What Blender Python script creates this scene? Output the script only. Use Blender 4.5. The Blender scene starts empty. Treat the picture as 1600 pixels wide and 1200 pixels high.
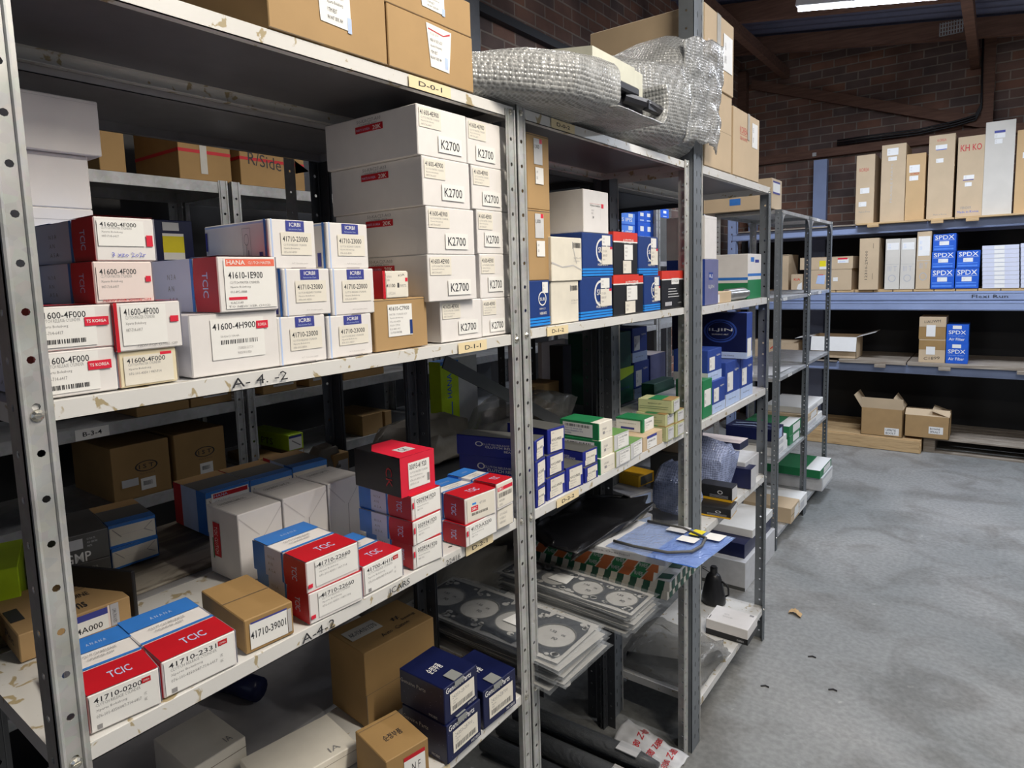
import bpy, math, random
from mathutils import Matrix, Vector
random.seed(7)
S = bpy.context.scene
COL = S.collection
# ------------------------------------------------------------------ camera
cam_data = bpy.data.cameras.new('camera')
cam = bpy.data.objects.new('camera', cam_data); COL.objects.link(cam); S.camera = cam
YAW, PITCH, ROLL = 0.6522755, -0.1109486, -0.0299439
cy, sy, cp, sp = math.cos(YAW), math.sin(YAW), math.cos(PITCH), math.sin(PITCH)
fw = Vector((-sy*cp, cy*cp, sp)); rt = Vector((cy, sy, 0)); up = rt.cross(fw)
r2 = rt*math.cos(ROLL) + up*math.sin(ROLL); u2 = up*math.cos(ROLL) - rt*math.sin(ROLL)
cam.matrix_world = Matrix(((r2.x, u2.x, -fw.x, 0.8), (r2.y, u2.y, -fw.y, 0.0), (r2.z, u2.z, -fw.z, 1.707), (0, 0, 0, 1)))
cam_data.sensor_fit = 'HORIZONTAL'; cam_data.sensor_width = 36.0
cam_data.lens = 1016.256/1600*36
cam_data.shift_x = (800-784.62)/1600; cam_data.shift_y = -(600-548.14)/1600
cam_data.clip_start = 0.02; cam_data.clip_end = 100
# ------------------------------------------------------------------ world, view
W = bpy.data.worlds.new('world'); S.world = W; W.use_nodes = True
bg = W.node_tree.nodes['Background']; bg.inputs[0].default_value = (0.62, 0.74, 1.0, 1); bg.inputs[1].default_value = 0.040
S.view_settings.view_transform = 'Standard'; S.view_settings.look = 'None'
S.view_settings.exposure = 0.14; S.view_settings.gamma = 1.0; S.view_settings.use_curve_mapping = False
# ------------------------------------------------------------------ lamps of the hall (fluorescent battens, daylight from the open gate behind)
def area(name, loc, direction, sx, sy_, power, color):
    l = bpy.data.lights.new(name, 'AREA'); l.shape = 'RECTANGLE'; l.size = sx; l.size_y = sy_; l.energy = power; l.color = color
    o = bpy.data.objects.new(name, l); COL.objects.link(o); o.location = loc
    o.rotation_euler = Vector(direction).to_track_quat('-Z', 'Y').to_euler()
    return o
TUBES = [((1.30, 0.95, 3.15), 0.0, 54, (1.0, 0.92, 0.80)), ((1.25, 2.9, 3.35), 0.0, 24, (0.97, 0.97, 1.0)), ((0.15, 5.3, 3.50), -0.17, 85, (0.80, 0.87, 1.0)),
         ((2.6, 6.0, 3.10), -0.17, 70, (0.82, 0.89, 1.0)), ((2.75, 1.6, 3.15), 0.0, 17, (1.0, 0.95, 0.87)), ((-1.15, 2.4, 3.35), 0.0, 16, (1.0, 0.95, 0.9))]
for i, (p, s, e, c) in enumerate(TUBES):
    area('tube_light', (p[0], p[1], p[2]-0.06), (0, 0, -1), 1.2, 0.10, e, c)
area('gate_daylight', (2.6, -2.4, 2.3), (-0.62, 0.70, -0.22), 2.2, 1.8, 6, (0.66, 0.78, 1.0))
area('side_gate_daylight', (4.6, 3.2, 1.9), (-1.0, 0.05, -0.12), 2.4, 2.4, 9, (0.80, 0.88, 1.0))
# ------------------------------------------------------------------ materials
MC = {}
def nodes(m):
    m.use_nodes = True; nt = m.node_tree; b = nt.nodes['Principled BSDF']; return nt, b
def link(nt, a, b): nt.links.new(a, b)
def mat(name, col, rough=0.6, metal=0.0, var=0.08, scale=30, bump=0.0, spec=0.4, bscale=None):
    if name in MC: return MC[name]
    m = bpy.data.materials.new(name); nt, b = nodes(m)
    tc = nt.nodes.new('ShaderNodeTexCoord'); n = nt.nodes.new('ShaderNodeTexNoise'); n.inputs['Scale'].default_value = scale; n.inputs['Detail'].default_value = 5
    link(nt, tc.outputs['Object'], n.inputs['Vector'])
    r = nt.nodes.new('ShaderNodeValToRGB'); r.color_ramp.elements[0].position = 0.3; r.color_ramp.elements[1].position = 0.7
    r.color_ramp.elements[0].color = (*[c*(1-var) for c in col], 1); r.color_ramp.elements[1].color = (*[min(1, c*(1+var*0.6)) for c in col], 1)
    link(nt, n.outputs['Fac'], r.inputs['Fac']); link(nt, r.outputs['Color'], b.inputs['Base Color'])
    b.inputs['Roughness'].default_value = rough; b.inputs['Metallic'].default_value = metal; b.inputs['Specular IOR Level'].default_value = spec
    if bump:
        n2 = nt.nodes.new('ShaderNodeTexNoise'); n2.inputs['Scale'].default_value = bscale or scale*3; link(nt, tc.outputs['Object'], n2.inputs['Vector'])
        bp = nt.nodes.new('ShaderNodeBump'); bp.inputs['Strength'].default_value = bump; bp.inputs['Distance'].default_value = 0.002
        link(nt, n2.outputs['Fac'], bp.inputs['Height']); link(nt, bp.outputs['Normal'], b.inputs['Normal'])
    MC[name] = m; return m
def galv(name, col, rough=0.38, metal=0.75):
    if name in MC: return MC[name]
    m = bpy.data.materials.new(name); nt, b = nodes(m)
    tc = nt.nodes.new('ShaderNodeTexCoord'); v = nt.nodes.new('ShaderNodeTexVoronoi'); v.inputs['Scale'].default_value = 90
    link(nt, tc.outputs['Object'], v.inputs['Vector'])
    n = nt.nodes.new('ShaderNodeTexNoise'); n.inputs['Scale'].default_value = 14; n.inputs['Detail'].default_value = 6; link(nt, tc.outputs['Object'], n.inputs['Vector'])
    mx = nt.nodes.new('ShaderNodeMix'); mx.data_type = 'RGBA'; mx.inputs['Factor'].default_value = 0.08
    r = nt.nodes.new('ShaderNodeValToRGB'); r.color_ramp.elements[0].color = (*[c*0.72 for c in col], 1); r.color_ramp.elements[1].color = (*[min(1, c*1.12) for c in col], 1)
    r.color_ramp.elements[0].position = 0.3; r.color_ramp.elements[1].position = 0.68
    link(nt, n.outputs['Fac'], r.inputs['Fac']); link(nt, r.outputs['Color'], mx.inputs['A']); link(nt, v.outputs['Color'], mx.inputs['B'])
    hs = nt.nodes.new('ShaderNodeHueSaturation'); hs.inputs['Saturation'].default_value = 0.35; link(nt, mx.outputs['Result'], hs.inputs['Color'])
    link(nt, hs.outputs['Color'], b.inputs['Base Color']); b.inputs['Roughness'].default_value = rough; b.inputs['Metallic'].default_value = metal
    MC[name] = m; return m
def ramp_mat(name, stops, scale, rough, detail=8, metal=0.0, bump=0.0, stretch=(1, 1, 1), dist=0.0, spec=0.4):
    if name in MC: return MC[name]
    m = bpy.data.materials.new(name); nt, b = nodes(m)
    tc = nt.nodes.new('ShaderNodeTexCoord'); mp = nt.nodes.new('ShaderNodeMapping'); mp.inputs['Scale'].default_value = stretch
    link(nt, tc.outputs['Object'], mp.inputs['Vector'])
    n = nt.nodes.new('ShaderNodeTexNoise'); n.inputs['Scale'].default_value = scale; n.inputs['Detail'].default_value = detail; n.inputs['Distortion'].default_value = dist
    link(nt, mp.outputs['Vector'], n.inputs['Vector'])
    r = nt.nodes.new('ShaderNodeValToRGB'); e = r.color_ramp.elements
    e[0].position, e[0].color = stops[0][0], (*stops[0][1], 1); e[1].position, e[1].color = stops[-1][0], (*stops[-1][1], 1)
    for p, c in stops[1:-1]:
        x = e.new(p); x.color = (*c, 1)
    link(nt, n.outputs['Fac'], r.inputs['Fac']); link(nt, r.outputs['Color'], b.inputs['Base Color'])
    b.inputs['Roughness'].default_value = rough; b.inputs['Metallic'].default_value = metal; b.inputs['Specular IOR Level'].default_value = spec
    if bump:
        bp = nt.nodes.new('ShaderNodeBump'); bp.inputs['Strength'].default_value = bump; bp.inputs['Distance'].default_value = 0.01
        link(nt, n.outputs['Fac'], bp.inputs['Height']); link(nt, bp.outputs['Normal'], b.inputs['Normal'])
    MC[name] = m; return m
def brick_mat(name, axis, tint=1.0):
    m = bpy.data.materials.new(name); nt, b = nodes(m)
    tc = nt.nodes.new('ShaderNodeTexCoord'); sx = nt.nodes.new('ShaderNodeSeparateXYZ'); cx = nt.nodes.new('ShaderNodeCombineXYZ')
    link(nt, tc.outputs['Object'], sx.inputs[0]); link(nt, sx.outputs[axis], cx.inputs[0]); link(nt, sx.outputs[2], cx.inputs[1])
    br = nt.nodes.new('ShaderNodeTexBrick'); link(nt, cx.outputs[0], br.inputs['Vector'])
    br.inputs['Scale'].default_value = 1.0; br.inputs['Brick Width'].default_value = 0.23; br.inputs['Row Height'].default_value = 0.085
    br.inputs['Mortar Size'].default_value = 0.007; br.inputs['Mortar Smooth'].default_value = 0.3; br.inputs['Bias'].default_value = 0.1
    br.inputs['Color1'].default_value = (0.24*tint, 0.125*tint, 0.085*tint, 1); br.inputs['Color2'].default_value = (0.13*tint, 0.10*tint, 0.095*tint, 1); br.inputs['Mortar'].default_value = (0.27*tint, 0.245*tint, 0.22*tint, 1)
    n = nt.nodes.new('ShaderNodeTexNoise'); n.inputs['Scale'].default_value = 2.2; n.inputs['Detail'].default_value = 9; link(nt, tc.outputs['Object'], n.inputs['Vector'])
    r = nt.nodes.new('ShaderNodeValToRGB'); r.color_ramp.elements[0].color = (0.35, 0.33, 0.34, 1); r.color_ramp.elements[1].color = (1.25, 1.12, 1.0, 1); r.color_ramp.elements[0].position = 0.32; r.color_ramp.elements[1].position = 0.66
    link(nt, n.outputs['Fac'], r.inputs['Fac'])
    mx = nt.nodes.new('ShaderNodeMix'); mx.data_type = 'RGBA'; mx.blend_type = 'MULTIPLY'; mx.inputs['Factor'].default_value = 0.9
    link(nt, br.outputs['Color'], mx.inputs['A']); link(nt, r.outputs['Color'], mx.inputs['B']); link(nt, mx.outputs['Result'], b.inputs['Base Color'])
    bp = nt.nodes.new('ShaderNodeBump'); bp.inputs['Strength'].default_value = 0.7; bp.inputs['Distance'].default_value = 0.01; bp.invert = True
    link(nt, br.outputs['Fac'], bp.inputs['Height']); link(nt, bp.outputs['Normal'], b.inputs['Normal']); b.inputs['Roughness'].default_value = 0.9
    return m
def film(name, col, alpha, rough=0.12, bump=0.5, scale=40):
    if name in MC: return MC[name]
    m = bpy.data.materials.new(name); nt, b = nodes(m)
    b.inputs['Base Color'].default_value = (*col, 1); b.inputs['Roughness'].default_value = rough; b.inputs['Alpha'].default_value = alpha; b.inputs['Specular IOR Level'].default_value = 0.9
    tc = nt.nodes.new('ShaderNodeTexCoord'); n = nt.nodes.new('ShaderNodeTexNoise'); n.inputs['Scale'].default_value = scale; n.inputs['Detail'].default_value = 4; n.inputs['Distortion'].default_value = 1.5
    link(nt, tc.outputs['Object'], n.inputs['Vector']); bp = nt.nodes.new('ShaderNodeBump'); bp.inputs['Strength'].default_value = bump; bp.inputs['Distance'].default_value = 0.01
    link(nt, n.outputs['Fac'], bp.inputs['Height']); link(nt, bp.outputs['Normal'], b.inputs['Normal'])
    MC[name] = m; return m
def bubble(name, col, alpha):
    m = bpy.data.materials.new(name); nt, b = nodes(m)
    b.inputs['Roughness'].default_value = 0.2; b.inputs['Specular IOR Level'].default_value = 0.8
    tc = nt.nodes.new('ShaderNodeTexCoord'); v = nt.nodes.new('ShaderNodeTexVoronoi'); v.inputs['Scale'].default_value = 115; v.inputs['Randomness'].default_value = 0.25
    link(nt, tc.outputs['Object'], v.inputs['Vector'])
    r = nt.nodes.new('ShaderNodeValToRGB'); r.color_ramp.elements[0].position = 0.25; r.color_ramp.elements[1].position = 0.62
    r.color_ramp.elements[0].color = (*[c*0.75 for c in col], 1); r.color_ramp.elements[1].color = (*col, 1)
    link(nt, v.outputs['Distance'], r.inputs['Fac']); link(nt, r.outputs['Color'], b.inputs['Base Color'])
    bp = nt.nodes.new('ShaderNodeBump'); bp.inputs['Strength'].default_value = 0.9; bp.inputs['Distance'].default_value = 0.004; bp.invert = True
    link(nt, v.outputs['Distance'], bp.inputs['Height']); link(nt, bp.outputs['Normal'], b.inputs['Normal'])
    a = nt.nodes.new('ShaderNodeMapRange'); a.inputs['From Min'].default_value = 0.1; a.inputs['From Max'].default_value = 0.7; a.inputs['To Min'].default_value = alpha-0.22; a.inputs['To Max'].default_value = alpha+0.1
    link(nt, v.outputs['Distance'], a.inputs['Value']); link(nt, a.outputs['Result'], b.inputs['Alpha'])
    return m
def shelf_paint(name):
    m = bpy.data.materials.new(name); nt, b = nodes(m)
    tc = nt.nodes.new('ShaderNodeTexCoord'); n = nt.nodes.new('ShaderNodeTexNoise'); n.inputs['Scale'].default_value = 38; n.inputs['Detail'].default_value = 7; n.inputs['Distortion'].default_value = 0.6
    link(nt, tc.outputs['Object'], n.inputs['Vector'])
    r = nt.nodes.new('ShaderNodeValToRGB'); r.color_ramp.elements[0].position = 0.615; r.color_ramp.elements[1].position = 0.65
    link(nt, n.outputs['Fac'], r.inputs['Fac'])
    n2 = nt.nodes.new('ShaderNodeTexNoise'); n2.inputs['Scale'].default_value = 6; link(nt, tc.outputs['Object'], n2.inputs['Vector'])
    r2_ = nt.nodes.new('ShaderNodeValToRGB'); r2_.color_ramp.elements[0].color = (0.62, 0.61, 0.58, 1); r2_.color_ramp.elements[1].color = (0.80, 0.79, 0.77, 1)
    link(nt, n2.outputs['Fac'], r2_.inputs['Fac'])
    mx = nt.nodes.new('ShaderNodeMix'); mx.data_type = 'RGBA'; link(nt, r.outputs['Color'], mx.inputs['Factor']); link(nt, r2_.outputs['Color'], mx.inputs['A']); mx.inputs['B'].default_value = (0.42, 0.34, 0.20, 1)
    link(nt, mx.outputs['Result'], b.inputs['Base Color']); b.inputs['Roughness'].default_value = 0.32
    return m
M = {
 'white': mat('carton_white', (0.80, 0.77, 0.75), 0.45, var=0.03), 'whiter': mat('label_paper', (0.86, 0.85, 0.82), 0.5, var=0.02), 'cream': mat('cream_card', (0.80, 0.755, 0.66), 0.55, var=0.04),
 'crumple': mat('cream_crumpled', (0.78, 0.73, 0.62), 0.6, var=0.08, scale=20, bump=0.6, bscale=18), 'pinkw': mat('pinkish_card', (0.82, 0.70, 0.66), 0.5, var=0.04), 'yelw': mat('yellowed_label', (0.80, 0.70, 0.48), 0.55, var=0.04),
 'grey': mat('grey_card', (0.47, 0.47, 0.50), 0.5), 'lgrey': mat('light_grey_card', (0.62, 0.62, 0.63), 0.5), 'dgrey': mat('dark_grey_card', (0.10, 0.10, 0.095), 0.5), 'black': mat('black_card', (0.016, 0.016, 0.018), 0.4),
 'ink': mat('ink_black', (0.03, 0.03, 0.035), 0.6), 'inkg': mat('ink_grey', (0.30, 0.29, 0.29), 0.6), 'inklg': mat('ink_pale', (0.52, 0.50, 0.49), 0.6), 'blueink': mat('pen_blue', (0.10, 0.12, 0.55), 0.6),
 'red': mat('print_red', (0.55, 0.012, 0.022), 0.38, var=0.05), 'redh': mat('carton_bright_red', (0.72, 0.02, 0.05), 0.38, var=0.05), 'orange': mat('print_orange', (0.85, 0.17, 0.10), 0.45), 'redorange': mat('lid_red', (0.72, 0.05, 0.03), 0.4),
 'blue': mat('print_blue', (0.04, 0.20, 0.62), 0.38), 'lblue': mat('print_pale_blue', (0.50, 0.62, 0.88), 0.45), 'navy': mat('carton_navy', (0.007, 0.011, 0.060), 0.35, var=0.15), 'dblue': mat('carton_deep_blue', (0.016, 0.025, 0.26), 0.38, var=0.1),
 'subblue': mat('carton_filter_blue', (0.015, 0.045, 0.20), 0.42), 'stripe': mat('print_cyan_blue', (0.02, 0.27, 0.80), 0.42), 'icblue': mat('print_indigo', (0.05, 0.06, 0.30), 0.45), 'spdx': mat('carton_royal_blue', (0.02, 0.12, 0.62), 0.4), 'spdx2': mat('print_mid_blue', (0.10, 0.28, 0.85), 0.4),
 'iljin': mat('carton_iljin_blue', (0.03, 0.07, 0.33), 0.42), 'iljing': mat('carton_grey_blue', (0.16, 0.17, 0.33), 0.42), 'green': mat('carton_green', (0.02, 0.22, 0.08), 0.45), 'lime': mat('carton_lime', (0.50, 0.72, 0.02), 0.42), 'mgreen': mat('carton_mid_green', (0.16, 0.33, 0.10), 0.45), 'dgreen': mat('carton_dark_green', (0.015, 0.10, 0.06), 0.45),
 'yellow': mat('print_yellow', (0.85, 0.72, 0.02), 0.5), 'yel2': mat('tape_amber', (0.75, 0.42, 0.02), 0.5), 'olive': mat('card_olive', (0.50, 0.52, 0.28), 0.55), 'pastel': mat('label_tag_cream', (0.82, 0.68, 0.42), 0.6, var=0.02),
 'tape': mat('parcel_tape', (0.62, 0.60, 0.55), 0.12, spec=0.9), 'tapeg': mat('grey_tape', (0.28, 0.29, 0.28), 0.18, spec=0.8), 'seam': mat('carton_seam', (0.16, 0.12, 0.08), 0.8), 'lav2': mat('print_lavender_white', (0.66, 0.68, 0.80), 0.45, var=0.02), 'crease': mat('fold_crease', (0.62, 0.59, 0.58), 0.6), 'seamw': mat('white_carton_seam', (0.34, 0.31, 0.31), 0.8),
 'brown': mat('corrugated_brown', (0.43, 0.275, 0.125), 0.75, var=0.07, scale=12, bump=0.15), 'brownd': mat('corrugated_dark_brown', (0.36, 0.22, 0.085), 0.72, var=0.08, scale=12), 'tan': mat('corrugated_tan', (0.60, 0.46, 0.30), 0.75, var=0.06, scale=8), 'tanw': mat('corrugated_pale', (0.66, 0.62, 0.55), 0.7, var=0.05, scale=8), 'tano': mat('corrugated_orange_tan', (0.60, 0.40, 0.20), 0.72, var=0.05, scale=8),
 'wood': ramp_mat('sawn_timber', [(0.3, (0.42, 0.27, 0.13)), (0.55, (0.60, 0.42, 0.22)), (0.75, (0.50, 0.33, 0.16))], 6, 0.75, stretch=(1, 6, 14)), 'woodg': ramp_mat('weathered_timber', [(0.3, (0.22, 0.18, 0.14)), (0.7, (0.40, 0.35, 0.29))], 6, 0.85, stretch=(1, 6, 12)),
 'woodr': ramp_mat('dark_red_timber', [(0.3, (0.11, 0.055, 0.038)), (0.7, (0.20, 0.105, 0.07))], 5, 0.8, stretch=(1, 5, 12)),
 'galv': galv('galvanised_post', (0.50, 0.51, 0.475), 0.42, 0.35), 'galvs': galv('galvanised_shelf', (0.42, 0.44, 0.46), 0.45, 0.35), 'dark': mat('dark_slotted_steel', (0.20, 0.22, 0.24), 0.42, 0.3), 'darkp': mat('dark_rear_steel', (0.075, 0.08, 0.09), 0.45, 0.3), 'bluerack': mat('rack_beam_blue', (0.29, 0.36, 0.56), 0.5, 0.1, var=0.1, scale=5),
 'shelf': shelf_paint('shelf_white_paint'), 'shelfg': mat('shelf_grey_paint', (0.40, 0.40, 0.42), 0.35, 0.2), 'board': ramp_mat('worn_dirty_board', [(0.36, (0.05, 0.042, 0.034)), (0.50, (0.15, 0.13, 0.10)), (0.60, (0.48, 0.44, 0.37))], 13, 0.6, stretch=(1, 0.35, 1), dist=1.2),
 'bolt': mat('zinc_bolt', (0.70, 0.68, 0.60), 0.25, 0.9), 'blackpl': mat('black_plastic', (0.012, 0.012, 0.014), 0.35), 'silver': mat('flexible_pipe_steel', (0.60, 0.60, 0.60), 0.3, 0.8), 'tub': mat('tub_blue_plastic', (0.01, 0.03, 0.55), 0.3),
 'gasket': mat('gasket_dark_steel', (0.028, 0.032, 0.042), 0.45, 0.2), 'gasketw': mat('gasket_backing_card', (0.40, 0.39, 0.37), 0.5), 'plastic': film('clear_plastic_bag', (0.62, 0.66, 0.70), 0.13, 0.10, 0.9, 30), 'plasticd': film('dull_plastic_bag', (0.22, 0.22, 0.21), 0.50, 0.25, 0.8, 14), 'plasticb': film('blue_tint_bag', (0.30, 0.42, 0.75), 0.62, 0.15, 0.8, 22),
 'sack': mat('dusty_sack', (0.17, 0.155, 0.13), 0.55, var=0.3, scale=10, bump=1.0, bscale=14), 'bumper': mat('bumper_black_plastic', (0.02, 0.02, 0.025), 0.4), 'bumperw': mat('bumper_pale_plastic', (0.62, 0.62, 0.52), 0.5),
 'orangep': mat('print_burnt_orange', (0.62, 0.17, 0.05), 0.5), 'tube': mat('batten_white', (0.8, 0.8, 0.8), 0.4), 'roof': mat('roof_sheet', (0.15, 0.165, 0.25), 0.4, 0.4), 'under': mat('shelf_underside_shade', (0.17, 0.165, 0.18), 0.28, 0.1), 'cable': mat('black_cable', (0.01, 0.01, 0.012), 0.5),
 'concrete': None,
}
def concrete():
    m = bpy.data.materials.new('concrete_floor'); nt, b = nodes(m)
    tc = nt.nodes.new('ShaderNodeTexCoord')
    def nz(sc, det, dist=0.0, st=(1, 1, 1)):
        mp = nt.nodes.new('ShaderNodeMapping'); mp.inputs['Scale'].default_value = st; link(nt, tc.outputs['Object'], mp.inputs['Vector'])
        n = nt.nodes.new('ShaderNodeTexNoise'); n.inputs['Scale'].default_value = sc; n.inputs['Detail'].default_value = det; n.inputs['Distortion'].default_value = dist; link(nt, mp.outputs['Vector'], n.inputs['Vector']); return n
    def rp(n, a, b_, pa, pb):
        r = nt.nodes.new('ShaderNodeValToRGB'); r.color_ramp.elements[0].position = pa; r.color_ramp.elements[1].position = pb; r.color_ramp.elements[0].color = (*a, 1); r.color_ramp.elements[1].color = (*b_, 1); link(nt, n.outputs['Fac'], r.inputs['Fac']); return r
    base = rp(nz(1.1, 10, 0.4), (0.21, 0.22, 0.215), (0.35, 0.345, 0.33), 0.3, 0.7)
    st = rp(nz(2.6, 9, 1.4), (0.74, 0.72, 0.70), (1.0, 1.0, 1.0), 0.33, 0.52)
    fine = rp(nz(45, 6), (0.82, 0.82, 0.82), (1.06, 1.06, 1.06), 0.35, 0.65)
    spk = rp(nz(18, 3), (1, 1, 1), (1.35, 1.33, 1.3), 0.70, 0.76)
    cur = base.outputs['Color']
    for x in (st, fine, spk):
        mx = nt.nodes.new('ShaderNodeMix'); mx.data_type = 'RGBA'; mx.blend_type = 'MULTIPLY'; mx.inputs['Factor'].default_value = 1.0
        link(nt, cur, mx.inputs['A']); link(nt, x.outputs['Color'], mx.inputs['B']); cur = mx.outputs['Result']
    link(nt, cur, b.inputs['Base Color'])
    rr = nt.nodes.new('ShaderNodeMapRange'); rr.inputs['To Min'].default_value = 0.42; rr.inputs['To Max'].default_value = 0.75; n3 = nz(3, 6); link(nt, n3.outputs['Fac'], rr.inputs['Value']); link(nt, rr.outputs['Result'], b.inputs['Roughness'])
    bp = nt.nodes.new('ShaderNodeBump'); bp.inputs['Strength'].default_value = 0.25; bp.inputs['Distance'].default_value = 0.004; link(nt, nz(30, 8).outputs['Fac'], bp.inputs['Height']); link(nt, bp.outputs['Normal'], b.inputs['Normal'])
    return m
M['concrete'] = concrete()
M['bubble'] = bubble('bubble_wrap', (0.42, 0.43, 0.43), 0.74)
M['bubble2'] = bubble('bubble_wrap_blue', (0.34, 0.40, 0.62), 0.88)
# ------------------------------------------------------------------ mesh builder
class MB:
    def __init__(s): s.v = []; s.f = []; s.m = []; s.mats = []
    def mi(s, k):
        if k not in s.mats: s.mats.append(k)
        return s.mats.index(k)
    def add(s, vs, fs, k):
        o = len(s.v); s.v += [tuple(v) for v in vs]; i = s.mi(k)
        for f in fs: s.f.append(tuple(o+a for a in f)); s.m.append(i)
    def box(s, a, b, k):
        (x0, y0, z0), (x1, y1, z1) = a, b
        x0, x1 = min(x0, x1), max(x0, x1); y0, y1 = min(y0, y1), max(y0, y1); z0, z1 = min(z0, z1), max(z0, z1)
        s.add([(x0, y0, z0), (x1, y0, z0), (x1, y1, z0), (x0, y1, z0), (x0, y0, z1), (x1, y0, z1), (x1, y1, z1), (x0, y1, z1)],
              [(0, 3, 2, 1), (4, 5, 6, 7), (0, 1, 5, 4), (1, 2, 6, 5), (2, 3, 7, 6), (3, 0, 4, 7)], k)
    def cbox(s, a, b, k, c=0.0012):
        (x0, y0, z0), (x1, y1, z1) = a, b
        P = []
        for X, dx in ((x0, c), (x1, -c)):
            for Y, dy in ((y0, c), (y1, -c)):
                for Z, dz in ((z0, c), (z1, -c)):
                    P += [(X, Y+dy, Z+dz), (X+dx, Y, Z+dz), (X+dx, Y+dy, Z)]
        def ix(i, j, k_, w): return ((i*2+j)*2+k_)*3+w
        F = [[ix(0,0,0,0), ix(0,0,1,0), ix(0,1,1,0), ix(0,1,0,0)], [ix(1,0,0,0), ix(1,1,0,0), ix(1,1,1,0), ix(1,0,1,0)],
             [ix(0,0,0,1), ix(1,0,0,1), ix(1,0,1,1), ix(0,0,1,1)], [ix(0,1,0,1), ix(0,1,1,1), ix(1,1,1,1), ix(1,1,0,1)],
             [ix(0,0,0,2), ix(0,1,0,2), ix(1,1,0,2), ix(1,0,0,2)], [ix(0,0,1,2), ix(1,0,1,2), ix(1,1,1,2), ix(0,1,1,2)]]
        for i in (0, 1):
            for j in (0, 1):
                F.append([ix(i,j,0,0), ix(i,j,1,0), ix(i,j,1,1), ix(i,j,0,1)]); F.append([ix(i,0,j,0), ix(i,1,j,0), ix(i,1,j,2), ix(i,0,j,2)]); F.append([ix(0,i,j,1), ix(1,i,j,1), ix(1,i,j,2), ix(0,i,j,2)])
                for k_ in (0, 1): F.append([ix(i,j,k_,0), ix(i,j,k_,1), ix(i,j,k_,2)])
        s.add(P, F, k)
    def obox(s, p, ax, ay, az, k):   # oriented box from corner p with edge vectors
        p, ax, ay, az = Vector(p), Vector(ax), Vector(ay), Vector(az)
        vs = [p, p+ax, p+ax+ay, p+ay, p+az, p+ax+az, p+ax+ay+az, p+ay+az]
        s.add(vs, [(0, 3, 2, 1), (4, 5, 6, 7), (0, 1, 5, 4), (1, 2, 6, 5), (2, 3, 7, 6), (3, 0, 4, 7)], k)
    def bar(s, a, b, w, h, k):       # bar between two points
        a, b = Vector(a), Vector(b); d = (b-a).normalized(); u = d.cross(Vector((0, 0, 1)))
        if u.length < 1e-3: u = Vector((1, 0, 0))
        u.normalize(); t = u.cross(d).normalized()
        s.obox(a-u*w/2-t*h/2, b-a, u*w, t*h, k)
    def tube(s, pts, r, k, n=10, rs=None, cap=True):
        pts = [Vector(p) for p in pts]; rings = []
        prev = None
        for i, p in enumerate(pts):
            d = (pts[min(i+1, len(pts)-1)]-pts[max(i-1, 0)]).normalized()
            u = (prev - d*prev.dot(d)) if prev is not None else d.orthogonal()
            u.normalize(); prev = u; t = d.cross(u); rr = rs[i] if rs else r
            rings.append([p+(u*math.cos(6.2832*j/n)+t*math.sin(6.2832*j/n))*rr for j in range(n)])
        vs = [v for R_ in rings for v in R_]; fs = []
        for i in range(len(pts)-1):
            for j in range(n):
                a = i*n+j; b = i*n+(j+1) % n; fs.append((a, b, b+n, a+n))
        if cap: fs.append(tuple(reversed(range(n)))); fs.append(tuple(range((len(pts)-1)*n, len(pts)*n)))
        s.add(vs, fs, k)
    def grid(s, fn, nu, nv, k, closed=False):
        vs = [fn(i/(nu-1), j/(nv if closed else nv-1)) for i in range(nu) for j in range(nv)]
        fs = []
        for i in range(nu-1):
            for j in range(nv if closed else nv-1):
                a = i*nv+j; b = i*nv+(j+1) % nv; fs.append((a, b, b+nv, a+nv))
        s.add(vs, fs, k)
    def perf(s, p, u, v, W_, H_, k, pitch, rx, ry, off, th=0.0015, hu=0.5):
        """plate from corner p spanned by unit vectors u (width) and v (length) with a row of through holes"""
        p, u, v = Vector(p), Vector(u), Vector(v); nrm = u.cross(v)
        def put(x, y, d): return p+u*x+v*y-nrm*d
        rim = [(1, 0), (1, 1), (0, 1), (-1, 1), (-1, 0), (-1, -1), (0, -1), (1, -1)]
        cells = int(H_/pitch); y0 = off
        cuts = []
        y = y0
        while y+pitch <= H_+1e-6: cuts.append((y, y+pitch)); y += pitch
        for (a, b) in ((0, y0), (y, H_)):
            if b-a > 1e-5: s.add([put(0, a, 0), put(W_, a, 0), put(W_, b, 0), put(0, b, 0), put(0, a, th), put(W_, a, th), put(W_, b, th), put(0, b, th)], [(0, 1, 2, 3), (7, 6, 5, 4), (0, 4, 5, 1), (2, 6, 7, 3), (1, 5, 6, 2), (0, 3, 7, 4)], k)
        cxx = W_*hu
        for a, b in cuts:
            cyy = (a+b)/2; o = []; h_ = []
            for i in range(8):
                ex = {1: W_, 0: cxx, -1: 0}[rim[i][0]]; ey = {1: b, 0: cyy, -1: a}[rim[i][1]]; o.append((ex, ey))
                an = i*math.pi/4; h_.append((cxx+rx*math.cos(an), cyy+ry*math.sin(an)))
            vs = [put(x, y_, 0) for x, y_ in o]+[put(x, y_, 0) for x, y_ in h_]+[put(x, y_, th) for x, y_ in o]+[put(x, y_, th) for x, y_ in h_]
            fs = []
            for i in range(8):
                j = (i+1) % 8; fs += [(i, j, 8+j, 8+i), (16+j, 16+i, 24+i, 24+j), (8+i, 8+j, 24+j, 24+i)]
            for i in (7, 0, 3, 4): fs.append((i, 16+i, 16+(i+1) % 8, (i+1) % 8))
            s.add(vs, fs, k)
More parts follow.
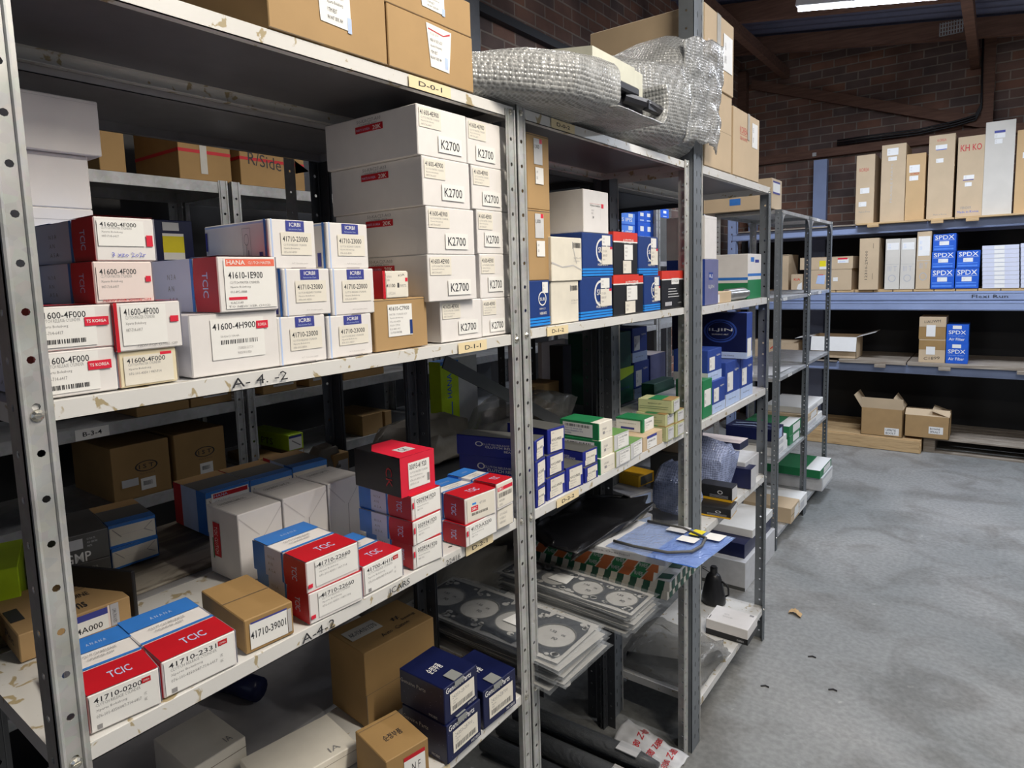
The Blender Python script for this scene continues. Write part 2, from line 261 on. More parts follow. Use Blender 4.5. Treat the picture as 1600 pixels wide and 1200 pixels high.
    def build(s, name, parent=None, loc=None, rot=None, smooth=False):
        me = bpy.data.meshes.new(name); me.from_pydata(s.v, [], s.f)
        for k in s.mats: me.materials.append(M[k] if isinstance(k, str) else k)
        me.polygons.foreach_set('material_index', s.m)
        if smooth: me.polygons.foreach_set('use_smooth', [True]*len(s.f))
        me.update(); o = bpy.data.objects.new(name, me); COL.objects.link(o)
        if parent: o.parent = parent
        if loc is not None: o.location = loc
        if rot is not None: o.rotation_euler = rot
        return o
def tag(o, label=None, cat=None, group=None, kind=None):
    if label: o['label'] = label
    if cat: o['category'] = cat
    if group: o['group'] = group
    if kind: o['kind'] = kind
    return o
def empty(name, loc=(0, 0, 0), rz=0.0, label=None, cat=None, group=None):
    o = bpy.data.objects.new(name, None); COL.objects.link(o); o.location = loc; o.rotation_euler = (0, 0, rz); o.empty_display_size = 0.05
    return tag(o, label, cat, group)
# ------------------------------------------------------------------ lettering
TXT = {}
def text2d(string, bold=False):
    key = (string, bold)
    if key in TXT: return TXT[key]
    cu = bpy.data.curves.new('t', 'FONT'); cu.body = string; cu.resolution_u = 2 if bold or len(string) < 8 else 1; cu.size = 1
    if bold: cu.offset = 0.010
    ob = bpy.data.objects.new('t', cu); COL.objects.link(ob)
    bpy.context.view_layer.update()
    me = ob.to_mesh(); vs = [(v.co.x, v.co.y) for v in me.vertices]; fs = [tuple(p.vertices) for p in me.polygons]
    ob.to_mesh_clear(); bpy.data.objects.remove(ob); bpy.data.curves.remove(cu)
    if not vs: vs = [(0, 0), (1, 0), (1, 1)]; fs = [(0, 1, 2)]
    x0 = min(v[0] for v in vs); x1 = max(v[0] for v in vs); y0 = min(v[1] for v in vs); y1 = max(v[1] for v in vs)
    vs = [((x-x0)/max(x1-x0, 1e-6), (y-y0)/max(y1-y0, 1e-6)) for x, y in vs]
    TXT[key] = (vs, fs); return TXT[key]
class Face:
    """maps 0..1 face coordinates of a carton to its surface"""
    def __init__(s, w, d, h): s.w, s.d, s.h = w, d, h
    def pt(s, face, a, b, e):
        w, d, h = s.w, s.d, s.h
        if face == 'F': return (d/2+e, -w/2+a*w, b*h)
        if face == 'S': return (-d/2+a*d, -w/2-e, b*h)
        if face == 'N': return (d/2-a*d, w/2+e, b*h)
        if face == 'T': return (d/2-b*d, -w/2+a*w, h+e)
        if face == 'B': return (-d/2-e, w/2-a*w, b*h)
    def draw(s, mb, items, e0=0.0002):
        e = e0
        for it in items:
            k = it[0]; e += 0.00005
            if k == 'r':
                _, f, a, b, w, h, m = it[:7]; mb.add([s.pt(f, a, b, e), s.pt(f, a+w, b, e), s.pt(f, a+w, b+h, e), s.pt(f, a, b+h, e)], [(0, 1, 2, 3)], m)
            elif k == 'p':
                _, f, pts, m = it; mb.add([s.pt(f, a, b, e) for a, b in pts], [tuple(range(len(pts)))], m)
            elif k == 't':
                _, f, a, b, w, h, st, m = it[:8]; rot = it[8] if len(it) > 8 else 0; bold = it[9] if len(it) > 9 else False
                vs, fs = text2d(st, bold)
                if rot == 0: q = [(a+x*w, b+y*h) for x, y in vs]
                elif rot == -90: q = [(a+y*w, b+(1-x)*h) for x, y in vs]
                elif rot == 90: q = [(a+(1-y)*w, b+x*h) for x, y in vs]
                elif rot == 180: q = [(a+(1-x)*w, b+(1-y)*h) for x, y in vs]
                else:  # small skew: rot is rise over full width in face units
                    q = [(a+x*w, b+y*h+x*rot) for x, y in vs]
                mb.add([s.pt(f, x, y, e) for x, y in q], fs, m)
            elif k == 'b':
                _, f, a, b, w, h = it[:6]; rnd = random.Random(int(a*1000+b*77)); x = 0
                while x < 1:
                    bw = rnd.choice((0.012, 0.02, 0.03)); 
                    x1 = min(1, x+bw); mb.add([s.pt(f, a+x*w, b, e), s.pt(f, a+x1*w, b, e), s.pt(f, a+x1*w, b+h, e), s.pt(f, a+x*w, b+h, e)], [(0, 1, 2, 3)], 'ink'); x = x1+rnd.choice((0.012, 0.02, 0.035))
            elif k == 'o':  # ring
                _, f, a, b, ra, rb, th, m = it; n = 20; vs = []; fs = []
                for i in range(n):
                    c, s_ = math.cos(6.2832*i/n), math.sin(6.2832*i/n); vs += [s.pt(f, a+ra*c, b+rb*s_, e), s.pt(f, a+ra*(1-th)*c, b+rb*(1-th)*s_, e)]
                for i in range(n): j = (i+1) % n; fs.append((2*i, 2*j, 2*j+1, 2*i+1))
                mb.add(vs, fs, m)
def lines(f, a, b, w, hh, rows, m='inkg'):
    """block of text rows from top b downwards"""
    out = []; n = len(rows); st = hh/n
    for i, r in enumerate(rows):
        ww = w*min(1, max(0.25, len(r)/22)); out.append(('t', f, a, b+hh-st*(i+0.75), ww, st*0.55, r, m))
    return out
XP = ['CLUTCH MASTER CYLINDER', 'Xparts Boksburg', '087-714-6417']
# ------------------------------------------------------------------ carton designs
def bow(face, a, b0, b1, m, curve=0.05, a2=None):
    """band between a and a2 whose edge at a is bowed"""
    n = 6; pts = []
    for i in range(n+1):
        t = i/n; pts.append((a-curve*math.sin(math.pi*t), b0+(b1-b0)*t))
    pts += [(a2, b1), (a2, b0)]
    return ('p', face, pts[::-1], m)
def tri(face_, rows, k): return rows
def wrap_tri(mirror=False, red=0.46, side='red', d=0.13, tail=True):
    """red front band, blue hairline, white middle with blue tail, on sides and top"""
    out = []; red = min(0.5, 0.058/d); tl = 0.24 if tail else 0.02
    for f in ('S', 'N'):
        g = (lambda a: a) if f == 'S' else (lambda a: 1-a)
        def band(a, b, m, f=f, g=g):
            x0, x1 = sorted((g(a), g(b))); return ('r', f, x0, 0.01, x1-x0, 0.98, m)
        out += [band(0.0, tl, 'blue'), band(tl, 1-red-0.055, 'lav2'), band(1-red-0.055, 1-red-0.02, 'blue')]
        if f == 'S':
            out.append(bow('S', 1-red, 0.01, 0.99, side, 0.02, 0.998))
            out.append(('t', 'S', 1-red*0.66, 0.27, red*0.24, 0.46, 'TCIC', 'lblue', -90, True))
            out += [('t', 'S', 0.30, 0.62, 0.13, 0.1, 'N 3 A', 'inkg'), ('t', 'S', 0.30, 0.40, 0.09, 0.1, 'A N', 'inkg'), ('t', 'S', 0.30, 0.18, 0.14, 0.1, 'A 5 A', 'inkg')]
        else: out.append(band(1-red, 0.998, 'lav2'))
    # top: t goes back from front edge
    out += [('r', 'T', 0.01, 0.0, 0.98, red, side), ('r', 'T', 0.01, red+0.02, 0.98, 0.035, 'blue'), ('r', 'T', 0.01, 0.70, 0.98, 0.295, 'blue'),
            ('t', 'T', 0.38, red*0.32, 0.32, red*0.30, 'TCIC', 'lblue', 0, True), ('t', 'T', 0.22, 0.60, 0.5, 0.045, 'CLUTCH RELEASE', 'inkg'), ('t', 'T', 0.26, 0.53, 0.4, 0.04, 'CYLINDER ASSY', 'inkg'), ('t', 'T', 0.36, 0.80, 0.3, 0.05, 'A N A N A', 'lblue')]
    return out
def plabel(num, a=0.08, b=0.08, w=0.84, h=0.84, paper='whiter', extra=(), rows=None, big=0.17):
    it = [('r', 'F', a, b, w, h, paper), ('t', 'F', a+0.06*w, b+h*(0.96-big*1.25), w*0.78, h*big, num, 'ink', 0, True)]
    it += lines('F', a+0.08*w, b+h*0.30, w*0.66, h*(0.62-big*0.9), rows or XP, 'inkg')
    return it+list(extra)
def D_tcic(b, kw):
    num = kw.get('num', ''); st = kw.get('style', 'full'); body = 'white'; items = wrap_tri(d=b['d'], tail=b['d'] < 0.17); parts = []
    if st == 'pink':
        body = 'pinkw'; lab = plabel(num, 0.05, 0.1, 0.78, 0.78, 'pinkw'); lab += [('t', 'F', 0.12, 0.03, 0.8, 0.07, 'NEW FOR (2004) CM', 'red'), ('r', 'F', 0.86, 0.5, 0.09, 0.14, 'redh')]
    elif st == 'pen': lab = plabel(num, 0.05, 0.34, 0.76, 0.58); lab += [('r', 'F', 0.84, 0.34, 0.11, 0.26, 'redh'), ('t', 'F', 0.25, 0.10, 0.56, 0.10, '3 xzo 2o2r', 'blueink')]
    elif st == 'hanwa':
        lab = [('r', 'F', 0.1, 0.06, 0.86, 0.88, 'whiter'), ('r', 'F', 0.13, 0.82, 0.83, 0.13, 'orange'), ('t', 'F', 0.15, 0.85, 0.30, 0.08, 'HANA', 'whiter', 0, True), ('t', 'F', 0.5, 0.86, 0.4, 0.05, 'CLUTCH MASTER', 'whiter'),
               ('t', 'F', 0.16, 0.60, 0.58, 0.12, num, 'ink', 0, True)]+lines('F', 0.18, 0.32, 0.5, 0.25, ['CLUTCH MASTER CYLINDER', 'Xparts Boksburg', '011-892-8888'])+[('r', 'F', 0.15, 0.22, 0.3, 0.05, 'redh'), ('t', 'F', 0.18, 0.15, 0.2, 0.04, 'KAC1140', 'inkg'), ('t', 'F', 0.14, 0.07, 0.7, 0.05, 'TO NEW VER (2012)', 'inkg')]
    elif st == 'pair': lab = plabel(num, 0.16, 0.12, 0.8, 0.8, extra=[('t', 'F', 0.17, 0.72, 0.1, 0.10, 'ml', 'ink', 0.02), ('r', 'F', 0.02, 0.16, 0.08, 0.12, 'redh')], rows=['CLUTCH RELEASE CYLINDER', 'Xparts Boksburg', '076-101-4350 / 087-714'])
    elif st == 'slim': lab = plabel(num, 0.10, 0.06, 0.84, 0.86, rows=['CLUTCH MASTER CYLINDER', 'Xparts Boksburg', '087-714'], extra=[('r', 'F', 0.02, 0.5, 0.05, 0.25, 'redh')], big=0.2)
    elif st == 'sbc': lab = [('r', 'F', 0.06, 0.06, 0.86, 0.88, 'cream'), ('r', 'F', 0.18, 0.42, 0.22, 0.2, 'redh'), ('t', 'F', 0.21, 0.47, 0.16, 0.1, 'SBC', 'whiter', 0, True), ('t', 'F', 0.44, 0.62, 0.2, 0.1, num, 'inkg'), ('b', 'F', 0.2, 0.27, 0.5, 0.1), ('r', 'F', 0.22, 0.68, 0.12, 0.07, 'stripe')]
    elif st == 'barcode': lab = [('r', 'F', 0.04, 0.1, 0.94, 0.84, 'cream'), ('r', 'F', 0.06, 0.70, 0.9, 0.14, 'redh'), ('t', 'F', 0.1, 0.73, 0.3, 0.09, 'SBC', 'whiter', 0, True), ('b', 'F', 0.12, 0.45, 0.8, 0.17)]+lines('F', 0.14, 0.12, 0.7, 0.28, ['PART KOREA', '41710'])
    elif st == 'cream': body = 'cream'; lab = [('r', 'F', 0.05, 0.06, 0.9, 0.86, 'cream')]+lines('F', 0.15, 0.2, 0.7, 0.6, ['CLUTCH RELEASE', 'TO ORDER CH', 'KOREA PARTS'])
    else:
        lab = plabel(num, 0.03, 0.05, 0.93, 0.90, rows=['CLUTCH RELEASE CYLINDER', 'Xparts Boksburg', '076-101-4350/087-714-6417'], big=0.15)
        lab += [('r', 'F', 0.74, 0.76, 0.13, 0.14, 'red'), ('t', 'F', 0.76, 0.80, 0.09, 0.05, 'OMEA', 'whiter'), ('r', 'F', 0.10, 0.07, 0.07, 0.12, 'inkg')]
        lab += lines('F', 0.76, 0.25, 0.15, 0.3, ['1 PC', 'KAC'])
    return body, items, [('label', lab)]
def D_tcic_end(b, kw):
    st = kw.get('style'); num = kw['num']; items = wrap_tri(d=b['d'])
    if st == 'korea':
        items += [('r', 'F', 0.0, 0.0, 0.02, 1, 'red')]
        lab = plabel(num, 0.04, 0.08, 0.72, 0.86, extra=[('b', 'F', 0.12, 0.16, 0.5, 0.1)], rows=['CLUTCH RELEASE CYLINDER', 'Xparts Boksburg', '087-714-6417'])
        return 'white', items, [('label', lab), ('sticker', [('r', 'F', 0.62, 0.52, 0.3, 0.2, 'redh'), ('t', 'F', 0.64, 0.59, 0.25, 0.07, 'TS KOREA', 'whiter', 0, True)])]
    items += [('r', 'F', 0.0, 0.0, 0.05, 1, 'red')]
    lab = plabel(num, 0.1, 0.12, 0.66, 0.82)+[('r', 'F', 0.82, 0.55, 0.13, 0.13, 'redh'), ('t', 'F', 0.3, 0.06, 0.6, 0.06, 'NEW FOR (2004) CM', 'inkg')]
    return 'white', items, [('label', lab)]
def D_cream_end(b, kw): return 'yelw', wrap_tri(d=b['d']), [('label', plabel(kw['num'], 0.08, 0.06, 0.84, 0.8, 'cream', rows=['CLUTCH MASTER CYLINDER', 'Xparts Boksburg', '076-101-4350 / 087-714'])+[('r', 'F', 0.7, 0.82, 0.2, 0.08, 'redh')])]
def D_white_big(b, kw):
    lab = [('r', 'F', 0.22, 0.24, 0.60, 0.66, 'whiter'), ('t', 'F', 0.24, 0.72, 0.48, 0.11, kw['num'], 'ink', 0, True), ('b', 'F', 0.32, 0.48, 0.42, 0.07)]+lines('F', 0.32, 0.58, 0.35, 0.06, ['50-KAC1154-4A', ])+lines('F', 0.5, 0.28, 0.26, 0.16, ['CYLINDER CLUTCH', 'MADE IN KOREA'], 'inklg')
    return 'white', [('r', 'F', 0.0, 0.985, 1, 0.01, 'seamw')], [('label', lab), ('sticker', [('r', 'F', 0.73, 0.70, 0.14, 0.13, 'redh'), ('t', 'F', 0.75, 0.74, 0.1, 0.05, 'KOREA', 'whiter')])]
def D_icrbi(b, kw):
    it = [('r', 'F', 0.05, 0, 0.03, 1, 'lblue'), ('r', 'F', 0.43, 0.0, 0.32, 0.025, 'seamw'), ('r', 'F', 0.36, 0.76, 0.40, 0.22, 'icblue'), ('t', 'F', 0.44, 0.86, 0.24, 0.08, 'ICRBI', 'whiter', 0, True), ('t', 'F', 0.42, 0.79, 0.28, 0.035, 'Automotive Parts', 'lblue'),
          ('t', 'F', 0.45, 0.09, 0.35, 0.035, 'A/T Genuine parts', 'inklg'), ('r', 'S', 0.94, 0, 0.03, 1, 'blue'), ('r', 'S', 0.02, 0.93, 0.92, 0.04, 'lblue'), ('r', 'S', 0.86, 0.05, 0.05, 0.30, 'icblue'), ('r', 'S', 0.02, 0.45, 0.03, 0.4, 'icblue')]
    if kw.get('draw'): it += [('o', 'S', 0.68, 0.62, 0.035, 0.12, 0.12, 'inkg'), ('r', 'S', 0.67, 0.25, 0.008, 0.28, 'inkg'), ('r', 'S', 0.62, 0.85, 0.12, 0.008, 'inkg'), ('r', 'S', 0.62, 0.2, 0.004, 0.65, 'inkg'), ('r', 'S', 0.74, 0.2, 0.004, 0.65, 'inkg'), ('r', 'S', 0.70, 0.2, 0.01, 0.2, 'inkg')]
    lab = [('r', 'F', 0.24, 0.28, 0.66, 0.46, 'cream'), ('t', 'F', 0.28, 0.55, 0.54, 0.11, kw['num'], 'ink', 0, True)]+lines('F', 0.29, 0.30, 0.5, 0.22, ['CLUTCH RELEASE CYLINDER', 'Xparts Boksburg', '076-101-4350'])
    return 'white', it, [('label', lab)]
def D_brown_label(b, kw):
    lab = [('r', 'F', 0.24, 0.26, 0.45, 0.62, 'whiter'), ('t', 'F', 0.26, 0.76, 0.38, 0.08, kw['num'], 'ink', 0, True)]+lines('F', 0.27, 0.30, 0.36, 0.42, ['MASTER CYLINDER ASSY', 'Xparts Boksburg', '076-101-4350', '41610 C7900', 'KG 4401 001', 'CLUTCH MASTER'])+[('r', 'F', 0.64, 0.28, 0.05, 0.28, 'subblue')]
    return 'brown', [('r', 'F', 0.0, 0.96, 1, 0.01, 'seam')], [('label', lab)]
def D_red_small(b, kw):
    return 'cream', [('r', 'S', 0.0, 0.0, 1, 1, 'red'), ('r', 'F', 0, 0, 0.1, 1, 'red')], [('label', [('r', 'F', 0.12, 0.04, 0.86, 0.92, 'cream'), ('t', 'F', 0.6, 0.78, 0.25, 0.08, 'KIA', 'ink', 0.04), ('t', 'F', 0.12, 0.4, 0.34, 0.13, '41100', 'ink', 0, True), ('r', 'F', 0.55, 0.38, 0.07, 0.18, 'ink'), ('t', 'F', 0.64, 0.4, 0.26, 0.1, 'PARTS', 'inkg'), ('r', 'F', 0.87, 0.6, 0.1, 0.14, 'redh')]+lines('F', 0.15, 0.6, 0.4, 0.25, ['CLUTCH CYL', 'KOREA'])+lines('F', 0.2, 0.08, 0.6, 0.2, ['1 PC 2004'], 'inklg'))]
def D_k2700(b, kw):
    rnd = random.Random(b['id']); ox = rnd.uniform(-0.04, 0.04)-(0.13 if b['id'][1] == '1' else 0); oy = rnd.uniform(-0.03, 0.05)
    s1 = [('r', 'F', 0.04, 0.56, 0.42, 0.38, 'cream'), ('t', 'F', 0.06, 0.80, 0.36, 0.10, kw['num'], 'ink', 0, True)]+lines('F', 0.07, 0.58, 0.36, 0.2, ['CLUTCH MASTER CYLINDER', 'Xparts Boksburg', '087-714-6417'])
    s2 = [('r', 'F', 0.36+ox, 0.12+oy, 0.48, 0.34, 'whiter'), ('t', 'F', 0.41+ox, 0.19+oy, 0.38, 0.19, 'K2700', 'ink', 0, True)]
    side = [('t', 'S', 0.38, 0.86, 0.26, 0.07, '50-KAC27-A03', 'inkg'), ('r', 'S', 0.36, 0.66, 0.30, 0.14, 'red'), ('t', 'S', 0.37, 0.70, 0.15, 0.05, 'PARTS KOREA', 'lblue'), ('t', 'S', 0.55, 0.68, 0.09, 0.09, '20K', 'whiter', 0, True), ('t', 'S', 0.4, 0.80, 0.2, 0.04, 'CYLINDER ASSY', 'inkg')]
    return 'white', side, [('label', s1), ('model_sticker', s2)]
def D_white_plain(b, kw): return 'white', [('r', 'F', 0.0, 0.93, 1.0, 0.004, 'inklg')], []
def D_navy_yellow(b, kw): return 'navy', [], [('label', [('r', 'F', 0.18, 0.52, 0.55, 0.38, 'whiter'), ('r', 'F', 0.18, 0.76, 0.55, 0.12, 'yellow'), ('b', 'F', 0.22, 0.60, 0.4, 0.06), ('r', 'F', 0.2, 0.92, 0.42, 0.06, 'lgrey')])]
def D_brown_white(b, kw):
    return 'brownd', [('r', 'T', 0.0, 0.48, 1.0, 0.012, 'seam')], [('label', [('r', 'F', 0.10, 0.10, 0.76, 0.74, 'whiter'), ('r', 'F', 0.12, 0.82, 0.74, 0.05, 'icblue'), ('t', 'F', 0.11, 0.38, 0.72, 0.22, kw['num'], 'ink', 0, True), ('r', 'F', 0.87, 0.12, 0.08, 0.7, 'inklg')])]
def D_blackred(b, kw):
    it = [('p', 'T', [(0.04, 0.62), (0.0, 0.0), (1.0, 0.0), (1.0, 0.9), (0.4, 0.9)], 'redh'), ('r', 'F', 0, 0, 1, 1, 'redh'), ('t', 'S', 0.70, 0.2, 0.13, 0.5, 'CK', 'red', -90), ('r', 'T', 0.35, 0.2, 0.4, 0.22, 'lgrey'), ('t', 'T', 0.42, 0.24, 0.22, 0.14, 'CK', 'ink', 0, True)]
    return 'black', it, [('label', [('r', 'F', 0.22, 0.16, 0.62, 0.66, 'whiter'), ('t', 'F', 0.25, 0.64, 0.5, 0.13, kw['num'], 'ink', 0, True)]+lines('F', 0.26, 0.22, 0.52, 0.38, ['CLUTCH MASTER CYLINDER', 'Xparts Boksburg', '076-101-4350 / 087', '0517-01-14'])+[('r', 'F', 0.76, 0.24, 0.07, 0.2, 'inkg')])]
def D_white_fold(b, kw):
    it = [('p', 'F', [(0.02, 0.93), (0.45, 0.62), (0.46, 0.63), (0.035, 0.945)], 'crease'), ('p', 'F', [(0.98, 0.94), (0.56, 0.60), (0.57, 0.59), (0.985, 0.92)], 'crease'), ('r', 'F', 0.55, 0.0, 0.012, 0.6, 'seamw'), ('t', 'T', 0.1, 0.7, 0.6, 0.1, 'CONCENTRIC SLAVE CYL', 'ink'), ('r', 'T', 0.02, 0.62, 0.9, 0.012, 'inklg')]
    if kw.get('side_red'): it += [('r', 'S', 0.18, 0.28, 0.22, 0.5, 'red'), ('t', 'S', 0.22, 0.32, 0.1, 0.4, 'TCIC CLUTCH', 'whiter', -90), ('r', 'S', 0.14, 0.24, 0.03, 0.3, 'green')]
    return 'lgrey' if False else 'white', it, []
def D_blue_white(b, kw):
    it = [('r', 'F', 0, 0.86, 1, 0.14, 'blue'), ('r', 'F', 0, 0, 1, 0.10, 'blue'), ('r', 'T', 0, 0, 1, 0.2, 'blue'), ('r', 'T', 0, 0.2, 1, 0.5, 'dgrey'), ('r', 'T', 0, 0.7, 1, 0.3, 'brownd'), ('r', 'S', 0.72, 0, 0.28, 1, 'blue'), ('r', 'S', 0, 0, 0.25, 1, 'red'), ('r', 'S', 0.25, 0, 0.47, 1, 'lblue'), ('r', 'N', 0, 0, 0.28, 1, 'blue'),
          ('p', 'F', [(0.06, 0.8), (0.24, 0.42), (0.255, 0.42), (0.08, 0.8)], 'seamw'), ('p', 'F', [(0.94, 0.8), (0.74, 0.5), (0.725, 0.5), (0.92, 0.8)], 'seamw'), ('r', 'F', 0.26, 0.5, 0.46, 0.008, 'inklg'), ('p', 'F', [(0.74, 0.5), (0.92, 0.3), (0.93, 0.31), (0.75, 0.52)], 'seamw')]
    parts = []
    if kw.get('lab'): parts = [('label', [('r', 'F', 0.12, 0.34, 0.84, 0.6, 'whiter'), ('r', 'F', 0.16, 0.82, 0.78, 0.1, 'red'), ('t', 'F', 0.18, 0.84, 0.3, 0.06, 'HANA', 'lblue')]+lines('F', 0.18, 0.52, 0.7, 0.26, ['41710-22660', 'CYLINDER ASSY CLUTCH', 'KOREA'])+[('r', 'F', 0.78, 0.66, 0.07, 0.07, 'inkg')])]
    return 'cream', it, parts
def D_gmp(b, kw):
    it = [('r', 'F', 0.12, 0.50 if kw.get('big') else 0.42, 0.36, 0.34, 'lgrey')]+lines('F', 0.56, 0.48, 0.38, 0.36, ['CLUTCH CYL', 'ASSY GENUINE', 'PARTS'], 'lgrey')+[('r', 'F', 0, 0.97, 1, 0.012, 'inkg')]
    if kw.get('big'): it.append(('t', 'F', 0.10, 0.04, 0.52, 0.34, 'GMP', 'whiter', 0, True))
    return 'dgrey', it, []
def D_brown_mobis(b, kw):
    it = [('t', 'T', 0.50, 0.10, 0.14, 0.2, 'Pns', 'ink', 0, True), ('t', 'T', 0.44, 0.36, 0.3, 0.1, 'GENUINE', 'ink'), ('r', 'T', 0.02, 0.30, 0.12, 0.3, 'ink'), ('t', 'S', 0.55, 0.4, 0.3, 0.3, 'Pns', 'ink')]+[('r', 'T', 0.55, 0.55+0.05*i, 0.35, 0.008, 'seam') for i in range(8)]
    return 'brown', it, [('label', [('r', 'F', 0.42, 0.10, 0.36, 0.80, 'whiter'), ('r', 'F', 0.42, 0.66, 0.36, 0.24, 'icblue'), ('t', 'F', 0.48, 0.22, 0.24, 0.22, '4A000', 'ink', 0, True), ('r', 'F', 0.775, 0.1, 0.02, 0.84, 'pinkw'), ('r', 'F', 0.8, 0.1, 0.08, 0.84, 'grey'), ('t', 'F', 0.82, 0.2, 0.035, 0.55, 'GENUINE PART', 'ink', 90)])]
def D_black_side(b, kw): return 'black', [], []
def D_lime_box(b, kw): return 'lime', [], []
def D_brown_tall(b, kw):
    it = [('r', 'F', 0.0, 0.44, 1.0, 0.006, 'seam'), ('t', 'T', 0.35, 0.16, 0.4, 0.1, 'Auto  Cation', 'ink', 0.03), ('t', 'T', 0.62, 0.42, 0.12, 0.12, '#', 'ink'), ('t', 'T', 0.72, 0.3, 0.2, 0.1, 'kning', 'ink', 0.03), ('r', 'F', 0.0, 0.0, 0.01, 0.45, 'seam')]
    lab = [('r', 'T', 0.06, 0.42, 0.42, 0.34, 'tape'), ('t', 'T', 0.09, 0.52, 0.36, 0.13, 'AK-9341013270', 'ink', 0, True)]
    return 'brownd', it, [('taped_label', lab)]
def D_navy(b, kw):
    it = [('t', 'T', 0.22, 0.42, 0.34, 0.17, '순정부품', 'whiter', 0, True), ('t', 'F', 0.06, 0.80, 0.74, 0.15, 'Genuine Parts', 'whiter', 0, True), ('t', 'S', 0.02, 0.66, 0.58, 0.11, 'Genuine Parts', 'lgrey'), ('t', 'F', 0.68, 0.05, 0.26, 0.07, 'MOBIS', 'lgrey', 0, True), ('t', 'S', 0.66, 0.06, 0.18, 0.07, 'MOBIS', 'lgrey')]
    rnd = random.Random(b['id'])
    for _ in range(26): a, c = rnd.random()*0.95, rnd.random()*0.95; it.append(('r', rnd.choice('SF'), a, c, 0.012, 0.012, 'iljing'))
    lab = [('r', 'F', 0.16, 0.18, 0.72, 0.56, 'cream'), ('t', 'F', 0.22, 0.56, 0.5, 0.10, '24350-2B700', 'inkg'), ('b', 'F', 0.22, 0.24, 0.6, 0.13)]+lines('F', 0.24, 0.4, 0.3, 0.13, ['TENSIONER', 'KOREA'])
    return 'navy', it, [('label', lab), ('tape', [('r', 'T', 0.30, 0.0, 0.26, 0.24, 'tapeg'), ('r', 'F', 0.30, 0.84, 0.26, 0.16, 'tapeg')])]
def D_brown_red(b, kw): return 'brownd', [('t', 'T', 0.3, 0.40, 0.42, 0.15, '순정부품', 'ink', 0, True), ('r', 'T', 0.0, 0.9, 1, 0.01, 'seam')], [('label', [('r', 'F', 0.40, 0.1, 0.5, 0.74, 'whiter'), ('r', 'F', 0.40, 0.74, 0.5, 0.1, 'red'), ('t', 'F', 0.58, 0.4, 0.2, 0.2, 'N F', 'ink')])]
def D_white_lid(b, kw): return 'cream', [('r', 'F', 0, 0.68, 1, 0.02, 'seam'), ('t', 'T', 0.72, 0.1, 0.12, 0.12, 'IA', 'inkg')], []
def D_sub(b, kw):
    it = [('r', 'F', 0, 0.02, 1, 0.045, 'stripe'), ('r', 'F', 0, 0.085, 1, 0.045, 'stripe'), ('r', 'F', 0, 0.15, 1, 0.045, 'stripe'), ('r', 'S', 0, 0.02, 1, 0.045, 'stripe'), ('r', 'S', 0, 0.085, 1, 0.045, 'stripe'), ('r', 'S', 0, 0.15, 1, 0.045, 'stripe')]
    rw = 0.20; asp = b['w']/b['h']; it += [('o', 'F', 0.62, 0.60, 0.20, 0.20*asp, 0.18, 'whiter'), ('t', 'F', 0.50, 0.555, 0.24, 0.09*asp, 'SUB', 'whiter', 0, True), ('t', 'F', 0.47, 0.36, 0.3, 0.04, 'BEARINGS LTD', 'whiter'), ('t', 'F', 0.48, 0.25, 0.34, 0.06, 'HUB UNITS', 'whiter', 0, True)]
    lab = [('r', 'F', 0.62, 0.72, 0.28, 0.24, 'whiter')]+lines('F', 0.65, 0.76, 0.2, 0.16, ['SUB 712', 'HUB'])
    parts = [('label', lab)]
    if not kw.get('part'):
        parts.append(('price_label', [('r', 'F', 0.60, 0.28, 0.36, 0.42, 'cream'), ('r', 'F', 0.88, 0.64, 0.08, 0.06, 'redh')]+lines('F', 0.63, 0.34, 0.28, 0.3, ['52710-25000', 'BEARING ASSY', 'Xparts'])))
    return 'subblue', it, parts
def D_autored(b, kw):
    it = [('r', 'F', 0, 0.78, 1, 0.22, 'redorange'), ('r', 'S', 0, 0.78, 1, 0.22, 'redorange'), ('r', 'F', 0, 0.755, 1, 0.03, 'whiter'), ('r', 'T', 0, 0, 1, 1, 'redorange')]
    if kw.get('simple'):
        it += [('r', 'F', 0.28+0.03*i*0, 0.30+0.07*i, 0.5-0.05*i, 0.02, 'lgrey') for i in range(4)]+[('r', 'F', 0.14, 0.08, 0.30, 0.10, 'grey'), ('t', 'F', 0.72, 0.12, 0.16, 0.03, 'KOREA', 'lgrey')]
        return 'black', it, [('label', [('r', 'F', 0.42, 0.64, 0.34, 0.16, 'whiter'), ('t', 'F', 0.45, 0.69, 0.28, 0.06, 'AUTOZZAP', 'ink')])]
    it += [('t', 'F', 0.38, 0.74, 0.44, 0.10, 'AUTOZZAP', 'whiter', 0, True)]
    return 'black', it, [('label', [('r', 'F', 0.42, 0.35, 0.36, 0.36, 'whiter')]+lines('F', 0.46, 0.4, 0.28, 0.28, ['AZH-3102', 'HUB UNIT', 'Xparts'])), ('label', [('r', 'F', 0.36, 0.03, 0.34, 0.30, 'cream')]+lines('F', 0.4, 0.07, 0.26, 0.2, ['51750-2C', 'FRONT']))]
def D_crumple(b, kw): return 'crumple', [('r', 'F', 0.68, 0.74, 0.02, 0.16, 'inkg'), ('b', 'F', 0.70, 0.76, 0.26, 0.12), ('t', 'F', 0.72, 0.50, 0.24, 0.04, '51750-1F', 'inkg'), ('t', 'F', 0.72, 0.44, 0.2, 0.03, 'KOREA', 'inklg')]+([('p', 'F', [(0.0, 0.4), (0.35, 0.30), (0.7, 0.34), (1.0, 0.22), (1.0, 0.25), (0.7, 0.37), (0.34, 0.33), (0.0, 0.44)], 'inklg'), ('p', 'F', [(0.7, 0.75), (0.8, 0.4), (0.82, 0.4), (0.72, 0.75)], 'inklg')] if kw.get('dent') else []), []
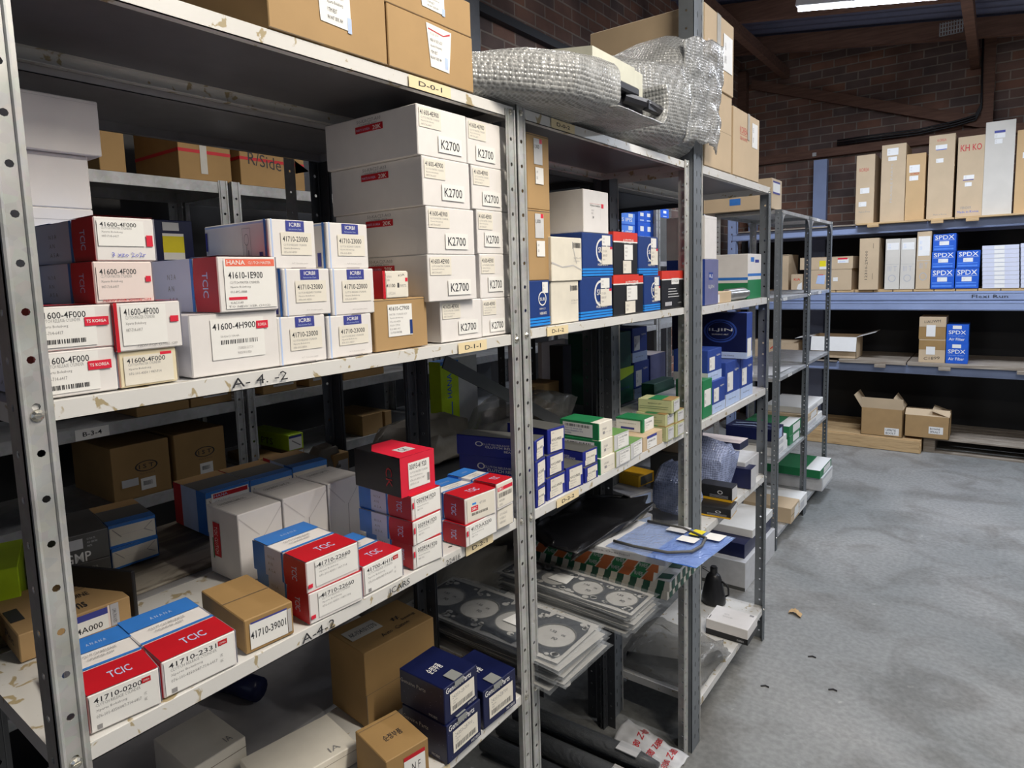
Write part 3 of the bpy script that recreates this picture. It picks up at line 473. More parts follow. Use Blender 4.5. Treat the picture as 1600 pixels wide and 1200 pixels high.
def D_brown_curve(b, kw):
    return 'brown', [('r', 'F', 0, 0.97, 1, 0.012, 'seam')], [('label', [('r', 'F', 0.30, 0.60, 0.38, 0.34, 'lgrey'), ('r', 'F', 0.55, 0.88, 0.12, 0.06, 'redh'), ('t', 'F', 0.32, 0.80, 0.22, 0.06, '1,000', 'ink', 0, True)]), ('label', [('r', 'F', 0.34, 0.34, 0.36, 0.22, 'whiter')]+lines('F', 0.38, 0.38, 0.26, 0.15, ['1-J000', 'KOREA']))]
def D_white_korea(b, kw): return 'white', [('r', 'F', 0.24, 0.68, 0.5, 0.005, 'red'), ('t', 'F', 0.26, 0.60, 0.40, 0.07, 'Hyundaikia', 'ink'), ('r', 'F', 0.70, 0.60, 0.09, 0.1, 'redh'), ('r', 'F', 0.66, 0.3, 0.004, 0.3, 'inklg'), ('r', 'F', 0.35, 0.34, 0.05, 0.05, 'inkg')]+lines('F', 0.30, 0.42, 0.3, 0.14, ['HUB ASSY', 'FRONT']), []
def D_blue_il(b, kw):
    it = [('r', 'T', 0, 0, 1, 1, 'dgrey'), ('o', 'S', 0.30, 0.62, 0.05, 0.12, 0.3, 'whiter'), ('t', 'S', 0.34, 0.58, 0.35, 0.08, 'CLUTCH RELEASE', 'whiter'), ('t', 'S', 0.38, 0.44, 0.45, 0.11, 'CLUTCH RELEASE', 'whiter', 0, True), ('t', 'S', 0.62, 0.28, 0.2, 0.10, 'BEARING', 'whiter', 0, True)]
    return 'dblue', it, [('label', [('p', 'F', [(0.14, 0.08), (0.80, 0.08), (0.80, 0.5), (0.9, 0.5), (0.9, 0.9), (0.18, 0.9), (0.18, 0.4), (0.14, 0.4)], 'cream'), ('t', 'F', 0.22, 0.48, 0.54, 0.12, '41412-49600', 'ink', 0, True)]+lines('F', 0.22, 0.12, 0.5, 0.32, ['BEARING CLUTCH', 'Xparts Boksburg', '087-714'])+[('t', 'F', 0.24, 0.78, 0.12, 0.05, 'OPEL', 'inkg')])]
def D_green_cream(b, kw):
    it = [('r', 'S', 0, 0, 1, 1, 'green'), ('r', 'T', 0, 0.2, 1, 0.8, 'green'), ('r', 'F', 0, 0, 0.06, 1, 'green'), ('t', 'F', 0.28, 0.52, 0.3, 0.12, '3.75 LING', 'inkg'), ('r', 'F', 0.3, 0.28, 0.14, 0.16, 'inkg'), ('t', 'F', 0.48, 0.32, 0.4, 0.05, 'STD 0.50', 'inkg')]
    return 'cream', it, [('label', [('r', 'S', 0.08, 0.12, 0.78, 0.76, 'whiter'), ('b', 'S', 0.14, 0.64, 0.64, 0.16)]+lines('S', 0.14, 0.18, 0.66, 0.42, ['PISTON RING SET', 'MAIN BEARING STD', 'KOREA'], 'icblue'))]
def D_green_grey(b, kw): return 'lgrey', [('r', 'T', 0, 0, 1, 1, 'mgreen'), ('r', 'S', 0, 0, 1, 1, 'olive')], [('label', [('r', 'F', 0.22, 0.10, 0.72, 0.78, 'whiter'), ('t', 'F', 0.28, 0.70, 0.56, 0.11, '13-02700', 'ink', 0, True)]+lines('F', 0.28, 0.18, 0.55, 0.46, ['CONNECTING ROD', 'Xparts Boksburg', '087-714']))]
def D_brown_blue(b, kw): return 'tan', [], [('label', [('r', 'F', 0.18, 0.08, 0.5, 0.86, 'whiter'), ('r', 'F', 0.18, 0.76, 0.5, 0.18, 'icblue'), ('t', 'F', 0.22, 0.50, 0.38, 0.13, '23060-2A', 'ink', 0, True)]+lines('F', 0.22, 0.12, 0.38, 0.32, ['BEARING', 'Xparts']))]
def D_green_white(b, kw): return 'whiter', [('r', 'T', 0, 0, 1, 1, 'green'), ('r', 'F', 0, 0, 0.16, 1, 'green'), ('r', 'S', 0, 0.9, 1, 0.1, 'green'), ('r', 'S', 0.92, 0, 0.08, 1, 'green'), ('r', 'S', 0.2, 0.18, 0.5, 0.16, 'icblue'), ('t', 'S', 0.16, 0.6, 0.6, 0.08, 'ENGINE BEARING', 'inkg')], [('label', [('r', 'F', 0.22, 0.12, 0.7, 0.76, 'whiter'), ('t', 'F', 0.28, 0.62, 0.5, 0.14, '13-02400', 'ink', 0, True)]+lines('F', 0.28, 0.2, 0.5, 0.36, ['MAIN BEARING', 'Xparts']))]
def D_yel_green(b, kw): return 'olive', [('r', 'T', 0, 0.3, 1, 0.4, 'green'), ('r', 'T', 0, 0.0, 1, 0.3, 'brownd'), ('t', 'S', 0.3, 0.66, 0.4, 0.08, 'BEARING SET', 'ink'), ('r', 'S', 0.05, 0.3, 0.85, 0.02, 'dgreen'), ('r', 'S', 0.05, 0.45, 0.85, 0.02, 'dgreen')], [('label', [('r', 'F', 0.2, 0.1, 0.72, 0.8, 'lgrey'), ('t', 'F', 0.26, 0.66, 0.5, 0.13, '21020-2F', 'ink', 0, True)]+lines('F', 0.26, 0.2, 0.5, 0.4, ['BEARING SET', 'Xparts', '087']))]
def D_grey_stripe(b, kw): return 'grey', [('p', 'S', [(0.02, 0.7), (0.3, 0.7), (0.34, 0.62), (0.06, 0.62)], 'ink'), ('p', 'S', [(0.5, 0.7), (0.9, 0.7), (0.94, 0.6), (0.56, 0.6)], 'ink'), ('p', 'S', [(0.55, 0.45), (0.9, 0.45), (0.94, 0.35), (0.6, 0.35)], 'ink'), ('p', 'S', [(0.1, 0.45), (0.3, 0.45), (0.34, 0.37), (0.14, 0.37)], 'ink')], [('label', [('r', 'F', 0.1, 0.1, 0.8, 0.8, 'lblue')])]
def D_orange_small(b, kw): return 'yel2', [('r', 'F', 0.12, 0.12, 0.76, 0.76, 'dgrey')], []
def D_brown_plain(b, kw): return 'tan', [('r', 'F', 0, 0.5, 1, 0.004, 'seam')], []
def D_brown_tape(b, kw): return 'tan', [('t', 'F', 0.12, 0.52, 0.3, 0.06, 'KOREA', 'pinkw')], [('tape', [('r', 'F', 0.40, 0.0, 0.13, 1, 'tape'), ('r', 'T', 0.40, 0.0, 0.13, 1, 'tape')]), ('label', [('r', 'F', 0.62, 0.30, 0.32, 0.5, 'whiter')]+lines('F', 0.66, 0.36, 0.24, 0.36, ['86511', 'BUMPER']))]
def D_brown_red2(b, kw): return 'tan', [('t', 'F', 0.24, 0.66, 0.28, 0.10, 'KOREA', 'red'), ('t', 'F', 0.24, 0.56, 0.28, 0.05, 'GENUINE', 'red'), ('r', 'F', 0.24, 0.64, 0.28, 0.006, 'red'), ('r', 'S', 0, 0, 1, 1, 'yel2')][:3], [('label', [('r', 'F', 0.70, 0.52, 0.22, 0.38, 'whiter')]+lines('F', 0.73, 0.56, 0.16, 0.3, ['86510', 'ASSY'])), ('tape', [('r', 'F', 0.52, 0.6, 0.08, 0.4, 'tape')])]
def D_iljin(b, kw): return 'iljing', [('r', 'S', 0, 0, 1, 1, 'iljin'), ('r', 'F', 0.28, 0.55, 0.3, 0.16, 'iljin'), ('t', 'F', 0.32, 0.58, 0.22, 0.09, 'ILJ', 'whiter', 0, True), ('t', 'F', 0.24, 0.34, 0.42, 0.1, 'ILJIN', 'lgrey', 0, True)], []
def D_iljin_big(b, kw): return 'iljin', [('r', 'S', 0, 0, 1, 1, 'navy'), ('r', 'S', 0, 0, 1, 0.14, 'lblue'), ('r', 'F', 0, 0, 1, 0.14, 'lblue'), ('o', 'S', 0.66, 0.60, 0.22, 0.26, 0.12, 'iljin'), ('o', 'S', 0.66, 0.60, 0.18, 0.21, 0.08, 'iljin'), ('t', 'S', 0.51, 0.58, 0.31, 0.08, 'ILJIN', 'lgrey', 0, True), ('t', 'S', 0.55, 0.51, 0.22, 0.03, 'BEARING ART', 'lgrey'), ('t', 'S', 0.62, 0.04, 0.22, 0.04, 'Wheel Hub Bearing', 'ink'), ('t', 'S', 0.08, 0.2, 0.3, 0.03, 'QUALITY BEARING', 'iljing')], [('label', [('r', 'F', 0.1, 0.04, 0.7, 0.4, 'whiter')])]
def D_iljin_s(b, kw): return 'iljin', [('r', 'F', 0, 0, 1, 0.28, 'lblue'), ('r', 'S', 0, 0, 1, 0.28, 'lgrey'), ('t', 'F', 0.62, 0.74, 0.26, 0.06, 'ILJIN', 'whiter', 0, True), ('t', 'F', 0.2, 0.12, 0.5, 0.04, 'Wheel Bearing', 'ink')], [('label', [('r', 'F', 0.1, 0.34, 0.38, 0.42, 'whiter')]+lines('F', 0.14, 0.4, 0.3, 0.3, ['51720', 'BEARING']))]
def D_green_lab(b, kw): return 'lime' if False else 'green', [('r', 'F', 0, 0, 1, 1, 'lime')][:0]+[('r', 'F', 0.02, 0.02, 0.96, 0.96, 'green')], [('label', [('r', 'F', 0.15, 0.30, 0.7, 0.44, 'whiter')]+lines('F', 0.2, 0.34, 0.5, 0.34, ['52730', 'HUB']))]
def D_green_white_big(b, kw): return 'white', [('r', 'F', 0, 0, 1, 0.42, 'green'), ('r', 'F', 0, 0.50, 1, 0.06, 'blue'), ('r', 'S', 0, 0, 1, 0.36, 'green'), ('r', 'S', 0, 0.42, 1, 0.06, 'blue'), ('r', 'F', 0.2, 0.82, 0.25, 0.1, 'blue'), ('r', 'F', 0.52, 0.80, 0.3, 0.07, 'icblue')], []
def D_pink_navy(b, kw): return 'navy', [('r', 'T', 0, 0, 1, 1, 'pinkw'), ('t', 'S', 0.35, 0.35, 0.4, 0.25, 'ADVICS PAD', 'pinkw')], []
def D_black_yellow(b, kw): return 'black', [('r', 'S', 0, 0, 1, 0.16, 'yel2'), ('r', 'F', 0, 0, 1, 0.1, 'yel2'), ('o', 'S', 0.66, 0.58, 0.08, 0.13, 0.35, 'lgrey'), ('r', 'S', 0.35, 0.36, 0.55, 0.02, 'grey'), ('r', 'S', 0.35, 0.29, 0.55, 0.02, 'grey'), ('r', 'S', 0.35, 0.22, 0.55, 0.02, 'grey')], [('label', [('r', 'F', 0.06, 0.12, 0.86, 0.8, 'lgrey')])]
def D_black_white(b, kw): return 'navy', [('r', 'F', 0, 0, 1, 1, 'lgrey'), ('r', 'T', 0, 0, 1, 1, 'navy')], []
def D_tall_brown(b, kw):
    v = kw['var']; body = ['tan', 'tan', 'tano', 'tan', 'tan', 'tanw', 'tano'][v]; it = []; P_ = []
    W_ = lambda a, c, w, h, n='label': P_.append((n, [('r', 'F', a, c, w, h, 'whiter')]+lines('F', a+w*0.1, c+h*0.15, w*0.7, h*0.7, ['64900', 'PANEL'], 'inklg')))
    if v == 0: it = [('t', 'F', 0.18, 0.76, 0.5, 0.05, 'KOREA', 'red'), ('t', 'F', 0.2, 0.16, 0.6, 0.025, 'Made in Korea', 'inkg')]; W_(0.24, 0.44, 0.5, 0.08); W_(0.18, 0.25, 0.42, 0.07)
    if v == 1: it = [('t', 'F', 0.40, 0.25, 0.08, 0.5, 'FRAGILE PARTS', 'inklg', 90)]; W_(0.22, 0.86, 0.46, 0.09); W_(0.28, 0.79, 0.35, 0.05)
    if v == 2: W_(0.16, 0.72, 0.54, 0.11); W_(0.18, 0.60, 0.46, 0.07); it = [('t', 'F', 0.24, 0.685, 0.44, 0.03, 'KOREA', 'red')]
    if v == 3: it = [('t', 'F', 0.32, 0.92, 0.34, 0.03, 'KOREA', 'red'), ('r', 'F', 0.28, 0.82, 0.4, 0.008, 'spdx'), ('t', 'F', 0.28, 0.04, 0.5, 0.02, 'Made in Korea', 'inkg')]; W_(0.26, 0.83, 0.44, 0.05); W_(0.3, 0.67, 0.28, 0.05)
    if v == 4: it = [('t', 'F', 0.1, 0.82, 0.34, 0.08, 'KH', 'red', 0, True), ('t', 'F', 0.55, 0.82, 0.34, 0.08, 'KO', 'red', 0, True), ('t', 'F', 0.08, 0.05, 0.8, 0.03, 'Made in Korea', 'spdx'), ('t', 'F', 0.2, 0.10, 0.4, 0.03, 'FENDER', 'inkg')]; W_(0.26, 0.47, 0.4, 0.05); W_(0.32, 0.38, 0.26, 0.05); it.append(('r', 'F', 0.24, 0.455, 0.4, 0.01, 'icblue'))
    if v == 5: it = [('r', 'F', 0.3, 0.875, 0.36, 0.025, 'icblue')]; W_(0.3, 0.82, 0.36, 0.05); W_(0.32, 0.76, 0.26, 0.05)
    if v == 6: W_(0.3, 0.78, 0.4, 0.09); W_(0.24, 0.66, 0.4, 0.07)
    it += [('r', 'T', 0, 0.49, 1, 0.01, 'seam')]
    return body, it, P_
def D_tan_plain(b, kw):
    P_ = []
    if kw.get('lab') == 'red': P_ = [('label', [('r', 'F', 0.72, 0.46, 0.2, 0.34, 'whiter'), ('r', 'F', 0.72, 0.74, 0.18, 0.14, 'redh'), ('r', 'F', 0.74, 0.54, 0.12, 0.05, 'lblue')]), ('sticker', [('r', 'F', 0.38, 0.2, 0.12, 0.5, 'yellow'), ('r', 'F', 0.38, 0.0, 0.16, 0.22, 'whiter')])]
    if kw.get('lab') == 'win': P_ = [('label', [('p', 'F', [(0.26, 0.32), (0.44, 0.28), (0.46, 0.72), (0.30, 0.72)], 'lblue'), ('r', 'F', 0.3, 0.72, 0.12, 0.03, 'redorange')]), ('label', [('r', 'F', 0.62, 0.42, 0.1, 0.18, 'whiter')])]
    return 'tan', [('r', 'F', 0, 0.96, 1, 0.015, 'seam'), ('r', 'T', 0, 0.49, 1, 0.01, 'seam')], P_
def D_tan_red(b, kw): return 'tan', [('t', 'F', 0.25, 0.6, 0.55, 0.16, 'KIA', 'redorange', 0, True)], [('label', [('p', 'F', [(0.5, 0.08), (0.95, 0.02), (0.95, 0.5), (0.62, 0.36)], 'whiter')])]
def D_tan_write(b, kw): return 'tan', [('t', 'F', 0.30, 0.2, 0.14, 0.56, '12310-29000', 'ink', 90), ('r', 'F', 0.7, 0.8, 0.02, 0.1, 'seam'), ('r', 'F', 0.7, 0.2, 0.02, 0.12, 'seam')], []
def D_tan_blueprint(b, kw):
    it = [('r', 'F', 0.2+0.16*i, 0.38, 0.1, 0.10, 'spdx2') for i in range(4)][:0]+[('t', 'F', 0.2, 0.36, 0.6, 0.10, 'III T', 'grey'), ('o', 'F', 0.5, 0.22, 0.26, 0.07, 0.2, 'grey'), ('r', 'F', 0.06, 0.49, 0.88, 0.012, 'tape'), ('r', 'F', 0.06, 0.49, 0.02, 0.48, 'tape')]
    return 'tanw' if not kw.get('lab') else 'tan', it, [('label', [('r', 'F', 0.1, 0.58 if kw.get('lab') else 0.78, 0.8, 0.34 if kw.get('lab') else 0.14, 'whiter')]+lines('F', 0.2, 0.8 if not kw.get('lab') else 0.66, 0.6, 0.1 if not kw.get('lab') else 0.2, ['28113', 'FILTER'], 'lblue'))]
def D_spdx(b, kw): return 'spdx', [('t', 'F', 0.08, 0.68, 0.84, 0.24, 'SPDX', 'whiter', 0, True), ('r', 'F', 0.06, 0.63, 0.88, 0.02, 'lblue'), ('r', 'F', 0.05, 0.27, 0.85, 0.05, 'spdx2'), ('r', 'F', 0.05, 0.10, 0.85, 0.09, 'spdx2'), ('r', 'F', 0.0, 0.0, 1, 0.02, 'navy')], [('label', [('r', 'F', 0.28, 0.36, 0.42, 0.22, 'whiter')]+lines('F', 0.32, 0.4, 0.34, 0.14, ['28113-2S', 'FILTER'], 'inklg'))]
def D_spdx_air(b, kw): return 'spdx', [('t', 'F', 0.1, 0.50, 0.78, 0.2, 'SPDX', 'whiter', 0, True), ('t', 'F', 0.12, 0.38, 0.7, 0.05, 'Premium Quality', 'lblue'), ('t', 'F', 0.12, 0.16, 0.72, 0.15, 'Air Filter', 'whiter', 0, True)], [('label', [('r', 'F', 0.28, 0.78, 0.4, 0.18, 'whiter')])]
def D_thin_white(b, kw): return 'lav2', [('r', 'F', 0.0, 0.0, 1, 0.06, 'inklg')], [('label', [('r', 'F', 0.33, 0.1, 0.28, 0.8, 'whiter')])]
def D_tan_tape(b, kw): return 'tan', [('r', 'F', 0, 0.55, 1, 0.012, 'seam'), ('t', 'F', 0.2, 0.72 if b['id'] == 'lo2' else 0.1, 0.6, 0.12, 'LIAUWM' if b['id'] == 'lo2' else 'C1899', 'ink', 0.05)], [('tape', [('r', 'F', 0, 0.0 if b['id'] == 'lo2' else 0.55, 1, 0.55 if b['id'] == 'lo2' else 0.4, 'brownd')]), ('label', [('r', 'F', 0.28, 0.12 if b['id'] == 'lo2' else 0.34, 0.34, 0.52 if b['id'] == 'lo2' else 0.34, 'whiter')])]
def D_tan_sticker(b, kw): return 'tan', [('r', 'S', 0.4, 0.2, 0.16, 0.22, 'blue')], [('label', [('r', 'F', 0.1, 0.55, 0.7, 0.34, 'whiter'), ('r', 'F', 0.1, 0.86, 0.7, 0.06, 'icblue'), ('r', 'F', 0.1, 0.5, 0.7, 0.06, 'icblue')])]
def D_brown_label3(b, kw):
    it = [('r', 'F', 0.0, 0.0, 0.42, 0.012, 'seam'), ('r', 'F', 0.62, 0.0, 0.38, 0.012, 'seam')]
    lab = [('p', 'F', [(0.46, 0.22), (0.68, 0.20), (0.72, 0.92), (0.42, 0.94)] if kw.get('torn') else [(0.40, 0.30), (0.66, 0.28), (0.66, 0.98), (0.38, 0.98)], 'whiter')]+lines('F', 0.46, 0.32, 0.2, 0.5, ['91223-1J020', 'MIRROR SIDE ASSY', 'Xparts Boksburg', 'UTIM REST', 'FRONT SIDE, RH'], 'ink')+[('r', 'F', 0.63, 0.25, 0.035, 0.2, 'lblue')]
    if kw.get('torn'): lab += [('p', 'F', [(0.44, 0.84), (0.62, 0.80), (0.70, 0.86), (0.70, 0.89), (0.62, 0.82), (0.44, 0.86)], 'red')]
    return 'brown', it, [('label', lab)]
def D_ist(b, kw):
    it = [('o', 'F', 0.58, 0.56, 0.20, 0.10, 0.14, 'ink'), ('t', 'F', 0.45, 0.52, 0.26, 0.08, 'I S T', 'ink', 0, True), ('t', 'F', 0.45, 0.41, 0.27, 0.035, 'Made in Korea', 'seam')]
    L_ = [('label', [('r', 'F', 0.46, 0.12, 0.26, 0.22, 'whiter'), ('b', 'F', 0.5, 0.2, 0.16, 0.08)])]
    if kw.get('two'): L_.append(('label', [('r', 'F', 0.14, 0.24, 0.28, 0.14, 'lgrey')]))
    return 'brownd', it, L_
def D_redband(b, kw): return 'brownd', [('r', 'F', 0, 0.40, 1, 0.05, 'red'), ('r', 'S', 0, 0.40, 1, 0.05, 'red')]+([('t', 'F', 0.12, 0.34, 0.5, 0.2, 'R/Side', 'ink', -0.06)] if kw.get('hand') else [('t', 'F', 0.12, 0.7, 0.15, 0.1, 'R/', 'ink')]), [('tape', [('r', 'F', 0.40, 0.1, 0.13, 0.55, 'tape')])] if not kw.get('hand') else []
def D_tan_dull(b, kw): return 'brownd', [], [('label', [('r', 'F', 0.3, 0.25, 0.6, 0.5, 'lgrey')])] if kw.get('st') else []
def D_lime_end(b, kw): return 'lime', [('t', 'S', 0.3, 0.2, 0.3, 0.4, 'PTS', 'dgrey')], [('label', [('r', 'F', 0.03, 0.05, 0.84, 0.85, 'whiter'), ('r', 'F', 0.03, 0.78, 0.84, 0.14, 'icblue'), ('p', 'F', [(0.2, 0.6), (0.25, 0.65), (0.8, 0.25), (0.75, 0.2)], 'inkg')])]
def D_bright(b, kw): return 'spdx2', [('r', 'F', 0, 0.0, 1, 0.1, 'spdx'), ('t', 'F', 0.05, 0.3, 0.85, 0.3, 'IPIS IPIS IPIS', 'whiter', 0, True), ('r', 'F', 0.76, 0.66, 0.16, 0.3, 'whiter')], []
def D_bright2(b, kw): return 'spdx', [('r', 'F', 0.14, 0.5, 0.22, 0.28, 'whiter'), ('r', 'F', 0.60, 0.5, 0.22, 0.28, 'whiter'), ('r', 'F', 0.12, 0.12, 0.26, 0.1, 'lblue'), ('r', 'F', 0.58, 0.12, 0.26, 0.1, 'lblue')], []
def D_grey_dull(b, kw): return 'dgrey', [], []
def D_g_dark(b, kw): return 'dgreen', [('p', 'F', [(0, 0.6), (1, 0.8), (1, 1), (0, 1)], 'lime'), ('t', 'F', 0.2, 0.4, 0.6, 0.06, 'WHEEL HUB', 'icblue')], []
def D_g_dark2(b, kw): return 'dgreen', [], []
def D_lav(b, kw): return 'iljing', [('r', 'T', 0, 0, 1, 1, 'pinkw')], []
def D_pale_panel(b, kw): return 'pinkw', [], []
def D_check(b, kw):
    it = []; n = 26
    for i in range(0, n, 2):
        a = i/n; it.append(('p', 'F', [(a, 0.02), (a+1/n, 0.02), (a+1/n+0.012, 0.98), (a+0.012, 0.98)], 'dgreen'))
    for i in range(0, 9, 2):
        it.append(('p', 'T', [(0.70, 0.02+i*0.11), (0.86, i*0.11), (0.99, 0.05+i*0.11), (0.99, 0.14+i*0.11), (0.86, 0.10+i*0.11), (0.70, 0.11+i*0.11)], 'dgreen'))
    for i in range(0, 8): it.append(('r', 'N', 0.04+i*0.12, 0.05, 0.06, 0.9, 'dgreen'))
    return 'cream', it, []
def D_rhee(b, kw):
    it = []; n = 6
    for i in range(n):
        a = i/n; w = 1/n
        it.append(('p', 'F', [(a, 0.0), (a+w*0.42, 0.0), (a+w*0.72, 1.0), (a+w*0.28, 1.0)], 'green')); it.append(('p', 'F', [(a+w*0.48, 0.0), (a+w*0.94, 0.0), (min(1, a+w*1.22), 1.0), (a+w*0.78, 1.0)], 'orangep'))
        it.append(('t', 'F', a+w*0.2, 0.3, w*0.35, 0.4, 'RHEE', 'lgrey', 0, True))
    return 'cream', it, []
def D_overhaul(b, kw): return 'lgrey', [('t', 'F', 0.46, 0.35, 0.30, 0.36, 'Engine Overhaul', 'inkg', 0, True), ('t', 'F', 0.32, 0.35, 0.12, 0.3, 'GASKET', 'inkg')], []
def D_white_blackbase(b, kw): return 'white', [('r', 'F', 0, 0, 1, 0.38, 'black'), ('r', 'N', 0, 0, 1, 0.38, 'black'), ('t', 'F', 0.75, 0.1, 0.16, 0.12, 'KOREA', 'lgrey'), ('r', 'T', 0.04, 0.10, 0.02, 0.2, 'ink'), ('r', 'T', 0.84, 0.84, 0.1, 0.1, 'inkg')]+lines('T', 0.3, 0.35, 0.4, 0.3, ['PART NO', 'MADE IN KOREA'], 'inklg'), []
def D_pile_white(b, kw): return 'whiter', [('r', 'S', 0, 0, 1, 0.06, 'inklg')], [('label', [('r', 'F', 0.1, 0.2, 0.5, 0.5, 'lgrey')])]
def D_pile_tan(b, kw): return 'tan', [('r', 'F', 0, 0.48, 1, 0.05, 'seam')], [('label', [('p', 'F', [(0.35, 0.1), (0.9, 0.2), (0.85, 0.9), (0.4, 0.8)], 'whiter')])]
def D_pile_green(b, kw): return 'green', [('r', 'T', 0, 0, 1, 0.25, 'whiter')], [('label', [('r', 'F', 0.3, 0.12, 0.6, 0.76, 'whiter')])]
def D_pile_grey(b, kw): return 'lgrey', [], [('label', [('r', 'F', 0.05, 0.2, 0.9, 0.6, 'whiter')])]
def D_navy_top(b, kw): return 'navy', [('p', 'T', [(0.1, 0.1), (0.4, 0.5), (0.2, 0.9), (0.15, 0.9), (0.3, 0.5)], 'lblue'), ('p', 'T', [(0.5, 0.1), (0.8, 0.5), (0.6, 0.9), (0.5, 0.9), (0.7, 0.5)], 'lblue')], [('label', [('r', 'F', 0.3, 0.1, 0.5, 0.8, 'lblue')])]
def D_navy_top2(b, kw): return 'navy', [('r', 'S', 0.1, 0.5, 0.6, 0.1, 'iljing')], []
def D_big_pale(b, kw): return 'lgrey', [('p', 'S', [(0.2, 0.7), (0.6, 0.3), (0.61, 0.32), (0.21, 0.73)], 'ink'), ('p', 'S', [(0.05, 0.8), (0.1, 0.6), (0.5, 0.5), (0.5, 0.52), (0.11, 0.63), (0.06, 0.82)], 'ink'), ('r', 'S', 0, 0, 1, 0.12, 'dgrey')], []
def D_books(b, kw): return 'whiter', [('r', 'F', 0, 0.2*i, 1, 0.04, 'inklg') for i in range(1, 5)], []
def D_tan_blue(b, kw): return 'whiter', [('r', 'S', 0, 0, 1, 1, 'lblue')], []
def carton(b, name='carton'):
    w, d, h = b['w'], b['d'], b['h']; body, items, parts = globals()['D_'+b['des']](b, b['kw'])
    F = Face(w, d, h); multi = bool(parts); rnd = random.Random(b['id'])
    lim = 0.0004
    if multi: root = empty(name, b['pos'], b['yaw'])
    mb = MB(); g = 0.0004
    mb.cbox((-d/2, -w/2+g, 0), (d/2, w/2-g, h-g), body, min(0.0014, h*0.06))
    F.draw(mb, items)
    if multi: mb.build('carton_body', root)
    else: root = mb.build(name, None, b['pos'], (0, 0, b['yaw']))
    for pi_, (pn, its) in enumerate(parts):
        p = MB(); F.draw(p, its, 0.0010+0.0008*pi_); p.build(pn, root)
    tag(root, b['label'], b['cat'], b['group'])
    return root
# ================================================================== THE SETTING
def struct(mb, name, **k): return tag(mb.build(name, **k), kind='structure')
mb = MB(); mb.box((-1.75, -4, -0.1), (6.2, 8.1, 0), 'concrete'); struct(mb, 'floor')
M['brick_y'] = brick_mat('brick_left_wall', 1, 1.3); M['brick_x'] = brick_mat('brick_back_wall', 0, 1.15)
mb = MB(); mb.box((-1.78, -4, 0), (-1.66, 7.9, 4.4), 'brick_y'); struct(mb, 'wall_left')
mb = MB(); mb.box((-1.78, 7.9, 0), (6.2, 8.05, 4.5), 'brick_x'); struct(mb, 'wall_back')
M['plaster'] = mat('grey_plaster', (0.30, 0.30, 0.31), 0.9, scale=3)
mb = MB(); mb.box((6.1, -4, 0), (6.2, 7.9, 4.0), 'plaster'); struct(mb, 'wall_right')
mb = MB(); mb.box((-1.75, -4.1, 0), (6.2, -4.0, 4.4), 'plaster'); struct(mb, 'wall_front')
def zroof(x): return 3.92-0.15*x
# corrugated roof sheet: ridges run down the slope (along x)
mb = MB(); vs = []; fs = []; N_ = 12*13*4; y0 = -4.0
ys = [y0+i*12.1/N_ for i in range(N_+1)]
for y in ys:
    dz = 0.026*math.sin(y/0.076*6.2832*0.5)
    vs += [(-1.8, y, zroof(-1.8)+dz), (6.2, y, zroof(6.2)+dz)]
for i in range(N_): fs.append((2*i, 2*i+1, 2*i+3, 2*i+2))
mb.add(vs, fs, 'roof'); struct(mb, 'ceiling', smooth=True)
def rafter(y, w=0.06, h=0.16):
    mb = MB(); mb.bar((-1.70, y, zroof(-1.70)-0.11), (6.0, y, zroof(6.0)-0.11), w, h, 'woodr'); return tag(mb.build('roof_rafter'), 'dark red timber rafter running down the roof slope, %s' % {7.2: 'the one nearest the back wall', 6.15: 'just beyond the lit tube lamp', 4.2: 'just before the lit tube lamp', 2.4: 'above the middle of the aisle', 0.6: 'above the near end of the aisle'}[y], 'roof beam', 'roof rafters')
for y in (7.2, 6.15, 4.2, 2.4, 0.6): rafter(y)
for i, x in enumerate((-1.2, 0.5, 2.2, 3.9)):
    mb = MB(); mb.box((x, -3.9, zroof(x)-0.30), (x+0.07, 7.88, zroof(x)-0.20), 'woodr'); tag(mb.build('roof_purlin'), ['timber purlin under the roof nearest the left wall', 'timber purlin under the roof above the shelving fronts', 'timber purlin under the roof above the open floor', 'timber purlin farthest right under the roof'][i], 'roof beam', 'roof purlins')
# battens
for i, (p, s, e, c) in enumerate(TUBES):
    L_ = ['fluorescent batten lamp above the near end of the aisle', 'fluorescent batten lamp above the middle of the aisle', 'lit fluorescent batten lamp seen at the top edge near the tall cartons', 'fluorescent batten lamp over the open floor by the far rack', 'fluorescent batten lamp over the open floor to the right of the camera', 'fluorescent batten lamp over the rear rows by the left wall'][i]
    r = empty('batten_lamp', (p[0], p[1], p[2]), 0, L_, 'lamp', 'fluorescent batten lamps'); r.rotation_euler = (0, math.atan(0.17) if s else 0, 0)
    mb = MB(); mb.cbox((-0.62, -0.035, 0.0), (0.62, 0.035, 0.05), 'tube', 0.004); mb.build('housing', r)
    em = bpy.data.materials.new('tube_glow'); em.use_nodes = True; bb = em.node_tree.nodes['Principled BSDF']; bb.inputs['Emission Color'].default_value = (*c, 1); bb.inputs['Emission Strength'].default_value = 14
    mb = MB(); mb.tube([(-0.6, 0, -0.018), (0.6, 0, -0.018)], 0.013, em, 12); mb.build('glass_tube', r)
    hz = zroof(p[0])-p[2]; 
    for xx in (-0.4, 0.4):
        mb = MB(); mb.tube([(xx, 0, 0.05), (xx, 0, hz-0.02)], 0.004, 'galv', 6); mb.build('hanger', r)
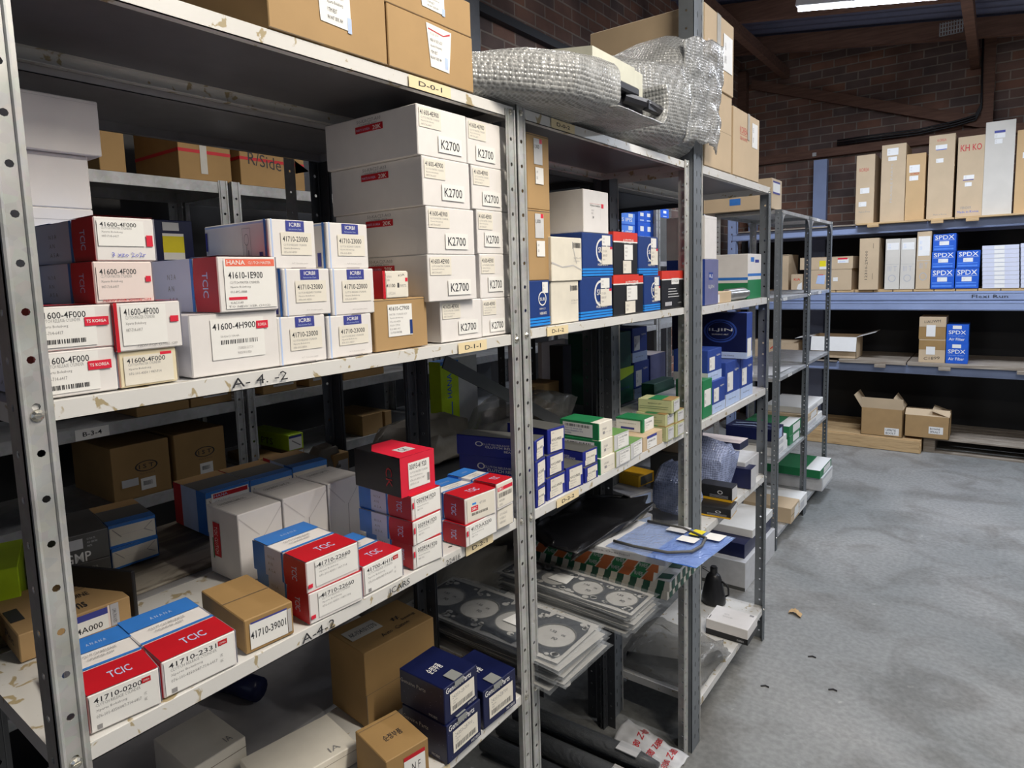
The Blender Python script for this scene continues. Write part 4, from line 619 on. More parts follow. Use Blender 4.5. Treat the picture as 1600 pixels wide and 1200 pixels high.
# timbers on back wall
mb = MB(); mb.box((-1.62, 7.82, 2.90), (1.2, 7.90, 2.985), 'woodr'); t = tag(mb.build('wall_rail'), 'horizontal brown timber rail fixed along the brick back wall', 'timber')
mb = MB(); mb.bar((-1.52, 7.84, 3.80), (0.63, 7.84, 3.03), 0.05, 0.10, 'woodr'); tag(mb.build('diagonal_brace'), 'diagonal timber brace across the brick back wall', 'timber')
mb = MB(); mb.box((0.60, 7.80, 2.985), (0.69, 7.90, 3.85), 'woodr'); tag(mb.build('wall_post'), 'upright timber on the back wall at the upper right', 'timber', 'upright wall timbers')
mb = MB(); mb.box((-1.66, 7.78, 2.985), (-1.57, 7.90, 3.95), 'woodr'); tag(mb.build('wall_post'), 'upright timber in the corner of the two brick walls', 'timber', 'upright wall timbers')
mb = MB(); mb.cbox((-0.005, -0.012, -0.02), (0.035, 0, 0.02), 'galv'); mb.build('rail_bracket', loc=(-0.86, 7.819, 2.935)); tag(bpy.data.objects['rail_bracket'], 'small square metal plate on the wall rail', 'bracket')
for k, (dz, n) in enumerate(((0.0, 'lower'), (0.022, 'middle'), (0.044, 'upper'))):
    mb = MB(); pts = [(-0.62, 7.79, 3.0+dz), (-0.3, 7.79, 3.005+dz), (0.1, 7.79, 3.0+dz), (0.4, 7.79, 3.03+dz), (0.56, 7.785, 3.06+dz), (0.60, 7.785, 3.16+dz), (0.585+0.0*k, 7.785, 3.85)]
    mb.tube(pts, 0.009, 'cable', 8); tag(mb.build('wall_cable', smooth=True), 'black cable along the back wall rail, %s of three' % n, 'cable', 'black wall cables')
mb = MB(); mb.box((-1.66, 1.5, 3.22), (-1.61, 6.6, 3.27), 'cable'); tag(mb.build('conduit_channel'), 'dark steel channel along the left brick wall', 'channel')
mb = MB(); mb.box((-1.62, 2.78, 0), (-1.50, 2.90, 4.1), 'darkp'); tag(mb.build('wall_column'), 'dark steel column against the left brick wall above the brown cartons', 'column')
mb = MB()
for i in range(9): mb.box((0.02*i, 0, 0), (0.02*i+0.008, 0.01, 0.11), 'galv')
for i in range(4): mb.box((0, 0, 0.032*i), (0.17, 0.01, 0.032*i+0.006), 'galv')
tag(mb.build('vent_grille', loc=(0.30, 6.98, 3.66)), 'small metal vent grille hanging under the roof', 'vent')
# ================================================================== SHELVING
def upright(parent, x, y, z0, z1, sx, sy, k='galv', fw_=0.032, sd=0.034, name='upright', bolts=(), round_=(0.0042, 0.0042), pitch=0.05, rib=True):
    """L post with corner at (x,y); front flange faces sx, runs along y in direction sy; side flange runs back along -sx"""
    mb = MB(); H_ = z1-z0
    # front flange
    if sy > 0: 
        p, u = (x, y, z0), (0, 1, 0)
    else: p, u = (x, y-fw_, z0), (0, 1, 0)
    if sx > 0: mb.perf(p, u, (0, 0, 1), fw_, H_, k, pitch, round_[0], round_[1], 0.012, hu=0.5)
    else: mb.perf((x, p[1]+fw_, z0), (0, -1, 0), (0, 0, 1), fw_, H_, k, pitch, round_[0], round_[1], 0.012)
    # side flange (normal away from the flange)
    if sy > 0: mb.perf((x-sd if sx > 0 else x, y, z0), (1, 0, 0), (0, 0, 1), sd, H_, k, pitch, round_[0], round_[1], 0.012)
    else: mb.perf((x if sx > 0 else x+sd, y, z0), (-1, 0, 0), (0, 0, 1), sd, H_, k, pitch, round_[0], round_[1], 0.012)
    if rib:
        yr = y+sy*fw_*0.80; mb.tube([(x+sx*0.0002, yr, z0), (x+sx*0.0002, yr, z1)], 0.0022, k, 6)
        yr = y+sy*fw_*0.14; mb.tube([(x-sx*0.0005, yr, z0), (x-sx*0.0005, yr, z1)], 0.0034, k, 8)
    o = mb.build(name, parent)
    for bz in bolts:
        b = MB(); yy = y+sy*fw_*0.5; n = 10
        b.tube([(0, 0, 0), (sx*0.0015, 0, 0), (sx*0.0035, 0, 0)], 0.0065, 'bolt', n, rs=[0.0068, 0.0062, 0.0035]); b.box((sx*0.0034, -0.0045, -0.0007), (sx*0.004, 0.0045, 0.0007), 'bolt')
        b.build('bolt', o, loc=(x+sx*0.0004, yy, bz))
    return o
def deck(parent, x0, x1, y0, y1, z, lip=0.022, k='shelf', ku=None, slots=True, back=True, name='shelf', tilt=0.0):
    """steel tray shelf, front edge at x1, top at z"""
    mb = MB(); t = 0.0012; w = y1-y0
    if slots:
        mb.perf((x1-0.045, y0, z), (1, 0, 0), (0, 1, 0), 0.043, w, k, 0.052, 0.0035, 0.006, 0.02, t, hu=0.55); xa = x1-0.045
    else: xa = x1-0.002
    mb.box((x0, y0, z-t), (xa, y1, z), k); mb.box((x0+0.016, y0+0.002, z-t-0.0006), (xa, y1-0.002, z-t-0.0001), 'under' if k == 'shelf' else k)  # white shelves: underside coloured dark grey to carry the shade below them
    mb.box((x1-0.0018, y0+0.0006, z-lip), (x1, y1-0.0006, z-0.0002), k); mb.tube([(x1-0.0022, y0+0.001, z-0.0020), (x1-0.0022, y1-0.001, z-0.0020)], 0.0022, k, 8)
    mb.box((x1-0.014, y0, z-lip), (x1, y1, z-lip+0.0012), k)
    mb.box((x0, y0, z-lip), (x0+0.0015, y1, z-t), k); mb.box((x0, y0, z-lip), (x0+0.014, y1, z-lip+0.0012), k)
    mb.box((x0, y0, z-lip), (x1, y0+0.0015, z-t), k); mb.box((x0, y1-0.0015, z-lip), (x1, y1, z-t), k)
    o = mb.build(name, parent); return o
def shelf_label(o, x, y, z, w, h, st, paper='pastel', ink='ink', bold=False, rot=0):
    mb = MB(); F = Face(w, 0.0, h); mb.add([(0, -w/2, 0), (0, w/2, 0), (0, w/2, h), (0, -w/2, h)], [(0, 1, 2, 3)], paper)
    F.draw(mb, [('t', 'F', 0.22, 0.30, 0.56, 0.42, st, ink, rot, bold)]); mb.build('shelf_label', o, loc=(x, y, z))
def handwriting(o, x, y, z, w, h, st):
    mb = MB(); F = Face(w, 0.0, h); F.draw(mb, [('t', 'F', 0, 0, 1, 1, st, 'ink', 0.05)]); mb.build('handwriting', o, loc=(x, y, z))
def unit(label, group, x0, x1, y0, y1, ztop, levels, k='galv', ks='shelf', front='+', lip=0.022, slots=True, post_w=0.032, z0=0.0, boards=(), pitch=0.05, name='shelving_unit', front_bolts=True, fk=None):
    r = empty(name, (0, 0, 0), 0, label, 'shelving', group)
    bl = [z-lip*0.55 for z in levels] if front_bolts else []
    upright(r, x1, y0, z0, ztop, 1, 1, fk or k, post_w, bolts=bl, pitch=pitch); upright(r, x1, y1, z0, ztop, 1, -1, fk or k, post_w, bolts=bl, pitch=pitch)
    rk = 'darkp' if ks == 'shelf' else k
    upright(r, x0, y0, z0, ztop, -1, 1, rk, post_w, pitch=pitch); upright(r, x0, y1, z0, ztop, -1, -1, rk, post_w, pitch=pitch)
    dk = []
    for i, z in enumerate(levels):
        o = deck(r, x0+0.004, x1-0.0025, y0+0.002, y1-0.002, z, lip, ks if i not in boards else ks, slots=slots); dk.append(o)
        # notch look: front lip runs between the posts
    return r, dk
gA = 'bolted steel shelving bays'
u1, d1 = unit('steel shelving bay nearest the camera with white shelves', gA, -0.315, 0.0, 0.222, 1.114, 2.045, [2.052, 1.590, 1.194, 0.788, 0.20])
shelf_label(d1[0], 0.0004, 0.865, 2.0305, 0.105, 0.020, 'D-0-1', bold=True); shelf_label(d1[1], 0.0004, 0.955, 1.5685, 0.085, 0.020, 'D-1-1', bold=True)
shelf_label(d1[2], 0.0004, 0.955, 1.1725, 0.085, 0.020, 'D-2-1', bold=True); shelf_label(d1[3], 0.0004, 0.80, 0.7665, 0.085, 0.020, 'D-3-1', bold=True)
handwriting(d1[1], 0.0004, 0.500, 1.573, 0.085, 0.013, 'A- 4. -2'); handwriting(d1[2], 0.0004, 0.567, 1.176, 0.060, 0.014, 'A-4-2'); handwriting(d1[2], 0.0004, 0.735, 1.176, 0.05, 0.014, 'JCARS'); handwriting(d1[2], 0.0004, 0.875, 1.176, 0.04, 0.010, '22416')
u2, d2 = unit('steel shelving bay in the middle with blue cartons and gaskets', gA, -0.315, 0.0, 1.118, 2.052, 2.060, [2.056, 1.596, 1.190, 0.790])
shelf_label(d2[0], 0.0004, 1.30, 2.0345, 0.10, 0.020, 'D-0-2', bold=True); shelf_label(d2[1], 0.0004, 1.26, 1.5745, 0.09, 0.020, 'D-1-2', bold=True); shelf_label(d2[2], 0.0004, 1.29, 1.1685, 0.10, 0.020, 'D-2-2', bold=True)
# third bay: tall dark slotted frame on the near side, light post on the far side
u3 = empty('shelving_unit', (0, 0, 0), 0, 'steel shelving bay with tall dark slotted post, beyond the middle bay', 'shelving', gA)
def slotted(parent, x, y0, y1, z0, z1, dx, name='slotted_post'):
    mb = MB(); w = y1-y0; H_ = z1-z0
    mb.perf((x, y0, z0), (0, 1, 0), (0, 0, 1), w*0.62, H_, 'dark', 0.055, 0.0032, 0.0105, 0.02, 0.002, hu=0.62)
    mb.perf((x, y0+w*0.62, z0), (0, 1, 0), (0, 0, 1), w*0.38, H_, 'dark', 0.055, 0.0032, 0.0105, 0.02, 0.002, hu=0.55)
    mb.perf((x-dx, y0, z0), (1, 0, 0), (0, 0, 1), dx, H_, 'dark', 0.055, 0.004, 0.004, 0.03, 0.002)
    mb.box((x-dx, y1-0.002, z0), (x, y1, z1), 'dark'); mb.tube([(x, y1-0.003, z0), (x, y1-0.003, z1)], 0.003, 'galv', 6)
    return mb.build(name, parent)
slotted(u3, 0.0, 2.092, 2.172, 0.0, 3.0, 0.05); slotted(u3, -0.31, 2.092, 2.172, 0.0, 2.05, 0.05)
o = upright(u3, 0.0, 2.992, 0.0, 2.045, 1, -1, 'dark', 0.03, 0.045, bolts=[2.04, 1.58, 1.18, .78, .15]); o2 = upright(u3, -0.34, 2.992, 0.0, 2.045, -1, -1, 'dark', 0.03, 0.045)
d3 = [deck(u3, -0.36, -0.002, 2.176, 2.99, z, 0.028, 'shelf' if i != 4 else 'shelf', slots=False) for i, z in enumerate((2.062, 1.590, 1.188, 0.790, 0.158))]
# far shelving (two bays, set back)
u4, d4 = unit('far grey shelving bay, nearer of two with rounded bracket corners', gA, -0.60, -0.215, 4.02, 4.76, 2.055, [2.055, 1.545, 1.065, 0.565, 0.09], 'galvs', 'galvs', slots=False, post_w=0.035, pitch=0.03, fk='dark')
u5, d5 = unit('far grey shelving bay, farther of two next to the pallet rack', gA, -0.60, -0.215, 4.765, 5.47, 2.055, [2.055, 1.550, 1.075, 0.575, 0.09], 'galvs', 'galvs', slots=False, post_w=0.035, pitch=0.03, fk='dark')
for (uu, y0, y1) in ((u4, 4.02, 4.76), (u5, 4.765, 5.47)):
    for z in (2.03,):
        for ya, s in ((y0, 1), (y1, -1)):
            for xx in (-0.217, -0.598):
                mb = MB(); n = 6; pts = [(xx, ya+s*0.034, z), (xx, ya+s*0.11, z)]+[(xx, ya+s*(0.034+0.076*(1-math.sin(a*math.pi/2/n))), z-0.0-0.09*(1-math.cos(a*math.pi/2/n))) for a in range(n+1)][1:]+[(xx, ya+s*0.034, z-0.09)]
                mb.add(pts, [tuple(range(len(pts)))], 'galvs'); mb.add([(a+0.0015, b, c) for a, b, c in pts], [tuple(reversed(range(len(pts))))], 'galvs'); mb.build('corner_bracket', uu)
for dd, y in ((d4[1], 4.15), (d4[2], 4.3), (d5[0], 5.0), (d5[1], 5.1)): shelf_label(dd, -0.2170, y, dd.data.vertices[0].co.z*0+({d4[1]: 1.524, d4[2]: 1.044, d5[0]: 2.034, d5[1]: 1.529}[dd]), 0.09, 0.018, 'C-1-2', 'whiter')
for k in range(5): shelf_label(d5[1], -0.2170, 5.2+0.05*k, 1.529, 0.03, 0.018, 'II', 'lblue')
# second row, back to back, dark
gB = 'darker shelving rows behind the front row'
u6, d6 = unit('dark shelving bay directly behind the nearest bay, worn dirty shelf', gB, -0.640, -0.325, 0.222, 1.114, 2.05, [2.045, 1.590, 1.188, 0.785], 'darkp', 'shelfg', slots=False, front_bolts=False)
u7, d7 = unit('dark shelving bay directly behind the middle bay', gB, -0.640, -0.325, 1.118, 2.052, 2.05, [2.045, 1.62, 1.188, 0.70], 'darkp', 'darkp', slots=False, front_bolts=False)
mb = MB(); mb.cbox((-0.632, 0.262, 1.1885), (-0.345, 1.075, 1.1935), 'board'); tag(mb.build('worn_board'), 'dark worn board with white scuffs lying behind the small cartons', 'board')
# third row against the wall
gx = ['near bay of the row against the wall, with oval marked cartons', 'second bay of the row against the wall', 'third bay of the row against the wall', 'fourth bay of the row against the wall, with bright blue cartons on top']
WR = [(0.23, 1.165, [2.035, 1.335, 1.10, 0.62, 0.2], 2.04), (1.175, 2.11, [2.035, 1.335, 1.10, 0.62, 0.2], 2.04), (2.12, 3.06, [2.035, 1.335, 1.10, 0.62, 0.2], 2.04), (3.62, 4.472, [1.944, 1.335, 0.8, 0.2], 2.3), (4.482, 5.42, [1.794, 1.335, 0.8, 0.2], 2.3)]
WL = ['grey steel shelving, nearest bay of the row against the wall, with oval marked cartons', 'grey steel shelving, second bay of the row against the wall', 'grey steel shelving, third bay of the row against the wall', 'grey steel shelving by the wall carrying bright blue cartons', 'grey steel shelving, farthest bay of the row against the wall']
for i, (y0, y1, lv, zt_) in enumerate(WR):
    uu, dd = unit(WL[i], gB, -1.50, -1.17, y0, y1, zt_, lv, 'galvs', 'galvs', slots=False, lip=0.035, front_bolts=False)
    if i == 0: shelf_label(dd[1], -1.1717, 0.71, 1.302, 0.085, 0.030, 'B-3-4', 'whiter', 'ink', True)
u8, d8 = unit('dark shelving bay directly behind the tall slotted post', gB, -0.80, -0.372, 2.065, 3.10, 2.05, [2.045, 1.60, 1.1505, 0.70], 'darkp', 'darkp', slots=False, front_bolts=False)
# black sheets added to stand in for the deep shade behind the goods
mb = MB(); mb.grid(lambda a, b: (-1.62+4.8*a, 7.86+0.012*math.sin(a*60), 0.02+2.03*b), 90, 3, 'cable'); tag(mb.build('shade_sheet', smooth=True), 'black sheet added for the deep shade on the back wall behind the pallet rack', 'shade sheet', 'black shade sheets behind the racks')
mb = MB(); mb.grid(lambda a, b: (-1.60+0.012*math.sin(a*80), 0.1+5.6*(1-a), 0.02+2.4*b), 90, 3, 'cable'); tag(mb.build('shade_sheet', smooth=True), 'black sheet added for the deep shade on the left wall behind the last row', 'shade sheet', 'black shade sheets behind the racks')
# steel diagonal braces seen through the middle bay
mb = MB(); mb.bar((-0.320, 1.22, 1.50), (-0.320, 1.83, 1.20), 0.004, 0.035, 'darkp'); tag(mb.build('diagonal_strap'), 'dark diagonal steel strap behind the blue cartons of the middle bay', 'brace', 'diagonal steel straps')
mb = MB(); mb.bar((-0.3665, 2.0, 1.12), (-0.3665, 2.52, 0.82), 0.004, 0.035, 'darkp'); tag(mb.build('diagonal_strap'), 'dark diagonal steel strap behind the low shelf of the third bay', 'brace', 'diagonal steel straps')
# ================================================================== PALLET RACK on the back wall
pr = empty('pallet_rack', (0, 0, 0), 0, 'large blue grey pallet rack along the back wall', 'rack')
def beam(z0, z1, y=6.985, name='beam'):
    mb = MB(); h = z1-z0
    mb.cbox((-1.45, y, z0), (3.3, y+0.045, z1), 'bluerack', 0.004); mb.box((-1.45, y-0.0035, z1-h*0.22), (3.3, y, z1-h*0.16), 'bluerack'); mb.box((-1.45, y-0.0035, z0+h*0.12), (3.3, y, z0+h*0.18), 'bluerack')
    return mb.build(name, pr)
for z0, z1 in ((2.018, 2.098), (1.392, 1.474), (1.305, 1.388), (0.720, 0.802)): beam(z0, z1); beam(z0, z1, 7.70)
for xx in (-1.50, 3.3):
    for yy in (6.99, 7.70):
        mb = MB(); mb.perf((xx, yy, 0), (1, 0, 0), (0, 0, 1), 0.09, 2.85, 'bluerack', 0.075, 0.006, 0.012, 0.03); mb.box((xx, yy, 0), (xx+0.003, yy+0.06, 2.85), 'bluerack'); mb.box((xx+0.087, yy, 0), (xx+0.09, yy+0.06, 2.85), 'bluerack'); mb.build('rack_upright', pr)
mb = MB(); mb.box((-0.83, 7.72, 0), (-0.70, 7.80, 2.86), 'bluerack'); mb.build('rack_upright', pr)
mb = MB(); F = Face(0.5, 0, 0.08); F.draw(mb, [('t', 'F', 0.3, 0.3, 0.5, 0.35, 'Flexi Run', 'ink')]); mb.build('handwriting', pr, loc=(0.72, 6.981, 1.392), rot=(0, 0, -math.pi/2))
def pallet(x0, x1, y0, y1, z0, z1, label, k='wood', feet=3, group='wooden pallets and boards', name='pallet', gap=0.02, slat=0.10, axis='y', base=True):
    """top slats run along y (seen end on) resting on bearers"""
    r = empty(name, ((x0+x1)/2, (y0+y1)/2, z0), 0, label, 'pallet', group); cx_, cy_ = (x0+x1)/2, (y0+y1)/2; th = 0.018 if z1-z0 > 0.05 else z1-z0
    if axis == 'y':
        n = max(1, int((x1-x0)/(slat+gap)))
        for i in range(n):
            a = x0+(x1-x0)*i/n; mb = MB(); mb.cbox((a-cx_, y0-cy_, z1-th-z0), (a+(x1-x0)/n-gap-cx_, y1-cy_, z1-z0), k, 0.002); mb.build('slat', r)
    else:
        n = max(1, int((y1-y0)/(slat+gap)))
        for i in range(n):
            a = y0+(y1-y0)*i/n; mb = MB(); mb.cbox((x0-cx_, a-cy_, z1-th-z0), (x1-cx_, a+(y1-y0)/n-gap-cy_, z1-z0), k, 0.002); mb.build('slat', r)
    if base and z1-z0 > 0.05:
        for i in range(feet):
            a = x0+(x1-x0-0.09)*i/(feet-1); mb = MB(); mb.cbox((a-cx_, y0-cy_, 0.0), (a+0.09-cx_, y1-cy_, z1-th-z0), k, 0.003); mb.build('bearer', r)
        mb = MB(); mb.cbox((x0-cx_, y0-cy_+0.002, 0.0), (x1-cx_, y0-cy_+0.08, 0.016), k); mb.build('slat', r)
    return r
def plank_set(x0, x1, y0, y1, z0, z1, label, blocks, k='wood'):
    r = empty('pallet_board', ((x0+x1)/2, (y0+y1)/2, z0), 0, label, 'board', 'wooden pallets and boards'); cx_, cy_ = (x0+x1)/2, (y0+y1)/2
    mb = MB(); mb.cbox((x0-cx_, y0-cy_, 0), (x1-cx_, y1-cy_, z1-z0), k, 0.002); mb.build('plank', r)
    for b in blocks: mb = MB(); mb.cbox((b-0.045-cx_, y0-cy_-0.03, -0.028), (b+0.045-cx_, y0-cy_+0.028, 0.0), k, 0.002); mb.build('block', r)
plank_set(-0.28, 0.27, 6.90, 7.72, 2.099, 2.1145, 'pale wooden board on the upper beam under the leftmost tall cartons', (-0.14,))
plank_set(0.275, 0.47, 6.90, 7.72, 2.099, 2.1145, 'pale wooden board on the upper beam under the fourth tall carton', (0.35,))
plank_set(0.475, 1.45, 6.90, 7.72, 2.099, 2.1145, 'pale wooden board on the upper beam under the tallest whitish carton', (0.60,))
plank_set(-1.38, -0.29, 6.95, 7.72, 2.099, 2.112, 'wooden board on the upper beam left of the tall cartons', (), 'woodg')
pallet(-1.40, 3.2, 6.985, 7.72, 1.4745, 1.4975, 'slatted wooden deck on the middle beam under the SPDX cartons'.replace('SPDX', 'royal blue'), 'wood', 2, gap=0.006, slat=0.15)
plank_set(-0.40, 0.155, 6.93, 7.72, 0.803, 0.834, 'grey wooden board on the low beam under the open white flapped carton', (-0.05,), 'woodg')
plank_set(0.165, 1.6, 6.93, 7.72, 0.803, 0.834, 'grey wooden board on the low beam under the square tan cartons', (0.45, 1.0), 'woodg')
pallet(-1.15, 0.30, 6.90, 7.72, 0.0, 0.125, 'pale wooden pallet on the floor at the left under the rack', 'wood', 3, axis='x', slat=0.12)
mb = MB(); mb.cbox((-1.15, 6.885, 0.004), (0.29, 6.899, 0.115), 'wood'); 
tag(mb.build('pallet_side_board'), 'yellowish plywood strip closing the front of the floor pallet', 'board')
pallet(0.31, 1.9, 7.0, 7.72, 0.0, 0.14, 'dark weathered pallet on the floor at the right under the rack', 'woodg', 3, axis='x', slat=0.10)
